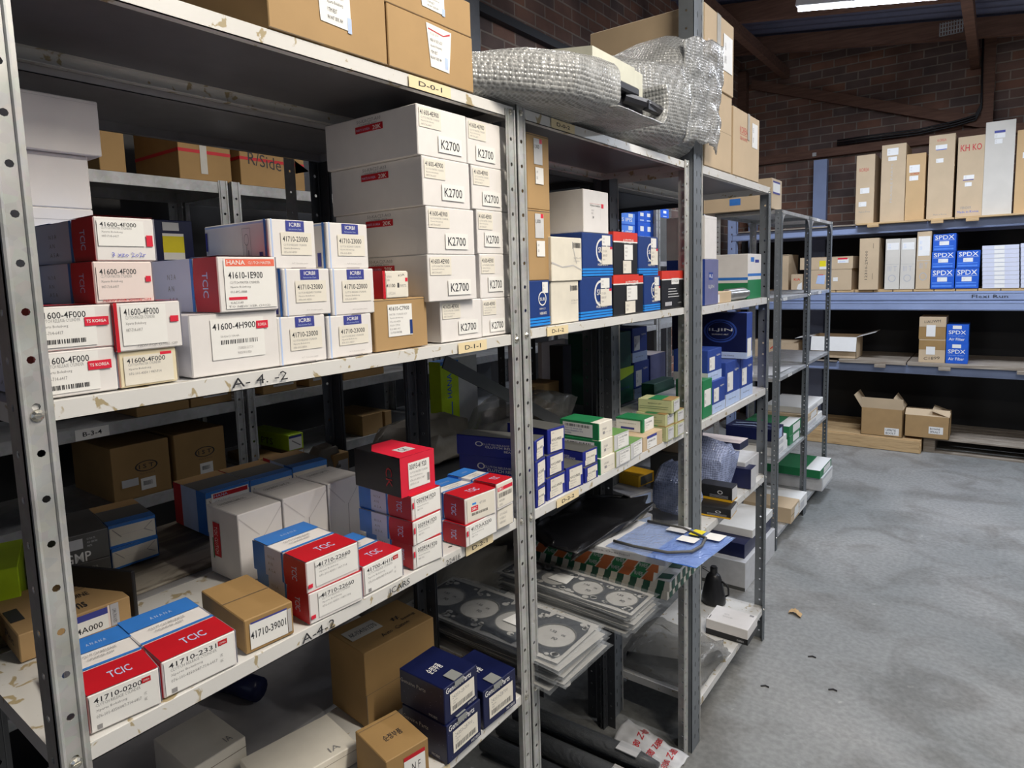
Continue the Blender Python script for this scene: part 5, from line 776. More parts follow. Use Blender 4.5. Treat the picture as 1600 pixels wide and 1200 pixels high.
# ================================================================== CARTONS (design, position, turn, width, depth, height)
CARTONS = [
('A1', 'tcic_end', (-0.107, 0.2845, 1.592), 0.0, 0.081, 0.19, 0.0505, 'white carton with red stamp, bottom one beside the nearest post', None, {'num': '41600-4F000', 'style': 'korea'}),
('A2', 'tcic_end', (-0.107, 0.2853, 1.6425), 0.0, 0.0825, 0.19, 0.049, 'white carton with red stamp, second from the bottom beside the nearest post', None, {'num': '41600-4F000', 'style': 'korea'}),
('A3', 'tcic', (-0.107, 0.3417, 1.6915), 0.0, 0.0655, 0.19, 0.0485, 'red and blue carton with pinkish end, lower of two topping the leftmost pile', None, {'num': '41600-4F000', 'style': 'pink'}),
('A4', 'tcic', (-0.107, 0.3473, 1.74), 0.0, 0.0665, 0.19, 0.0505, 'red white and blue carton topmost on the leftmost pile, blue pen marks on its end', None, {'num': '41600-4F000', 'style': 'pen'}),
('A6', 'cream_end', (-0.107, 0.3605, 1.592), 0.0, 0.068, 0.19, 0.043, 'cream faced carton between the red stamped cartons and the large white carton', None, {'num': '41600-4F000'}),
('A5', 'tcic_end', (-0.103, 0.3633, 1.635), 0.0, 0.0775, 0.19, 0.057, 'white ended carton with red edge, on top of the cream faced carton', None, {'num': '41600-4F000', 'style': 'edge'}),
('B2', 'white_big', (-0.112, 0.4765, 1.592), 0.0, 0.128, 0.2, 0.081, 'large white carton with small red sticker, under the orange labelled carton', None, {'num': '41600-4H900'}),
('B1', 'tcic', (-0.101, 0.4965, 1.673), 0.0, 0.087, 0.19, 0.0735, 'red sided carton with an orange headed label, resting on the large white carton', None, {'num': '41610-1E900', 'style': 'hanwa'}),
('C5', 'icrbi', (-0.097, 0.5808, 1.592), 0.0, 0.0835, 0.17, 0.0695, 'white and blue striped carton, bottom of the left column of six', None, {'num': '41710-23000'}),
('C6', 'icrbi', (-0.097, 0.67, 1.592), 0.0, 0.089, 0.17, 0.0655, 'white and blue striped carton, bottom of the right column beside the brown carton', None, {'num': '41710-23000'}),
('C3', 'icrbi', (-0.097, 0.5945, 1.6615), 0.0, 0.082, 0.17, 0.0685, 'white and blue striped carton, middle of the left column of six', None, {'num': '41710-23000'}),
('C4', 'icrbi', (-0.097, 0.6807, 1.6575), 0.0, 0.0865, 0.17, 0.072, 'white and blue striped carton, middle of the right column beside the small red carton', None, {'num': '41710-23000'}),
('C1', 'icrbi', (-0.101, 0.5773, 1.73), 0.0, 0.0785, 0.17, 0.07, 'white and blue striped carton, topmost of the left column with a drawing on its side', None, {'num': '41710-23000', 'draw': 1}),
('C2', 'icrbi', (-0.101, 0.6783, 1.7295), 0.0, 0.0815, 0.17, 0.0705, 'white and blue striped carton, topmost of the right column of six', None, {'num': '41710-23000'}),
('D2', 'brown_label', (-0.092, 0.7825, 1.592), 0.0, 0.125, 0.16, 0.087, 'plain brown carton with white part label, between striped cartons and the tall white stack', None, {'num': '41610-C7900'}),
('D1', 'red_small', (-0.082, 0.772, 1.679), 0.0, 0.058, 0.14, 0.046, 'small red sided carton lying on top of the plain brown carton', None, {}),
('K00', 'k2700', (-0.1345, 0.94, 1.592), 0.0, 0.12, 0.245, 0.077, 'white carton with two labels, bottom one, left column of the tall stack', 'white cartons in the tall stack of ten', {'num': '41600-4E900'}),
('K01', 'k2700', (-0.1225, 0.906, 1.669), 0.0, 0.134, 0.245, 0.084, 'white carton with two labels, second from the bottom, left column of the tall stack', 'white cartons in the tall stack of ten', {'num': '41600-4E900'}),
('K02', 'k2700', (-0.1225, 0.9058, 1.753), 0.0, 0.1305, 0.245, 0.084, 'white carton with two labels, middle one, left column of the tall stack', 'white cartons in the tall stack of ten', {'num': '41600-4E900'}),
('K03', 'k2700', (-0.1225, 0.8987, 1.837), 0.0, 0.1275, 0.245, 0.085, 'white carton with two labels, second from the top, left column of the tall stack', 'white cartons in the tall stack of ten', {'num': '41600-4E900'}),
('K04', 'k2700', (-0.1225, 0.8925, 1.922), 0.0, 0.131, 0.245, 0.0855, 'white carton with two labels, topmost, left column of the tall stack', 'white cartons in the tall stack of ten', {'num': '41600-4E900'}),
('K10', 'k2700', (-0.1405, 1.0582, 1.592), 0.0, 0.1015, 0.245, 0.076, 'white carton with two labels, bottom one, right column of the tall stack', 'white cartons in the tall stack of ten', {'num': '41600-4E900'}),
('K11', 'k2700', (-0.1405, 1.0575, 1.668), 0.0, 0.103, 0.245, 0.0885, 'white carton with two labels, second from the bottom, right column of the tall stack', 'white cartons in the tall stack of ten', {'num': '41600-4E900'}),
('K12', 'k2700', (-0.1405, 1.0553, 1.7565), 0.0, 0.1075, 0.245, 0.086, 'white carton with two labels, middle one, right column of the tall stack', 'white cartons in the tall stack of ten', {'num': '41600-4E900'}),
('K13', 'k2700', (-0.1405, 1.0493, 1.8425), 0.0, 0.1195, 0.245, 0.084, 'white carton with two labels, second from the top, right column of the tall stack', 'white cartons in the tall stack of ten', {'num': '41600-4E900'}),
('K14', 'k2700', (-0.1405, 1.0425, 1.9265), 0.0, 0.125, 0.245, 0.087, 'white carton with two labels, topmost, right column of the tall stack', 'white cartons in the tall stack of ten', {'num': '41600-4E900'}),
('W3', 'white_plain', (-0.25, 0.3495, 1.592), 0.0, 0.079, 0.1, 0.226, 'plain white carton, lowest seen of the shaded stack behind the red cartons at upper left', 'plain white cartons stacked at the left', {}),
('W2', 'white_plain', (-0.25, 0.3508, 1.818), 0.0, 0.0755, 0.1, 0.0715, 'plain white carton, middle of the shaded stack at upper left', 'plain white cartons stacked at the left', {}),
('W1', 'white_plain', (-0.24, 0.358, 1.8895), 0.0, 0.091, 0.1, 0.0735, 'plain white carton, topmost of the shaded stack at upper left, overhanging the next', 'plain white cartons stacked at the left', {}),
('E1', 'navy_yellow', (-0.38, 0.563, 1.592), 0.0, 0.066, 0.1, 0.231, 'dark navy carton with yellow and white sticker, standing behind the red topped cartons', None, {}),
('M1', 'tcic', (-0.0834, 0.3072, 1.196), -0.1291, 0.0776, 0.15, 0.0473, 'red white and blue carton with red top, nearest to the front post', None, {'num': '41710-02000', 'style': 'full'}),
('M2', 'tcic', (-0.0809, 0.3937, 1.196), -0.0624, 0.0962, 0.15, 0.0486, 'red white and blue carton with red top, second along the lower front edge', None, {'num': '41710-23310', 'style': 'full'}),
('M3', 'brown_white', (-0.0782, 0.4986, 1.196), -0.0943, 0.0743, 0.14, 0.0503, 'small brown carton with one big white number label, beside the red topped ones', None, {'num': '41710-39001'}),
('M4b', 'tcic', (-0.0759, 0.6096, 1.196), -0.0611, 0.0982, 0.15, 0.0489, 'red ended carton, lower of the pair at the shelf edge', None, {'num': '41710-22660', 'style': 'pair'}),
('M4a', 'tcic', (-0.0779, 0.6066, 1.2449), -0.0412, 0.0971, 0.15, 0.0491, 'red ended carton, upper of the pair at the shelf edge', None, {'num': '41710-22660', 'style': 'pair'}),
('M5', 'tcic', (-0.07, 0.7065, 1.196), -0.0, 0.089, 0.13, 0.0502, 'red topped carton with slim white end, right of the stacked pair', None, {'num': '41700-4H100', 'style': 'full'}),
('M6c', 'tcic', (-0.0721, 0.8186, 1.196), -0.1011, 0.0694, 0.14, 0.0446, 'slim red ended carton, bottom of three under the black and red carton', None, {'num': '0S09341920', 'style': 'slim'}),
('M6b', 'tcic', (-0.0735, 0.8136, 1.2406), 0.0133, 0.075, 0.14, 0.0439, 'slim red ended carton, middle of three under the black and red carton', None, {'num': '0S09341920', 'style': 'slim'}),
('M6a', 'tcic', (-0.077, 0.818, 1.2845), -0.0, 0.076, 0.14, 0.0442, 'slim red ended carton, topmost of three directly under the black and red carton', None, {'num': '0S09341920', 'style': 'slim'}),
('M7', 'blackred', (-0.0799, 0.8102, 1.3287), -0.0487, 0.0821, 0.13, 0.072, 'black carton with bright red end and white label, on top of three slim cartons', None, {'num': '0S093-41920'}),
('M8b', 'tcic', (-0.0545, 0.9512, 1.196), -0.0105, 0.095, 0.13, 0.0417, 'red carton with torn label, lower left of the four beside the double post', None, {'num': '41710-A3200', 'style': 'slim'}),
('M8a', 'tcic', (-0.0552, 0.9582, 1.2377), -0.1031, 0.0875, 0.13, 0.0514, 'red carton with red logo sticker, upper left of the four beside the double post', None, {'num': '47100', 'style': 'sbc'}),
('M9b', 'tcic', (-0.057, 1.0329, 1.196), -0.0363, 0.055, 0.13, 0.0432, 'red topped carton with cream end, lower right of the four beside the double post', None, {'num': '41710', 'style': 'cream'}),
('M9a', 'tcic', (-0.0535, 1.0254, 1.2392), 0.0175, 0.057, 0.13, 0.0555, 'red topped carton with barcode sticker, upper right of the four beside the double post', None, {'num': '41710', 'style': 'barcode'}),
('N1', 'white_fold', (-0.262, 0.613, 1.196), -0.0, 0.086, 0.1, 0.1247, 'plain white carton with red print on its side, nearest of three in a row', None, {'side_red': 1}),
('N2', 'white_fold', (-0.2615, 0.7075, 1.196), -0.0104, 0.096, 0.1, 0.1267, 'plain white carton, middle of three in a row behind the red cartons', None, {}),
('N3', 'white_fold', (-0.261, 0.8, 1.196), -0.0, 0.084, 0.1, 0.1274, 'plain white carton, farthest of three in a row beside the black and red carton', None, {}),
('O1', 'blue_white', (-0.545, 0.7044, 1.196), -0.0204, 0.098, 0.14, 0.0914, 'blue and white carton with red titled label, leftmost of three at the back', None, {'lab': 1}),
('O2', 'blue_white', (-0.5434, 0.8094, 1.196), -0.049, 0.1021, 0.14, 0.0901, 'blue topped white ended carton, middle of three at the back of the shelf', None, {}),
('O3', 'blue_white', (-0.5391, 0.9125, 1.196), -0.1008, 0.0895, 0.14, 0.0929, 'blue topped white ended carton, rightmost of three at the back of the shelf', None, {}),
('P1b', 'gmp', (-0.4796, 0.4228, 1.196), -0.235, 0.073, 0.14, 0.0546, 'dark grey carton, lower of two behind the nearest post', None, {}),
('P1a', 'gmp', (-0.4781, 0.4169, 1.2506), -0.1629, 0.074, 0.14, 0.0506, 'dark grey carton with large white lettering, upper of two behind the nearest post', None, {'big': 1}),
('P3b', 'blue_white', (-0.538, 0.509, 1.196), -0.0, 0.082, 0.14, 0.0394, 'blue carton with folded white end, lower of two beside the dark grey cartons', None, {}),
('P3a', 'blue_white', (-0.5388, 0.5178, 1.2354), -0.1401, 0.0788, 0.14, 0.0429, 'blue carton with folded white end, upper of two beside the dark grey cartons', None, {}),
('P2', 'brown_mobis', (-0.3323, 0.3395, 1.196), -0.0629, 0.1433, 0.16, 0.0409, 'long brown carton behind the nearest post with white and blue label', None, {}),
('P4', 'black_side', (-0.3152, 0.3919, 1.196), 0.4049, 0.0076, 0.13, 0.075, 'thin black carton squeezed beside the long brown carton', None, {}),
('P5', 'lime_box', (-0.4692, 0.3018, 1.196), -0.3321, 0.0614, 0.14, 0.089, 'lime green carton partly behind the nearest post', None, {}),
('Q1', 'brown_tall', (-0.2512, 0.9089, 0.79), -0.0902, 0.1888, 0.13, 0.1664, 'tall brown carton with taped white label on top, beside the stacked navy cartons', None, {}),
('Q3b', 'navy', (-0.054, 0.882, 0.79), -0.0, 0.102, 0.12, 0.0786, 'navy carton with white korean print, lower of the stacked pair', None, {}),
('Q3a', 'navy', (-0.058, 0.8815, 0.8686), -0.0, 0.099, 0.12, 0.0732, 'navy carton with white korean print, upper of the stacked pair beside the brown cartons', None, {}),
('Q4', 'navy', (-0.0554, 1.0018, 0.79), -0.0471, 0.1061, 0.12, 0.0826, 'navy carton with white korean print standing alone beside the double post', None, {}),
('Q2', 'brown_red', (-0.0659, 0.7574, 0.79), -0.1996, 0.0908, 0.11, 0.0784, 'short brown carton with korean print, at the bottom edge before the navy cartons', None, {}),
('R1', 'white_lid', (-0.3775, 0.5531, 0.79), -0.0092, 0.109, 0.14, 0.0635, 'pale flat carton with a lifted lid at the bottom edge', None, {}),
('R2', 'white_lid', (-0.2157, 0.6602, 0.79), -0.1624, 0.1794, 0.12, 0.04, 'pale open carton lid at the bottom centre', None, {}),
('b0', 'sub', (-0.072, 1.207, 1.598), 0.0, 0.08, 0.12, 0.102, 'blue carton half hidden by the double post, under the brown cartons', None, {'part': 1}),
('a1', 'brown_curve', (-0.116, 1.2178, 1.7), 0.0, 0.0895, 0.2, 0.1555, 'brown carton with white labels, lower of two behind the double post', None, {}),
('a2', 'brown_curve', (-0.116, 1.2188, 1.8555), 0.0, 0.0875, 0.2, 0.1615, 'brown carton with white labels, upper of two behind the double post', None, {}),
('c1', 'crumple', (-0.072, 1.3145, 1.598), 0.0, 0.122, 0.12, 0.0985, 'plain cream carton standing on the shelf beneath the crumpled one', None, {}),
('c2', 'crumple', (-0.068, 1.3193, 1.6965), 0.0, 0.1355, 0.12, 0.1015, 'cream carton with crumpled corners, upper of two beside the brown cartons', None, {'dent': 1}),
('e1', 'sub', (-0.072, 1.4663, 1.598), 0.0, 0.1665, 0.12, 0.106, 'blue filter carton with taped labels, lower left under the big white carton', None, {}),
('f1', 'autored', (-0.072, 1.6475, 1.598), 0.0, 0.182, 0.12, 0.109, 'black carton with red top and label strips, lower of two between blue cartons', None, {}),
('g1', 'sub', (-0.072, 1.8013, 1.598), 0.0, 0.1115, 0.12, 0.103, 'narrow blue filter carton, lower of two at the right', None, {}),
('h1', 'autored', (-0.072, 1.9547, 1.598), 0.0, 0.1725, 0.12, 0.117, 'black carton with red top standing at the shelf end beside the dark post', None, {'simple': 1}),
('e2', 'sub', (-0.072, 1.4765, 1.704), 0.0, 0.158, 0.12, 0.109, 'blue filter carton directly under the big white carton', None, {}),
('f2', 'autored', (-0.072, 1.631, 1.707), 0.0, 0.144, 0.12, 0.114, 'black carton with red top and label strips, upper of two between blue cartons', None, {}),
('g2', 'sub', (-0.072, 1.7752, 1.701), 0.0, 0.1325, 0.12, 0.1135, 'narrow blue filter carton, upper of two at the right', None, {}),
('d1', 'white_korea', (-0.092, 1.4693, 1.813), 0.0, 0.1285, 0.16, 0.105, 'large white carton with tiny red stamp, resting on the blue filter carton', None, {}),
('i1c', 'blue_il', (-0.1062, 1.1779, 1.19), 0.0713, 0.0421, 0.2, 0.0456, 'deep blue carton, bottom of the column right behind the double post', 'deep blue cartons with cream labels', {'lab': 1}),
('i1b', 'blue_il', (-0.1061, 1.1716, 1.2356), 0.1651, 0.0547, 0.2, 0.0635, 'deep blue carton, middle of the column right behind the double post', 'deep blue cartons with cream labels', {}),
('i1a', 'blue_il', (-0.1065, 1.167, 1.2991), 0.201, 0.0551, 0.2, 0.048, 'deep blue carton, top of the column right behind the double post', 'deep blue cartons with cream labels', {}),
('i2c', 'blue_il', (-0.0745, 1.2563, 1.19), -0.0123, 0.081, 0.13, 0.0536, 'deep blue carton, bottom of the column of three cream labels', 'deep blue cartons with cream labels', {}),
('i2b', 'blue_il', (-0.078, 1.2613, 1.2436), -0.0274, 0.073, 0.13, 0.0517, 'deep blue carton, middle of the column of three cream labels', 'deep blue cartons with cream labels', {}),
('i2a', 'blue_il', (-0.0785, 1.2741, 1.2953), -0.1244, 0.0645, 0.13, 0.06, 'deep blue carton, top of the column of three cream labels', 'deep blue cartons with cream labels', {}),
('i3', 'blue_il', (-0.0698, 1.3378, 1.19), -0.082, 0.0732, 0.13, 0.0588, 'deep blue carton standing alone in front of the low gap in the blue pile', 'deep blue cartons with cream labels', {}),
('i4b', 'blue_il', (-0.067, 1.409, 1.19), -0.0, 0.068, 0.13, 0.0401, 'deep blue carton, lower of two beside the green edged cartons', 'deep blue cartons with cream labels', {}),
('i4a', 'blue_il', (-0.0709, 1.4143, 1.2301), -0.0579, 0.0691, 0.13, 0.0398, 'deep blue carton with orange printed label, upper of two beside the green edged cartons', 'deep blue cartons with cream labels', {}),
('j1', 'green_cream', (-0.063, 1.497, 1.19), -0.0247, 0.081, 0.12, 0.0434, 'green carton with cream end, bottom of three', None, {}),
('j2', 'green_cream', (-0.0675, 1.4997, 1.2334), 0.0137, 0.073, 0.12, 0.045, 'green carton with cream end, middle of three', None, {}),
('j3', 'green_cream', (-0.0714, 1.505, 1.2784), -0.0411, 0.0731, 0.12, 0.0456, 'green carton with cream end and white side label, top of three', None, {}),
('k1', 'green_grey', (-0.048, 1.5797, 1.19), -0.0247, 0.081, 0.1, 0.044, 'green carton with light grey end, lower of two', None, {}),
('k2', 'green_grey', (-0.0519, 1.579, 1.234), -0.0493, 0.0811, 0.1, 0.0446, 'green carton with light grey end, upper of two beside the cream ended cartons', None, {}),
('l1', 'green_grey', (-0.0509, 1.6641, 1.19), 0.0482, 0.0831, 0.1, 0.0457, 'single green carton with light grey end beside the brown carton', None, {}),
('m1', 'brown_blue', (-0.0525, 1.7822, 1.19), -0.0231, 0.13, 0.1, 0.0449, 'small brown carton with blue edged label under the green and white carton', None, {}),
('n1', 'green_white', (-0.071, 1.8007, 1.2349), -0.026, 0.077, 0.09, 0.0394, 'white and green carton lying on the small brown carton', None, {}),
('p1', 'yel_green', (-0.0435, 1.8884, 1.19), -0.0175, 0.057, 0.1, 0.0467, 'olive green carton, lower left of the four at the shelf end', None, {}),
('p2', 'yel_green', (-0.048, 1.8966, 1.2367), -0.0322, 0.062, 0.1, 0.0376, 'olive green carton, upper left of the four at the shelf end', None, {}),
('p3', 'yel_green', (-0.041, 1.9605, 1.19), -0.0, 0.069, 0.1, 0.0448, 'olive green carton, lower right of the four beside the dark post', None, {}),
('p4', 'yel_green', (-0.045, 1.971, 1.2348), -0.0308, 0.065, 0.1, 0.0375, 'olive green carton, upper right of the four beside the dark post', None, {}),
('p5', 'yel_green', (-0.0444, 1.9188, 1.2743), 0.0666, 0.0752, 0.11, 0.0417, 'olive green carton turned sideways, on top of the four at the shelf end', None, {}),
('s1', 'grey_stripe', (-0.2516, 2.0876, 0.8), -0.2923, 0.118, 0.16, 0.0456, 'grey carton with dark arrows, lower of two at the back of the gasket shelf', None, {}),
('s2', 'grey_stripe', (-0.2679, 2.1242, 0.8456), -0.3004, 0.1183, 0.16, 0.0799, 'grey carton with dark arrows, upper of two at the back of the gasket shelf', None, {'big': 1}),
('s3', 'orange_small', (-0.2644, 2.2015, 0.9255), -0.1602, 0.1003, 0.1, 0.0423, 'small orange edged carton on top of the grey arrow cartons', None, {}),
('t1', 'brown_plain', (-0.15, 2.3277, 2.064), 0.0, 0.2755, 0.3, 0.267, 'brown carton beside the tall black post, under the upper taped one', None, {}),
('t2', 'brown_tape', (-0.204, 2.3157, 2.331), 0.0, 0.2915, 0.42, 0.2435, 'large brown carton with shiny tape, highest beside the tall black post', None, {}),
('t3', 'brown_red2', (-0.15, 2.647, 2.064), 0.0, 0.326, 0.3, 0.2465, 'brown carton with red print and label at the end of the top shelf', None, {}),
('u1', 'iljin', (-0.082, 2.3027, 1.592), 0.0, 0.1365, 0.14, 0.16, 'blue grey carton under the bulging white carton', None, {}),
('u2', 'white_plain', (-0.082, 2.2915, 1.752), 0.0, 0.119, 0.14, 0.1495, 'bulging white carton on top of the blue grey one', None, {}),
('u3', 'green_white_big', (-0.167, 2.8478, 1.592), 0.0, 0.1855, 0.29, 0.186, 'white and green carton with blue stripe, behind the silver pipe', None, {}),
('v1', 'iljin_big', (-0.1268, 2.6266, 1.364), 0.0459, 0.0871, 0.3, 0.1806, 'large navy carton with circular emblem lying across the blue cartons', None, {}),
('v2', 'iljin_s', (-0.077, 2.385, 1.19), 0.0, 0.14, 0.13, 0.121, 'blue carton with white foot, lower left beneath the navy emblem carton', None, {}),
('v3', 'iljin_s', (-0.087, 2.3685, 1.311), 0.0, 0.147, 0.13, 0.115, 'blue carton with white foot, on top beside the tall black post', None, {}),
('v4', 'iljin_s', (-0.077, 2.5467, 1.19), 0.0, 0.1705, 0.13, 0.1715, 'tall blue carton with white foot in the middle', None, {}),
('v5', 'iljin_s', (-0.077, 2.7222, 1.19), 0.0, 0.1635, 0.13, 0.1635, 'tall blue carton with white foot beside the blue tub', None, {}),
('v6', 'green_lab', (-0.062, 2.2647, 1.19), 0.0, 0.0935, 0.1, 0.138, 'bright green carton beside the tall black post', None, {}),
('w1', 'pink_navy', (-0.23, 3.0091, 0.892), -0.0167, 0.12, 0.25, 0.035, 'white topped carton with navy side, above the bubble wrapped parcel', None, {}),
('w2', 'black_yellow', (-0.0243, 2.3979, 0.792), 0.0855, 0.1054, 0.13, 0.0381, 'black and yellow carton, lower of two at the shelf edge', None, {}),
('w3', 'black_yellow', (-0.039, 2.4585, 0.8301), -0.0, 0.069, 0.13, 0.0584, 'black and yellow carton, upper of two under the bubble wrapped parcel', None, {}),
('w4', 'black_white', (-0.044, 2.7718, 0.792), 0.025, 0.08, 0.1, 0.0853, 'small black carton with white end beside the bubble wrapped parcel', None, {}),
('T0', 'tall_brown', (-0.2278, 7.205, 2.115), -1.5708, 0.1515, 0.45, 0.6275, 'leftmost tall tan carton with red stamp, standing on the upper beam of the far rack', 'tall cartons standing on the upper beam of the far rack', {'var': 0}),
('T1', 'tall_brown', (-0.0045, 7.205, 2.115), -1.5708, 0.192, 0.45, 0.6915, 'tall tan carton with faint vertical print, second from the left on the upper beam', 'tall cartons standing on the upper beam of the far rack', {'var': 1}),
('T2', 'tall_brown', (0.1693, 7.205, 2.115), -1.5708, 0.1475, 0.45, 0.586, 'shorter orange tan carton between two taller ones on the upper beam', 'tall cartons standing on the upper beam of the far rack', {'var': 2}),
('T3', 'tall_brown', (0.3562, 7.205, 2.115), -1.5708, 0.1915, 0.45, 0.7205, 'tall tan carton with blue lined label, fourth from the left on the upper beam', 'tall cartons standing on the upper beam of the far rack', {'var': 3}),
('T4', 'tall_brown', (0.5655, 7.205, 2.115), -1.5708, 0.187, 0.45, 0.6775, 'pale tan carton with large red stamp, left of the tallest whitish one', 'tall cartons standing on the upper beam of the far rack', {'var': 4}),
('T5', 'tall_brown', (0.7592, 7.205, 2.115), -1.5708, 0.2005, 0.45, 0.771, 'tallest whitish carton with blue topped label on the upper beam', 'tall cartons standing on the upper beam of the far rack', {'var': 5}),
('T6', 'tall_brown', (0.957, 7.205, 2.115), -1.5708, 0.171, 0.45, 0.675, 'tan carton cut by the right edge of the photo on the upper beam', 'tall cartons standing on the upper beam of the far rack', {'var': 6}),
('m0', 'tan_plain', (-0.9585, 7.23, 1.498), -1.5708, 0.123, 0.4, 0.3625, 'tan carton half hidden behind the far metal shelving on the middle beam', None, {}),
('m1s', 'tan_red', (-0.8053, 7.13, 1.498), -1.5708, 0.1075, 0.3, 0.162, 'small tan carton with red print at the left of the middle beam', None, {}),
('m1b', 'tan_plain', (-0.5288, 7.18, 1.498), -1.5708, 0.4225, 0.4, 0.2035, 'wide tan carton, lower of two on the middle beam', None, {'lab': 'win'}),
('m1a', 'tan_plain', (-0.544, 7.18, 1.7015), -1.5708, 0.469, 0.4, 0.1175, 'wide tan carton with red and yellow labels, upper of two on the middle beam', None, {'lab': 'red'}),
('m2', 'tan_write', (-0.1743, 7.135, 1.498), -1.5708, 0.1595, 0.35, 0.478, 'narrow tan carton with handwriting up its face on the middle beam', None, {}),
('m3', 'tan_blueprint', (0.0145, 7.155, 1.498), -1.5708, 0.117, 0.35, 0.462, 'grey tan carton with blue print, left of a matching pair on the middle beam', None, {}),
('m4', 'tan_blueprint', (0.1348, 7.155, 1.498), -1.5708, 0.1145, 0.35, 0.46, 'grey tan carton with blue print, right of a matching pair on the middle beam', None, {}),
('m5', 'tan_blueprint', (0.2555, 7.155, 1.498), -1.5708, 0.109, 0.35, 0.512, 'taller grey tan carton with big white label beside the royal blue cartons', None, {'lab': 1}),
('sa0', 'spdx', (0.4017, 7.13, 1.498), -1.5708, 0.1725, 0.3, 0.1765, 'royal blue carton, bottom of the left stack of three', 'royal blue filter cartons on the far rack', {}),
('sa1', 'spdx', (0.4032, 7.13, 1.6745), -1.5708, 0.1715, 0.3, 0.1515, 'royal blue carton, middle of the left stack of three', 'royal blue filter cartons on the far rack', {}),
('sa2', 'spdx', (0.4055, 7.13, 1.826), -1.5708, 0.168, 0.3, 0.1555, 'royal blue carton, top of the left stack of three', 'royal blue filter cartons on the far rack', {}),
('sb0', 'spdx', (0.5787, 7.13, 1.498), -1.5708, 0.1685, 0.3, 0.1765, 'royal blue carton, lower of the right pair beside the thin white boxes', 'royal blue filter cartons on the far rack', {}),
('sb1', 'spdx', (0.5827, 7.13, 1.6745), -1.5708, 0.1645, 0.3, 0.1525, 'royal blue carton, upper of the right pair beside the thin white boxes', 'royal blue filter cartons on the far rack', {}),
('wh0', 'thin_white', (0.8147, 7.13, 1.498), -1.5708, 0.2505, 0.3, 0.0363, 'thin white carton in the left pile of ten beside the royal blue cartons', 'thin white cartons piled on the middle beam', {}),
('wh1', 'thin_white', (0.8132, 7.13, 1.5343), -1.5708, 0.2505, 0.3, 0.0363, 'thin white carton in the left pile of ten beside the royal blue cartons', 'thin white cartons piled on the middle beam', {}),
('wh2', 'thin_white', (0.8118, 7.13, 1.5706), -1.5708, 0.2505, 0.3, 0.0363, 'thin white carton in the left pile of ten beside the royal blue cartons', 'thin white cartons piled on the middle beam', {}),
('wh3', 'thin_white', (0.81, 7.13, 1.6069), -1.5708, 0.25, 0.3, 0.0363, 'thin white carton in the left pile of ten beside the royal blue cartons', 'thin white cartons piled on the middle beam', {}),
('wh4', 'thin_white', (0.808, 7.13, 1.6432), -1.5708, 0.25, 0.3, 0.0363, 'thin white carton in the left pile of ten beside the royal blue cartons', 'thin white cartons piled on the middle beam', {}),
('wh5', 'thin_white', (0.8065, 7.13, 1.6795), -1.5708, 0.25, 0.3, 0.0363, 'thin white carton in the left pile of ten beside the royal blue cartons', 'thin white cartons piled on the middle beam', {}),
('wh6', 'thin_white', (0.805, 7.13, 1.7158), -1.5708, 0.25, 0.3, 0.0363, 'thin white carton in the left pile of ten beside the royal blue cartons', 'thin white cartons piled on the middle beam', {}),
('wh7', 'thin_white', (0.8033, 7.13, 1.7521), -1.5708, 0.2495, 0.3, 0.0363, 'thin white carton in the left pile of ten beside the royal blue cartons', 'thin white cartons piled on the middle beam', {}),
('wh8', 'thin_white', (0.8018, 7.13, 1.7884), -1.5708, 0.2495, 0.3, 0.0363, 'thin white carton in the left pile of ten beside the royal blue cartons', 'thin white cartons piled on the middle beam', {}),
('wh9', 'thin_white', (0.8, 7.13, 1.8247), -1.5708, 0.25, 0.3, 0.0363, 'thin white carton in the left pile of ten beside the royal blue cartons', 'thin white cartons piled on the middle beam', {}),
('wi0', 'thin_white', (1.065, 7.13, 1.498), -1.5708, 0.233, 0.3, 0.037, 'thin white carton in the right pile cut by the photo edge', 'thin white cartons piled at the photo edge', {}),
('wi1', 'thin_white', (1.0635, 7.13, 1.535), -1.5708, 0.233, 0.3, 0.037, 'thin white carton in the right pile cut by the photo edge', 'thin white cartons piled at the photo edge', {}),
('wi2', 'thin_white', (1.0615, 7.13, 1.572), -1.5708, 0.233, 0.3, 0.037, 'thin white carton in the right pile cut by the photo edge', 'thin white cartons piled at the photo edge', {}),
('wi3', 'thin_white', (1.0598, 7.13, 1.609), -1.5708, 0.2325, 0.3, 0.037, 'thin white carton in the right pile cut by the photo edge', 'thin white cartons piled at the photo edge', {}),
('wi4', 'thin_white', (1.0583, 7.13, 1.646), -1.5708, 0.2325, 0.3, 0.037, 'thin white carton in the right pile cut by the photo edge', 'thin white cartons piled at the photo edge', {}),
('wi5', 'thin_white', (1.0565, 7.13, 1.683), -1.5708, 0.233, 0.3, 0.037, 'thin white carton in the right pile cut by the photo edge', 'thin white cartons piled at the photo edge', {}),
('wi6', 'thin_white', (1.0545, 7.13, 1.72), -1.5708, 0.233, 0.3, 0.037, 'thin white carton in the right pile cut by the photo edge', 'thin white cartons piled at the photo edge', {}),
('wi7', 'thin_white', (1.0528, 7.13, 1.757), -1.5708, 0.2325, 0.3, 0.037, 'thin white carton in the right pile cut by the photo edge', 'thin white cartons piled at the photo edge', {}),
('wi8', 'thin_white', (1.051, 7.13, 1.794), -1.5708, 0.232, 0.3, 0.037, 'thin white carton in the right pile cut by the photo edge', 'thin white cartons piled at the photo edge', {}),
('wi9', 'thin_white', (1.0493, 7.13, 1.831), -1.5708, 0.2325, 0.3, 0.037, 'thin white carton in the right pile cut by the photo edge', 'thin white cartons piled at the photo edge', {}),
('lo1', 'tan_tape', (0.347, 7.155, 0.835), -1.5708, 0.2, 0.35, 0.2115, 'square tan carton, lower of two on the low beam beside royal blue cartons', None, {}),
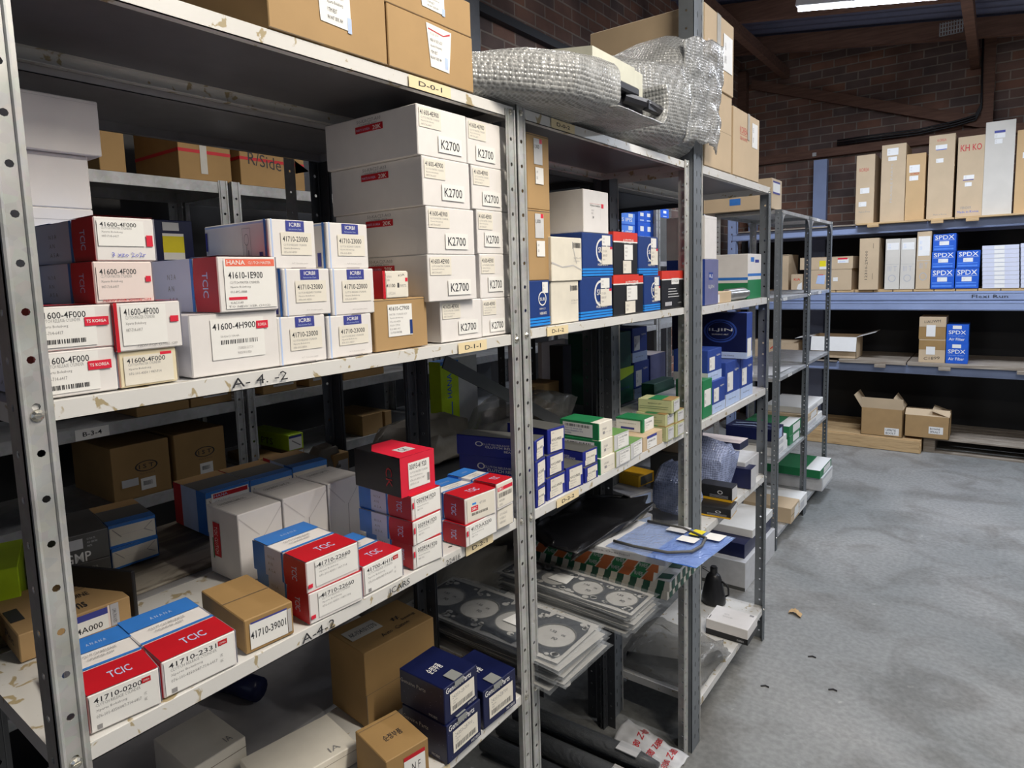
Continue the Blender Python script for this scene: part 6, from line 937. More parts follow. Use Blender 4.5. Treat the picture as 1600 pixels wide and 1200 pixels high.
('lo2', 'tan_tape', (0.3435, 7.155, 1.0465), -1.5708, 0.202, 0.35, 0.1995, 'square tan carton with handwriting, upper of two on the low beam', None, {}),
('lo3', 'spdx_air', (0.5323, 7.13, 0.835), -1.5708, 0.1615, 0.3, 0.178, 'royal blue air filter carton, lower of the pair on the low beam', None, {}),
('lo4', 'spdx_air', (0.5305, 7.13, 1.013), -1.5708, 0.161, 0.3, 0.1665, 'royal blue air filter carton, upper of the pair on the low beam', None, {}),
('fr1', 'tan_sticker', (-0.455, 4.0725, 2.06), 0.0, 0.213, 0.4, 0.172, 'tan carton with blue and white sticker on top of the far shelving', None, {}),
('al', 'brown_label3', (-0.15, 0.6583, 2.054), 0.0, 0.2165, 0.3, 0.111, 'large brown carton on the top shelf, left of two with white labels', None, {}),
('be', 'brown_label3', (-0.15, 0.8765, 2.054), 0.0, 0.215, 0.3, 0.0985, 'large brown carton on the top shelf, right of two with white labels', None, {'torn': 1}),
('ga', 'brown_label3', (-0.15, 0.8732, 2.1525), 0.0, 0.2175, 0.3, 0.0625, 'large brown carton cut by the top edge, on top of the right one', None, {}),
('ist1', 'ist', (-1.32, 0.833, 1.1), 0.0, 0.163, 0.28, 0.1595, 'dim brown carton with printed oval and two stickers, left of a pair', None, {'two': 1}),
('ist2', 'ist', (-1.32, 1.0118, 1.1), 0.0, 0.1625, 0.28, 0.1605, 'dim brown carton with printed oval and one sticker, right of a pair', None, {}),
('rs1', 'redband', (-1.32, 1.1025, 2.036), 0.0, 0.169, 0.28, 0.204, 'brown carton with red band and shiny tape high in the wall row', None, {}),
('rs2', 'redband', (-1.32, 1.3428, 2.036), 0.0, 0.2475, 0.28, 0.204, 'brown carton with handwriting and red band high in the wall row', None, {'hand': 1}),
('rs3', 'tan_dull', (-1.32, 0.8317, 2.036), 0.0, 0.0695, 0.28, 0.184, 'scuffed brown carton at the left high in the wall row', None, {}),
('s5a', 'tan_dull', (-1.32, 0.91, 1.336), 0.0, 0.155, 0.28, 0.094, 'brown carton low behind the upper shelf lip, left in the wall row', None, {}),
('s5b', 'tan_dull', (-1.32, 1.0613, 1.336), 0.0, 0.1365, 0.28, 0.094, 'brown carton with white sticker behind the upper shelf lip in the wall row', None, {'st': 1}),
('s5c', 'tan_dull', (-1.32, 1.311, 1.336), 0.0, 0.135, 0.28, 0.084, 'brown carton with white sticker seen between dark posts in the wall row', None, {'st': 1}),
('s5d', 'tan_dull', (-1.32, 1.4595, 1.336), 0.0, 0.057, 0.28, 0.074, 'small brown carton with sticker between the dark posts of the wall row', None, {'st': 1}),
('s5e', 'tan_dull', (-1.32, 1.6915, 1.336), 0.0, 0.207, 0.28, 0.084, 'pinkish brown carton above the pale beam in the wall row', None, {}),
('li1', 'tan_dull', (-1.28, 1.367, 1.1), 0.0, 0.049, 0.2, 0.019, 'narrow carton with white sticker under the lime green one', None, {'st': 1}),
('li2', 'lime_end', (-1.3, 1.36, 1.119), 0.0, 0.063, 0.24, 0.057, 'lime green carton with white blue label end in the wall row', None, {}),
('li3', 'tan_dull', (-1.26, 1.243, 1.1), 0.0, 0.089, 0.2, 0.0245, 'low brown carton with torn white strip beside the lime green one', None, {'st': 1}),
('li4', 'tan_dull', (-0.59, 1.068, 1.1895), 0.0, 0.052, 0.06, 0.0725, 'brown carton with white number label beside the black and red carton', None, {'st': 1}),
('li5', 'tan_dull', (-1.3, 1.7208, 1.1), 0.0, 0.1075, 0.24, 0.082, 'long small brown carton, left of two in the second wall bay', None, {}),
('li6', 'tan_dull', (-1.3, 1.8055, 1.1), 0.0, 0.037, 0.24, 0.0785, 'long small brown carton, right of two in the second wall bay', None, {}),
('q1', 'bright', (-1.33, 3.9595, 1.945), 0.0, 0.415, 0.25, 0.0915, 'bright blue carton row end with white lettering, lower left of the bright group', None, {}),
('q2', 'bright', (-1.33, 3.962, 2.0365), 0.0, 0.414, 0.25, 0.0815, 'bright blue carton with white square, upper left of the bright group', None, {}),
('q3', 'bright2', (-1.33, 4.3438, 1.945), 0.0, 0.2535, 0.25, 0.1225, 'bright blue carton with two white squares, lower middle of the bright group', None, {}),
('q4', 'bright2', (-1.33, 4.34, 2.0675), 0.0, 0.242, 0.25, 0.084, 'bright blue carton with two white squares, upper middle of the bright group', None, {}),
('q6', 'grey_dull', (-1.33, 4.6818, 1.795), 0.0, 0.4025, 0.25, 0.3225, 'dark grey carton under the right bright blue one', None, {}),
('q5', 'bright2', (-1.33, 4.6205, 2.1175), 0.0, 0.254, 0.25, 0.068, 'narrow bright blue carton at the right of the bright group', None, {}),
('gb1', 'g_dark', (-0.57, 2.5115, 1.152), 0.0, 0.209, 0.2, 0.1555, 'dark green carton with lime corner in the dim bay behind', None, {}),
('gb2', 'g_dark2', (-0.57, 2.494, 1.3075), 0.0, 0.2, 0.2, 0.156, 'dark green carton stacked in the dim bay behind the middle bay', None, {}),
('gb3', 'iljin_s', (-0.57, 2.7, 1.152), 0.0, 0.152, 0.2, 0.1665, 'blue carton with white foot in the dim bay behind the green cartons pile', None, {}),
('gb4', 'iljin_s', (-0.57, 2.6825, 1.3185), 0.0, 0.151, 0.2, 0.1535, 'navy blue carton with grey foot, upper one in the dim bay behind', None, {}),
('gb5', 'lav', (-0.59, 2.9238, 1.152), 0.0, 0.1775, 0.2, 0.1745, 'lavender grey carton in the dim bay beside the blue carton with white foot', None, {}),
('gb6', 'g_dark2', (-0.4, 2.7215, 1.152), 0.0, 0.225, 0.06, 0.0795, 'small dark green carton in the dim bay above the olive cartons', None, {}),
('pp1', 'pale_panel', (-0.67, 2.2665, 1.152), 0.0, 0.183, 0.02, 0.292, 'pale pinkish panel leaning in the dim bay behind the middle shelf', None, {}),
('pp2', 'tan_dull', (-0.57, 2.0015, 1.19), 0.0, 0.175, 0.1, 0.1235, 'dim brown carton behind the diagonal strap', None, {}),
('pp3', 'black_side', (-0.53, 2.1095, 1.152), 0.0, 0.063, 0.06, 0.295, 'black carton beside the pale panel', None, {}),
('ck1', 'check', (-0.1759, 1.829, 0.79), -1.5522, 0.5371, 0.36, 0.03, 'long green white striped carton, lower of the two under the orange printed ones', None, {}),
('ck2', 'check', (-0.1653, 1.8179, 0.82), -1.533, 0.5294, 0.36, 0.03, 'long green white striped carton, upper of the two with striped top', None, {}),
('rh1', 'rhee', (-0.1528, 1.742, 0.85), -1.5479, 0.4361, 0.24, 0.028, 'long orange green printed carton, lower of two on the striped cartons', None, {}),
('rh2', 'rhee', (-0.1378, 1.7348, 0.878), -1.51, 0.4278, 0.24, 0.028, 'long orange green printed carton, upper of two on the striped cartons', None, {}),
('en1', 'overhaul', (-0.1211, 1.7148, 0.906), -1.4614, 0.4306, 0.24, 0.022, 'flat pale grey carton with grey lettering on top of the orange printed ones', None, {}),
('xb', 'white_blackbase', (-0.0534, 2.6905, 0.1595), -1.5651, 0.176, 0.14, 0.0671, 'white boxed part with black base on the bottom shelf beside the black can', None, {}),
('fa1', 'pile_white', (-0.39, 4.23, 0.566), 0.0, 0.26, 0.3, 0.055, 'flat white carton, lower of two at the near end of the far low shelf', None, {}),
('fa2', 'pile_white', (-0.39, 4.23, 0.621), 0.0, 0.22, 0.3, 0.045, 'flat white carton, upper of two under the navy printed carton', None, {}),
('fa3', 'navy_top', (-0.39, 4.165, 0.666), 0.0, 0.19, 0.3, 0.075, 'navy carton with pale pattern on flat white cartons of the far shelf', None, {}),
('fb1', 'pile_green', (-0.39, 4.56, 0.566), 0.0, 0.28, 0.3, 0.06, 'green carton with white label, lower of two on the far low shelf', None, {}),
('fb2', 'pile_green', (-0.39, 4.56, 0.626), 0.0, 0.32, 0.3, 0.07, 'green carton with pale top, upper of two on the far low shelf', None, {}),
('fc1', 'pile_white', (-0.39, 5.13, 0.576), 0.0, 0.54, 0.3, 0.045, 'large flat white carton, bottom of three at the far end of the low shelf', None, {}),
('fc2', 'pile_tan', (-0.39, 5.06, 0.621), 0.0, 0.36, 0.3, 0.06, 'tan taped carton, middle of three at the far end of the low shelf', None, {}),
('fc3', 'pile_white', (-0.39, 5.17, 0.681), 0.0, 0.5, 0.3, 0.045, 'large flat white carton, top of three at the far end of the low shelf', None, {}),
('fd1', 'pile_grey', (-0.36, 5.2375, 0.0915), 0.0, 0.375, 0.4, 0.1, 'grey flat carton under the green one on the bottom shelf of the far bay', None, {}),
('fd2', 'pile_green', (-0.37, 5.22, 0.1915), 0.0, 0.4, 0.4, 0.06, 'green carton with white label strip on the bottom shelf of the far bay', None, {}),
('fe1', 'pile_white', (-0.365, 4.61, 0.0915), 0.0, 0.21, 0.35, 0.09, 'white carton with dented end on the bottom shelf of the nearer far bay', None, {}),
('fe2', 'pile_tan', (-0.34, 4.39, 0.0915), 0.0, 0.22, 0.3, 0.1, 'tan carton with torn label on the bottom shelf of the nearer far bay', None, {}),
('ff1', 'big_pale', (-0.42, 3.69, 0.0), 0.0, 0.58, 0.42, 0.16, 'large pale grey carton on the floor between the two shelving runs', None, {}),
('ff2', 'navy_top2', (-0.43, 3.705, 0.16), 0.0, 0.51, 0.4, 0.08, 'wide navy carton on top of the large pale grey one', None, {}),
('ff3', 'books', (-0.345, 3.76, 0.24), 0.0, 0.4, 0.25, 0.045, 'pile of white booklets in a carton lid on the navy carton', None, {})
]
for r in CARTONS:
    carton(dict(id=r[0], des=r[1], pos=r[2], yaw=r[3], w=r[4], d=r[5], h=r[6], label=r[7], cat='carton', group=r[8], kw=r[9]))

# ================================================================== SOFT AND ODD SHAPED THINGS
def nz(x, y, z=0.0):
    from mathutils import noise
    return noise.noise(Vector((x, y, z)))
def soft_loft(name, secs, k, label, cat, group=None, n=26, amp=0.006, freq=9, close=False, thick=0.0, parent=None, seed=0.0):
    """secs: (x, y, z, half width x, half height z) section centres; sections lie across the y axis"""
    mb = MB(); m = len(secs)
    def f(a, b):
        t = a*(m-1); i = min(int(t), m-2); u = t-i; u = u*u*(3-2*u)
        s0, s1 = secs[i], secs[i+1]; c = [s0[j]*(1-u)+s1[j]*u for j in range(5)]
        an = b*6.28318; ca, sa = math.cos(an), math.sin(an); ex = 0.55
        px = math.copysign(abs(ca)**ex, ca)*c[3]; pz = math.copysign(abs(sa)**ex, sa)*c[4]
        d = amp*nz(c[0]*freq+ca*2+seed, c[1]*freq, sa*2+seed)
        dz = d*1.2 if sa > -0.5 else abs(d)*0.5
        return (c[0]+px+d, c[1]+0.4*d, c[2]+pz+dz)
    mb.grid(f, 44, n, k, closed=True)
    if close:
        N = len(mb.v); mb.f.append(tuple(range(n))[::-1]); mb.m.append(mb.mi(k)); mb.f.append(tuple(range(N-n, N))); mb.m.append(mb.mi(k))
    o = mb.build(name, parent, smooth=True)
    if thick: 
        md = o.modifiers.new('thickness', 'SOLIDIFY'); md.thickness = thick
    if parent is None: tag(o, label, cat, group)
    return o
# bubble wrapped parcels on the top of the middle bay
soft_loft('bubble_parcel', [(-0.13, 0.93, 2.098, 0.08, 0.036), (-0.08, 1.02, 2.100, 0.09, 0.040), (-0.03, 1.10, 2.108, 0.095, 0.048), (0.0, 1.18, 2.112, 0.105, 0.054), (0.010, 1.27, 2.114, 0.110, 0.056), (0.014, 1.33, 2.114, 0.112, 0.056)], 'bubble', 'bubble wrapped parcel with an open end showing a black and pale part', 'parcel', 'bubble wrapped parcels', amp=0.010, freq=7, thick=0.003)
mb = MB()
def flap_pt(a, b):
    y = 1.31+0.26*min(1, a/0.62); z = 2.0655+0.006*abs(nz(a*4, b*4, 3.0))
    if a > 0.55: q = (a-0.55)/0.45; y = 1.31+0.232+0.035*math.sin(q*2.4); z += 0.10*q**1.3
    x = -0.10+0.235*b; 
    if b > 0.85 and a < 0.7: z -= 0.0
    return (x, y, z)
mb.grid(flap_pt, 24, 14, 'bubble')
o = mb.build('bubble_sheet', smooth=True); md = o.modifiers.new('thickness', 'SOLIDIFY'); md.thickness = 0.003; md.offset = 1; tag(o, 'bubble wrap flap curling up under the bare black and pale part', 'wrapping')
soft_loft('bubble_parcel', [(-0.22, 0.95, 2.105, 0.07, 0.045), (-0.22, 1.12, 2.125, 0.09, 0.065), (-0.22, 1.30, 2.150, 0.10, 0.085), (-0.15, 1.52, 2.170, 0.12, 0.105), (-0.07, 1.70, 2.180, 0.12, 0.115), (-0.03, 1.84, 2.180, 0.115, 0.115)], 'bubble', 'long bubble wrapped parcel lying behind the open ended one', 'parcel', 'bubble wrapped parcels', amp=0.014, freq=6, thick=0.003, close=True, seed=3.0)
soft_loft('bubble_parcel', [(-0.18, 1.86, 2.20, 0.12, 0.13), (-0.13, 1.95, 2.24, 0.15, 0.17), (-0.12, 2.03, 2.255, 0.15, 0.185), (-0.115, 2.075, 2.255, 0.145, 0.185)], 'bubble', 'tall bubble wrapped parcel at the far end, against the tall dark post', 'parcel', 'bubble wrapped parcels', amp=0.014, freq=6, thick=0.003, close=True, seed=7.0)
mb = MB()
mb.grid(lambda a, b: (0.016+0.028*math.sin(a*2.6)+0.02*abs(nz(a*5, b*5, 2.0)), 1.96+0.30*a+0.012*nz(a*3, b*6, 1.0)-0.05*(1-b)*a, 2.10+0.30*b+0.04*a*b+0.02*nz(a*4, 3.0, 0.5)), 26, 30, 'bubble')
o = mb.build('bubble_sheet', smooth=True); md = o.modifiers.new('thickness', 'SOLIDIFY'); md.thickness = 0.004; tag(o, 'loose bubble wrap flap hanging across the tall dark post', 'wrapping')
br_ = empty('bumper_bracket', (0.045, 1.43, 2.078), 0, 'black and pale plastic bumper piece sticking out of the open bubble wrap', 'car part'); br_.scale = (1.25, 1.35, 1.35)
mb = MB(); mb.cbox((-0.07, -0.12, 0.004), (0.03, 0.085, 0.035), 'bumper', 0.004); mb.cbox((0.0, -0.04, 0.035), (0.045, 0.04, 0.05), 'bumper', 0.003); mb.tube([(0.03, 0.0, 0.03), (0.05, 0.06, 0.025), (0.052, 0.12, 0.02)], 0.010, 'bumper', 8); mb.box((0.045, 0.05, 0.015), (0.058, 0.11, 0.03), 'bumper'); mb.build('black_base', br_)
mb = MB(); mb.obox((-0.05, -0.12, 0.060), (0.09, 0, -0.012), (0.0, 0.15, 0.0), (0.0, 0, 0.035), 'bumperw'); mb.cbox((-0.01, 0.0, 0.036), (0.035, 0.075, 0.085), 'bumperw', 0.004); mb.box((0.0, 0.02, 0.085), (0.02, 0.05, 0.092), 'bumperw'); mb.build('pale_cover', br_)
# ------------------------------------------------------------------ head gaskets in clear bags
def gasket_packet(loc, rz, L_, W_, tiltx, label, detail=True, group='bagged head gaskets', kind=0):
    r = empty('gasket_packet', loc, rz, label, 'gasket', group); r.rotation_euler = (0, tiltx, rz)
    mb = MB(); t = 0.0016; mb.box((-L_/2+0.012, -W_/2+0.012, 0), (L_/2-0.012, W_/2-0.012, 0.001), 'gasketw'); mb.build('backing_card', r)
    if detail:
        # gasket plate as a grid of cells with real bores
        mb = MB(); nb = 4; gx0, gx1, gy0, gy1 = -L_/2+0.02, L_/2-0.02, -W_/2+0.022, W_/2-0.022; cw = (gx1-gx0)/nb; z0 = 0.0014; n = 24
        for i in range(nb):
            cxn = gx0+cw*(i+0.5); cyn = (gy0+gy1)/2-0.004; R = min(cw*0.44, (gy1-gy0)*0.38); outer = []; inner = []
            for j in range(n):
                a = 6.28318*j/n; c, s_ = math.cos(a), math.sin(a); inner.append((cxn+R*c, cyn+R*s_, z0+t))
                k_ = min((cw/2)/max(abs(c), 1e-6), ((gy1-gy0)/2)/max(abs(s_), 1e-6)); ox, oy = cxn+k_*c, cyn+k_*s_
                if abs(oy) > 0: oy = max(gy0, min(gy1, oy)); 
                wob = 0.010*math.sin(ox*42+kind)*(1 if oy > 0 else 0.4); oy += wob if (oy >= gy1-1e-4 or oy <= gy0+1e-4) else 0
                outer.append((ox, oy, z0+t))
            mb.add(inner+outer, [(j, n+j, n+(j+1) % n, (j+1) % n) for j in range(n)], 'gasket')
            rim = [(cxn+(R+0.003)*math.cos(6.28318*j/n), cyn+(R+0.003)*math.sin(6.28318*j/n), z0+t+0.0004) for j in range(n)]; rim2 = [(x, y, z0+t+0.0004) for x, y, _ in inner]
            mb.add(rim2+rim, [(j, n+j, n+(j+1) % n, (j+1) % n) for j in range(n)], 'dgrey')
        rnd = random.Random(kind+int(L_*1000))
        for i in range(nb+1):
            for sgn in (-1, 1):
                for q in range(6):
                    xx = gx0+cw*i+rnd.uniform(-0.034, 0.034); yy = (gy1-gy0)*0.5*sgn*rnd.uniform(0.62, 0.92)-0.004; rr = rnd.choice((0.0035, 0.005, 0.008)); xx = max(gx0+0.012, min(gx1-0.012, xx)); m_ = 12
                    mb.add([(xx+rr*1.2*math.cos(6.28318*j/m_), yy+rr*math.sin(6.28318*j/m_), z0+t+0.0006) for j in range(m_)], [tuple(range(m_))], 'gasketw')
        mb.build('gasket_plate', r)
        mb = MB(); 
        for i in range(nb):
            cxn = gx0+cw*(i+0.5)
            vs, fs = text2d('X', True); 
            for (dx, dy, st_, w, h) in ((-0.022, 0.012, '1.52', 0.018, 0.008), (0.0, -0.016, 'PO', 0.014, 0.010), (0.012, 0.008, 'OK', 0.012, 0.007)):
                vs, fs = text2d(st_, True); mb.add([(cxn+dx+x*w, -0.004+dy+y*h, 0.0022) for x, y in vs], fs, 'ink')
        mb.build('card_print', r)
        mb = MB(); cx2 = gx0+cw*(1.6 if kind else 2.5); mb.add([(cx2-0.03, -0.02, 0.0040), (cx2+0.035, -0.022, 0.0040), (cx2+0.03, 0.03, 0.0040), (cx2-0.02, 0.026, 0.0040)], [(0, 1, 2, 3)], 'whiter'); mb.build('paper_slip', r)
    mb = MB(); mb.grid(lambda a, b: (-L_/2+L_*a, -W_/2+W_*b, 0.0055+0.002*nz(a*6+kind, b*4, kind)-0.004*(abs(2*a-1)**8+abs(2*b-1)**8)*0.6), 30, 14, 'plastic'); mb.build('clear_bag', r, smooth=True)
    return r
ang = math.atan2(-0.03, 1.0)
for i in range(9):
    dx = (0.006*((i*7) % 5)-0.012); dz = 0.793+i*0.0075
    gasket_packet((-0.175+dx, 1.235+0.004*((i*3) % 4), dz), math.radians(-1.5+((i*5) % 7-3)*0.8), 0.50, 0.215, 0.0, 'bagged steel head gasket in the near pile, %s' % ('the topmost one' if i == 8 else 'under the topmost one'), detail=(i == 8), kind=0)
for i in range(7):
    gasket_packet((-0.135+0.004*((i*3) % 5), 1.505+0.003*((i*5) % 3), 0.793+i*0.0085), math.radians(-2.0+((i*3) % 5-2)*0.7), 0.46, 0.155, 0.0, 'bagged steel head gasket in the far pile, %s' % ('the topmost one' if i == 6 else 'under the topmost one'), detail=(i == 6), group='bagged head gaskets, far pile', kind=1)
gk = MB(); gk.tube([(0.0, 0, 0.0), (0.03, 0, 0.0)], 0.010, 'gasketw', 10); 
mb = MB(); n = 16
ring = [(0.015*math.cos(6.28318*j/n), 0.015*math.sin(6.28318*j/n)) for j in range(n)]; rin = [(0.007*math.cos(6.28318*j/n), 0.0045*math.sin(6.28318*j/n)) for j in range(n)]
mb.add([(x, y, 0) for x, y in ring]+[(x, y, 0) for x, y in rin]+[(x, y, 0.002) for x, y in ring]+[(x, y, 0.002) for x, y in rin], [(2*n+j, 2*n+(j+1) % n, 3*n+(j+1) % n, 3*n+j) for j in range(n)]+[(j, n+j, n+(j+1) % n, (j+1) % n) for j in range(n)]+[(j, (j+1) % n, 2*n+(j+1) % n, 2*n+j) for j in range(n)]+[(n+j, 3*n+j, 3*n+(j+1) % n, n+(j+1) % n) for j in range(n)], 'gasketw')
mb.box((-0.10, -0.014, 0), (-0.010, 0.014, 0.002), 'gasketw'); tag(mb.build('gasket_tab', loc=(0.055, 1.170, 0.7905), rot=(0, 0, 0.3)), 'pale metal gasket tab with a slot poking out under the near pile', 'gasket')
# blue bagged gasket on top of the flat cartons
r = empty('gasket_bag', (0.02, 1.72, 0.9305), math.radians(-5), 'blue tinted bag with a curved gasket and white stickers, overhanging the striped cartons', 'gasket'); r.rotation_euler = (0, math.radians(-3), math.radians(-5))
mb = MB(); mb.grid(lambda a, b: (-0.08+0.28*a, -0.125+0.25*b, 0.004+0.004*nz(a*5, b*5, 4.0)), 26, 18, 'plasticb'); mb.build('clear_bag', r, smooth=True)
mb = MB(); mb.box((0.05, -0.12, 0.0), (0.195, 0.12, 0.001), 'spdx2'); mb.build('blue_card', r)
mb = MB(); pts = [(-0.07, -0.095, 0.012), (0.0, -0.10, 0.012), (0.10, -0.09, 0.012), (0.15, -0.05, 0.012), (0.155, 0.0, 0.012), (0.14, 0.06, 0.012), (0.05, 0.10, 0.012), (-0.07, 0.10, 0.012)]
mb.tube(pts, 0.0045, 'dgrey', 8); mb.build('rubber_seal', r, smooth=True)
for (x, y, k, w, h) in ((0.155, 0.085, 'whiter', 0.05, 0.05), (0.10, 0.03, 'whiter', 0.055, 0.04), (0.10, 0.09, 'yellow', 0.035, 0.045), (0.04, 0.09, 'lgrey', 0.06, 0.05)):
    mb = MB(); mb.box((x-w/2, y-h/2, 0.0105), (x+w/2, y+h/2, 0.0112), k); mb.build('sticker', r)
# heap of black hoses / bagged rubber behind
soft_loft('black_bag', [(-0.15, 1.50, 0.941, 0.05, 0.008), (-0.20, 1.58, 0.943, 0.11, 0.012), (-0.19, 1.74, 0.944, 0.12, 0.013), (-0.19, 1.88, 0.944, 0.12, 0.013), (-0.15, 1.95, 0.942, 0.05, 0.008)], 'blackpl', 'shiny black bag of rubber hoses lying behind the blue tinted bag', 'bag', amp=0.03, freq=8, close=True, seed=9.0)
soft_loft('dull_bag', [(-0.62, 1.15, 0.745, 0.05, 0.02), (-0.55, 1.30, 0.79, 0.12, 0.08), (-0.52, 1.5, 0.80, 0.13, 0.09), (-0.55, 1.75, 0.78, 0.12, 0.07), (-0.6, 1.95, 0.745, 0.06, 0.02)], 'sack', 'dusty dark sack lying behind the gasket piles', 'bag', amp=0.05, freq=7, close=True, seed=2.0)
# ------------------------------------------------------------------ second row goods
soft_loft('dusty_sack', [(-0.50, 1.145, 1.225, 0.05, 0.028), (-0.50, 1.24, 1.250, 0.11, 0.055), (-0.49, 1.36, 1.250, 0.12, 0.055), (-0.50, 1.46, 1.235, 0.10, 0.04), (-0.50, 1.51, 1.215, 0.04, 0.015)], 'sack', 'dusty grey plastic sack in front of the yellow carton', 'sack', 'dusty sacks', amp=0.04, freq=9, close=True, seed=1.0)
soft_loft('dusty_sack', [(-0.46, 1.54, 1.215, 0.05, 0.02), (-0.46, 1.63, 1.25, 0.11, 0.055), (-0.46, 1.76, 1.262, 0.12, 0.065), (-0.46, 1.90, 1.25, 0.11, 0.055), (-0.48, 1.99, 1.22, 0.05, 0.02)], 'plasticd', 'pale dusty sack behind the deep blue cartons', 'sack', 'dusty sacks', amp=0.04, freq=8, close=True, seed=5.0)
soft_loft('dusty_sack', [(-0.60, 0.99, 1.215, 0.025, 0.02), (-0.595, 1.02, 1.24, 0.03, 0.045), (-0.595, 1.06, 1.24, 0.03, 0.045), (-0.60, 1.085, 1.215, 0.02, 0.02)], 'sack', 'small crumpled grey sack behind the black and red carton', 'sack', 'dusty sacks', amp=0.015, freq=14, close=True, seed=6.0)
r = empty('yellow_carton', (-0.665, 1.522, 1.1005), 0, 'narrow yellow and blue carton standing upright behind the dark posts', 'carton')
b_ = dict(id='yy', w=0.085, d=0.05, h=0.345)
F = Face(0.085, 0.05, 0.345); mb = MB(); mb.cbox((-0.025, -0.0425, 0), (0.025, 0.0425, 0.345), 'lime'); F.draw(mb, [('r', 'T', 0, 0, 1, 1, 'blue'), ('t', 'F', 0.34, 0.55, 0.26, 0.30, 'HANA', 'spdx', 90, True), ('r', 'F', 0.55, 0.28, 0.06, 0.22, 'spdx'), ('r', 'F', 0.50, 0.08, 0.16, 0.24, 'spdx'), ('p', 'F', [(0.2, 0.14), (0.5, 0.12), (0.5, 0.18), (0.26, 0.17)], 'spdx'), ('r', 'F', 0.66, 0.13, 0.15, 0.04, 'spdx'), ('r', 'F', 0.0, 0.96, 1, 0.04, 'blue')]); mb.build('carton_body', r)
r.location.x = -0.60; r.location.z = 1.1893; r.scale = (1, 1, 0.76)
mb = MB(); mb.cbox((-0.006, -0.062, 0), (0.006, 0.062, 0.265), 'lgrey', 0.002); tag(mb.build('pale_board', loc=(-0.612, 1.635, 1.1893)), 'pale scratched board leaning beside the yellow carton', 'board')
# ------------------------------------------------------------------ third bay goods
soft_loft('bubble_parcel', [(-0.14, 2.19, 0.90, 0.05, 0.06), (-0.13, 2.24, 0.905, 0.07, 0.095), (-0.12, 2.31, 0.905, 0.07, 0.10), (-0.12, 2.34, 0.90, 0.05, 0.07)], 'bubble2', 'dull wrapped bundle behind the blue bubble wrapped parcel', 'parcel', 'wrapped bundles in the third bay', amp=0.02, freq=9, close=True, seed=11.0)
soft_loft('bubble_parcel', [(-0.16, 2.49, 0.80, 0.04, 0.006), (-0.13, 2.52, 0.88, 0.08, 0.08), (-0.12, 2.60, 0.91, 0.085, 0.11), (-0.12, 2.68, 0.90, 0.08, 0.10), (-0.13, 2.715, 0.85, 0.05, 0.05)], 'bubble2', 'blue sheened bubble wrapped parcel on the third bay shelf', 'parcel', 'wrapped bundles in the third bay', amp=0.03, freq=9, close=True, seed=12.0)
r = empty('plastic_tub', (-0.11, 2.885, 1.1895), 0, 'bright blue plastic tub with white sticker at the shelf end', 'tub')
mb = MB(); n = 24; prof = [(0.050, 0.0), (0.060, 0.02), (0.066, 0.09), (0.070, 0.105), (0.070, 0.115), (0.062, 0.112), (0.058, 0.03), (0.0, 0.02)]
vs = [(p[0]*math.cos(6.28318*j/n), p[0]*math.sin(6.28318*j/n), p[1]) for p in prof for j in range(n)]; fs = [(i*n+j, i*n+(j+1) % n, (i+1)*n+(j+1) % n, (i+1)*n+j) for i in range(len(prof)-1) for j in range(n)]+[tuple(reversed(range(n)))]
mb.add(vs, fs, 'tub'); mb.build('tub_body', r, smooth=True)
mb = MB(); mb.grid(lambda a, b: (0.0695*math.cos(-0.5+0.9*a), 0.0695*math.sin(-0.5+0.9*a), 0.035+0.04*b), 8, 3, 'whiter'); mb.build('sticker', r)
mb = MB(); mb.tube([(0.072*math.cos(a), 0.072*math.sin(a), 0.10-0.05*math.sin(i/10*math.pi)) for i, a in enumerate([-1.9+0.28*q for q in range(11)])], 0.0025, 'lgrey', 6); mb.build('handle', r, smooth=True)
# silver flexible pipe
r = empty('flexible_pipe', (-0.02, 2.715, 1.5925), 0, 'silver corrugated exhaust pipe with two bent ends lying in front of the green carton', 'pipe')
mb = MB(); pts = []; rs = []
for i in range(49): pts.append((-0.02, -0.17+0.0045*i*1.05, 0.024)); rs.append(0.021+0.0022*math.cos(i*math.pi))
mb.tube(pts, 0.02, 'silver', 14, rs=rs); mb.build('bellows', r, smooth=True)
for q, (dx, dy, hh) in enumerate(((0.0, 0.04, 0.115), (0.0, 0.10, 0.09))):
    mb = MB(); p0 = (-0.02, 0.06, 0.03); pts = [p0, (dx-0.02, dy+0.02, 0.035), (dx-0.02, dy+0.05, 0.05), (dx-0.02, dy+0.03, 0.075), (dx-0.02, dy+0.04, hh), (dx-0.02, dy+0.05, hh+0.025)]
    mb.tube(pts, 0.009, 'silver', 10); mb.build('bent_end', r, smooth=True)
mb = MB(); mb.cbox((-0.03, -0.09, 0), (0.03, 0.09, 0.042), 'tan', 0.002); F = Face(0.18, 0.06, 0.042); F.draw(mb, [('r', 'F', 0.06, 0.1, 0.2, 0.7, 'whiter')]); tag(mb.build('carton', loc=(-0.048, 2.445, 1.5908)), 'low brown carton in front of the green and white one, at the pipe end', 'carton')
mb = MB(); mb.cbox((-0.08, -0.07, 0), (0.08, 0.07, 0.05), 'tan', 0.002); tag(mb.build('carton', loc=(-0.27, 2.62, 0.957)), 'small tan carton behind the white topped navy one', 'carton')
mb = MB(); mb.cbox((-0.075, -0.09, 0), (0.075, 0.09, 0.165), 'dgrey', 0.002); tag(mb.build('carton', loc=(-0.27, 2.60, 0.7915)), 'dark carton holding up the small tan one on the third bay shelf', 'carton')
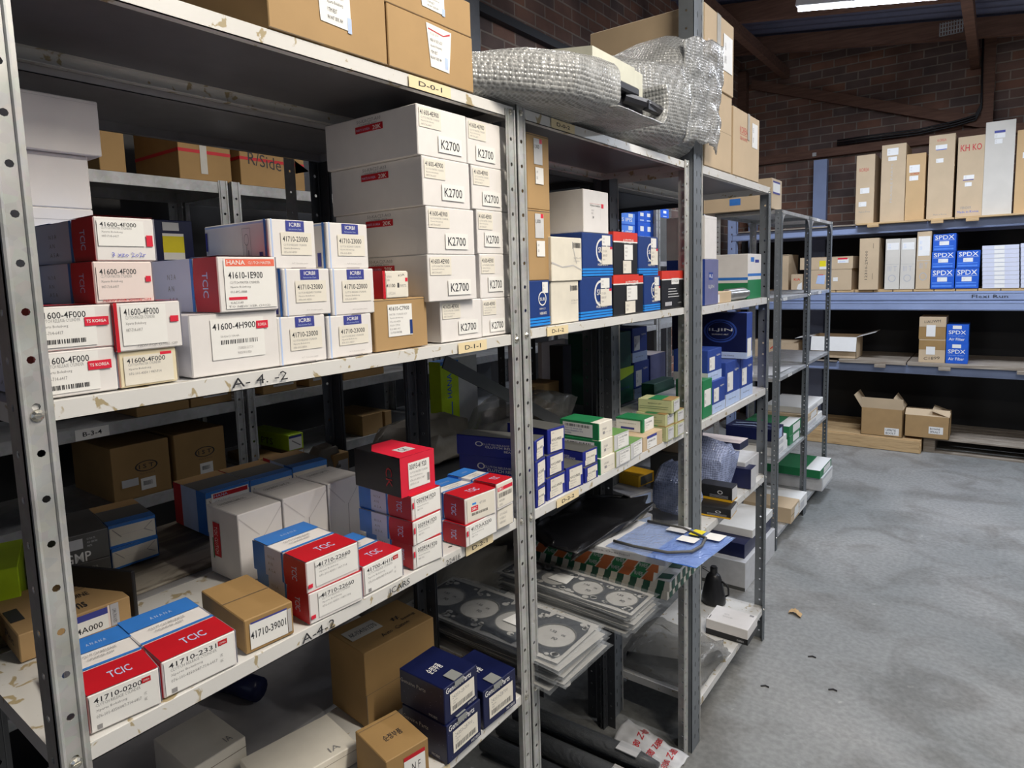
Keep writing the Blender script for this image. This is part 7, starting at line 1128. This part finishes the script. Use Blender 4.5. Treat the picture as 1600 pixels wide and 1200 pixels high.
mb = MB(); mb.cbox((-0.16, -0.10, 0), (0.16, 0.10, 0.105), 'lgrey', 0.002); F = Face(0.20, 0.32, 0.105); F.draw(mb, [('p', 'S', [(0.5, 0.3), (0.7, 0.6), (0.9, 0.5), (0.72, 0.5), (0.55, 0.28)], 'inkg')]); tag(mb.build('carton', loc=(-0.185, 2.86, 0.7915)), 'dull grey carton under the white topped navy one', 'carton')
# black can
r = empty('oil_can', (-0.205, 2.90, 0.1595), 0, 'black plastic can with side handle standing on the bottom shelf of the third bay', 'can')
prof = [(0.0, 0.0), (0.050, 0.0), (0.056, 0.008), (0.055, 0.03), (0.046, 0.075), (0.038, 0.115), (0.030, 0.135), (0.018, 0.148)]
mb = MB(); vs = [(p[0]*math.cos(6.28318*j/n), p[0]*math.sin(6.28318*j/n)*0.9, p[1]) for p in prof for j in range(n)]; mb.add(vs, [(i*n+j, i*n+(j+1) % n, (i+1)*n+(j+1) % n, (i+1)*n+j) for i in range(len(prof)-1) for j in range(n)]+[tuple(range((len(prof)-1)*n, len(prof)*n))], 'blackpl'); mb.build('can_body', r, smooth=True)
mb = MB(); mb.tube([(0, 0, 0.146), (0, 0, 0.172)], 0.017, 'blackpl', 18); mb.tube([(0, 0, 0.172), (0, 0, 0.178)], 0.013, 'blackpl', 18); mb.build('cap', r)
mb = MB(); mb.tube([(0.036, 0.0, 0.112), (0.058, 0.0, 0.105), (0.068, 0.0, 0.085), (0.070, 0.0, 0.055), (0.056, 0, 0.045)], 0.0045, 'blackpl', 8); mb.build('handle', r, smooth=True)
# plastic wrapped parts on that shelf
soft_loft('plastic_bag', [(-0.17, 2.19, 0.180, 0.15, 0.018), (-0.17, 2.26, 0.20, 0.165, 0.035), (-0.17, 2.36, 0.215, 0.17, 0.050), (-0.16, 2.45, 0.21, 0.17, 0.045), (-0.16, 2.53, 0.18, 0.15, 0.018)], 'plasticd', 'dull clear plastic bag spilling over the edge of the bottom shelf', 'bag', amp=0.03, freq=9, close=True, seed=14.0)
mb = MB(); mb.tube([(-0.32, 2.23, 0.188), (-0.1, 2.30, 0.19), (-0.02, 2.44, 0.19)], 0.020, 'blackpl', 12); tag(mb.build('rubber_hose', smooth=True), 'thick black hose inside the dull plastic bag', 'hose')
# ------------------------------------------------------------------ goods on the floor under the middle bay
for i, (y, rr, z, k, lab) in enumerate(((1.70, 0.030, 0.032, 'blackpl', 'nearest'), (1.80, 0.034, 0.036, 'blackpl', 'second'), (1.90, 0.030, 0.032, 'blackpl', 'third'), (1.85, 0.026, 0.098, 'blackpl', 'topmost'))):
    r = empty('shock_absorber_tube', (0, 0, 0), 0, 'long black part in plastic sleeve on the floor under the gasket shelf, %s' % lab, 'car part', 'long wrapped parts on the floor')
    mb = MB(); mb.tube([(-0.62, y-0.02, z), (-0.10, y, z), (-0.02, y, z)], rr, k, 14, rs=[rr, rr, rr*0.6]); mb.build('tube_body', r, smooth=True)
    mb = MB(); mb.tube([(-0.63, y-0.02, z), (-0.05, y, z), (0.02, y+0.004, z-0.004)], rr+0.002, 'plastic', 14, rs=[rr+0.002, rr+0.002, rr*0.7], cap=False); mb.build('clear_sleeve', r, smooth=True)
    mb = MB(); mb.obox((-0.16, y-0.03, z+rr*0.9), (0.075, 0.0, 0.0), (0, 0.045, 0), (0, 0, 0.003), 'whiter' if i % 2 == 0 else 'lgrey'); mb.build('sticker', r)
mb = MB()
mb.grid(lambda a, b: (-0.20+0.24*a, 1.855+0.15*b-0.04*a, 0.078+0.04*math.sin(b*2.6)*(1-0.5*a)+0.012*nz(a*5, b*5, 8.0)), 26, 18, 'lgrey')
o = mb.build('printed_wrap', smooth=True); md = o.modifiers.new('thickness', 'SOLIDIFY'); md.thickness = 0.0015; tag(o, 'pale plastic wrap with red lettering on the floor at the foot of the dark post', 'wrapping')
for i in range(3):
    for j in range(2):
        vs, fs = text2d('Z-880', True); q = []
        for x, y in vs:
            a = 0.38+0.24*i-y*0.10; b = 0.08+0.46*j+x*0.38; q.append((-0.20+0.24*a, 1.855+0.15*b-0.04*a, 0.0805+0.04*math.sin(b*2.6)*(1-0.5*a)+0.012*nz(a*5, b*5, 8.0)+0.0012))
        mb = MB(); mb.add(q, fs, 'red'); mb.build('red_print', o)
mb = MB(); mb.cbox((-0.28, -0.19, 0), (0.28, 0.19, 0.012), 'grey', 0.003); tag(mb.build('grey_mat', loc=(-0.30, 1.42, 0.001), rot=(0, 0, 0.1)), 'flat grey board on the floor under the gasket shelf', 'board')
# dim goods on the bottom: grey cardboard box and dark roll under the nearest bay
mb = MB(); mb.tube([(-0.60, 0.70, 0.815), (-0.54, 0.72, 0.815), (-0.47, 0.735, 0.815)], 0.026, 'navy', 14); tag(mb.build('film_roll', smooth=True), 'dark blue roll of film behind the pale flat cartons', 'roll')
# ------------------------------------------------------------------ open cartons on the far rack
def open_carton(loc, w, d, h, label, flaps, k='tan', kin='tanw', rz=-math.pi/2, sticker=None):
    """flaps: (side, length, angle from vertical outwards in degrees)"""
    r = empty('open_carton', loc, rz, label, 'carton'); t = 0.004
    mb = MB(); mb.box((-d/2, -w/2, 0), (d/2, w/2, t), k)
    mb.box((d/2-t, -w/2, 0), (d/2, w/2, h), k); mb.box((-d/2, -w/2, 0), (-d/2+t, w/2, h), k); mb.box((-d/2, -w/2, 0), (d/2, -w/2+t, h), k); mb.box((-d/2, w/2-t, 0), (d/2, w/2, h), k); mb.build('carton_body', r)
    for s_, L_, an in flaps:
        a = math.radians(an); u = math.sin(a)*L_; v = math.cos(a)*L_; mb = MB()
        if s_ == 'F': mb.obox((d/2-t, -w/2, h), (0, w, 0), (t, 0, 0), (u, 0, v), kin)
        if s_ == 'B': mb.obox((-d/2, -w/2, h), (0, w, 0), (t, 0, 0), (-u, 0, v), kin)
        if s_ == 'S': mb.obox((-d/2, -w/2, h), (d, 0, 0), (0, t, 0), (0, -u, v), kin)
        if s_ == 'N': mb.obox((-d/2, w/2-t, h), (d, 0, 0), (0, t, 0), (0, u, v), kin)
        mb.build('flap', r)
    if sticker:
        mb = MB(); F = Face(w, d, h); F.draw(mb, [('r', 'F', *sticker[:4], 'whiter')]+[('t', 'F', sticker[0]+0.03, sticker[1]+sticker[3]*(0.55-0.42*i), sticker[2]*0.7, sticker[3]*0.28, s2, 'ink', 0, True) for i, s2 in enumerate(sticker[4:])], 0.001); mb.build('label', r)
    return r
open_carton((-0.46, 7.17, 0.8345), 0.40, 0.36, 0.21, 'open carton with white flap folded down over its front on the low beam', [('F', 0.14, 167), ('N', 0.16, 72), ('S', 0.16, 100)], kin='whiter')
open_carton((-0.02, 7.08, 0.1265), 0.34, 0.34, 0.26, 'open brown carton with raised front flap, left of a pair on the floor pallets', [('F', 0.10, 4), ('N', 0.13, -35), ('S', 0.13, 30)], k='brown', kin='tan', sticker=(0.58, 0.06, 0.34, 0.26, 'UPRITE', 'BOOLT'))
open_carton((0.335, 7.10, 0.1455), 0.34, 0.34, 0.205, 'brown carton with half closed flaps, right of a pair on the floor pallets', [('F', 0.10, -62), ('N', 0.14, -70), ('B', 0.12, -75)], k='brown', kin='tan', sticker=(0.55, 0.22, 0.32, 0.32, 'BOVANE', 'SPRAILT'))
mb = MB(); mb.cbox((-0.26, -0.15, 0), (0.26, 0.15, 0.16), 'tan', 0.002); F = Face(0.3, 0.52, 0.16); F.draw(mb, [('t', 'S', 0.3, 0.5, 0.3, 0.2, 'KIA', 'redorange', 0, True)]); tag(mb.build('carton', loc=(-1.05, 7.18, 0.8125)), 'long tan carton half hidden by the far shelving on the low beam', 'carton')
plank_set(-1.40, -0.42, 6.95, 7.72, 0.803, 0.812, 'thin grey board at the left end of the low beam', (), 'woodg')
# pale paper sheets on the far shelving
mb = MB(); mb.grid(lambda a, b: (-0.56+0.30*a, 4.10+0.42*b, 1.0662+0.02*max(0, a-0.8)*5*0.3), 8, 4, 'lgrey'); o = mb.build('cardboard_sheet'); md = o.modifiers.new('thickness', 'SOLIDIFY'); md.thickness = 0.001; md.offset = 1; tag(o, 'pale flat sheet lying on the middle shelf of the far bay', 'sheet')
# debris on the floor
mb = MB(); mb.grid(lambda a, b: (0.0+0.06*a-0.03, 0.035*b-0.018+0.01*math.sin(a*5), 0.006+0.010*abs(nz(a*4, b*4, 1.0))+0.008*math.sin(a*3.1)), 9, 6, 'tano'); o = mb.build('paper_scrap', loc=(0.066, 3.303, 0.0)); md = o.modifiers.new('thickness', 'SOLIDIFY'); md.thickness = 0.001; tag(o, 'crumpled brown paper scrap lying on the concrete floor', 'scrap')
for i, (x, y) in enumerate(((0.20, 2.95), (0.32, 2.75), (0.09, 2.62))):
    mb = MB(); mb.tube([(x, y, 0.003), (x+0.015, y+0.012, 0.004), (x+0.03, y+0.010, 0.003)], 0.003, 'ink', 5); tag(mb.build('dark_chip'), 'tiny dark chip on the concrete floor, %s' % ('nearest the scrap', 'in the middle', 'nearest the dark post')[i], 'chip', 'dark chips on the floor')

r = empty('steel_strip', (-0.585, 0.985, 1.5915), 0, 'galvanised steel strip with a white tag standing behind the striped cartons', 'strip')
mb = MB(); mb.perf((0.0, -0.016, 0.0), (0, 1, 0), (0, 0, 1), 0.030, 0.42, 'galvs', 0.05, 0.003, 0.003, 0.015); mb.build('strip_body', r)
mb = MB(); mb.add([(0.001, 0.014, 0.417), (0.001, 0.055, 0.395), (0.001, 0.014, 0.385)], [(0, 1, 2), (2, 1, 0)], 'whiter'); mb.build('white_tag', r)
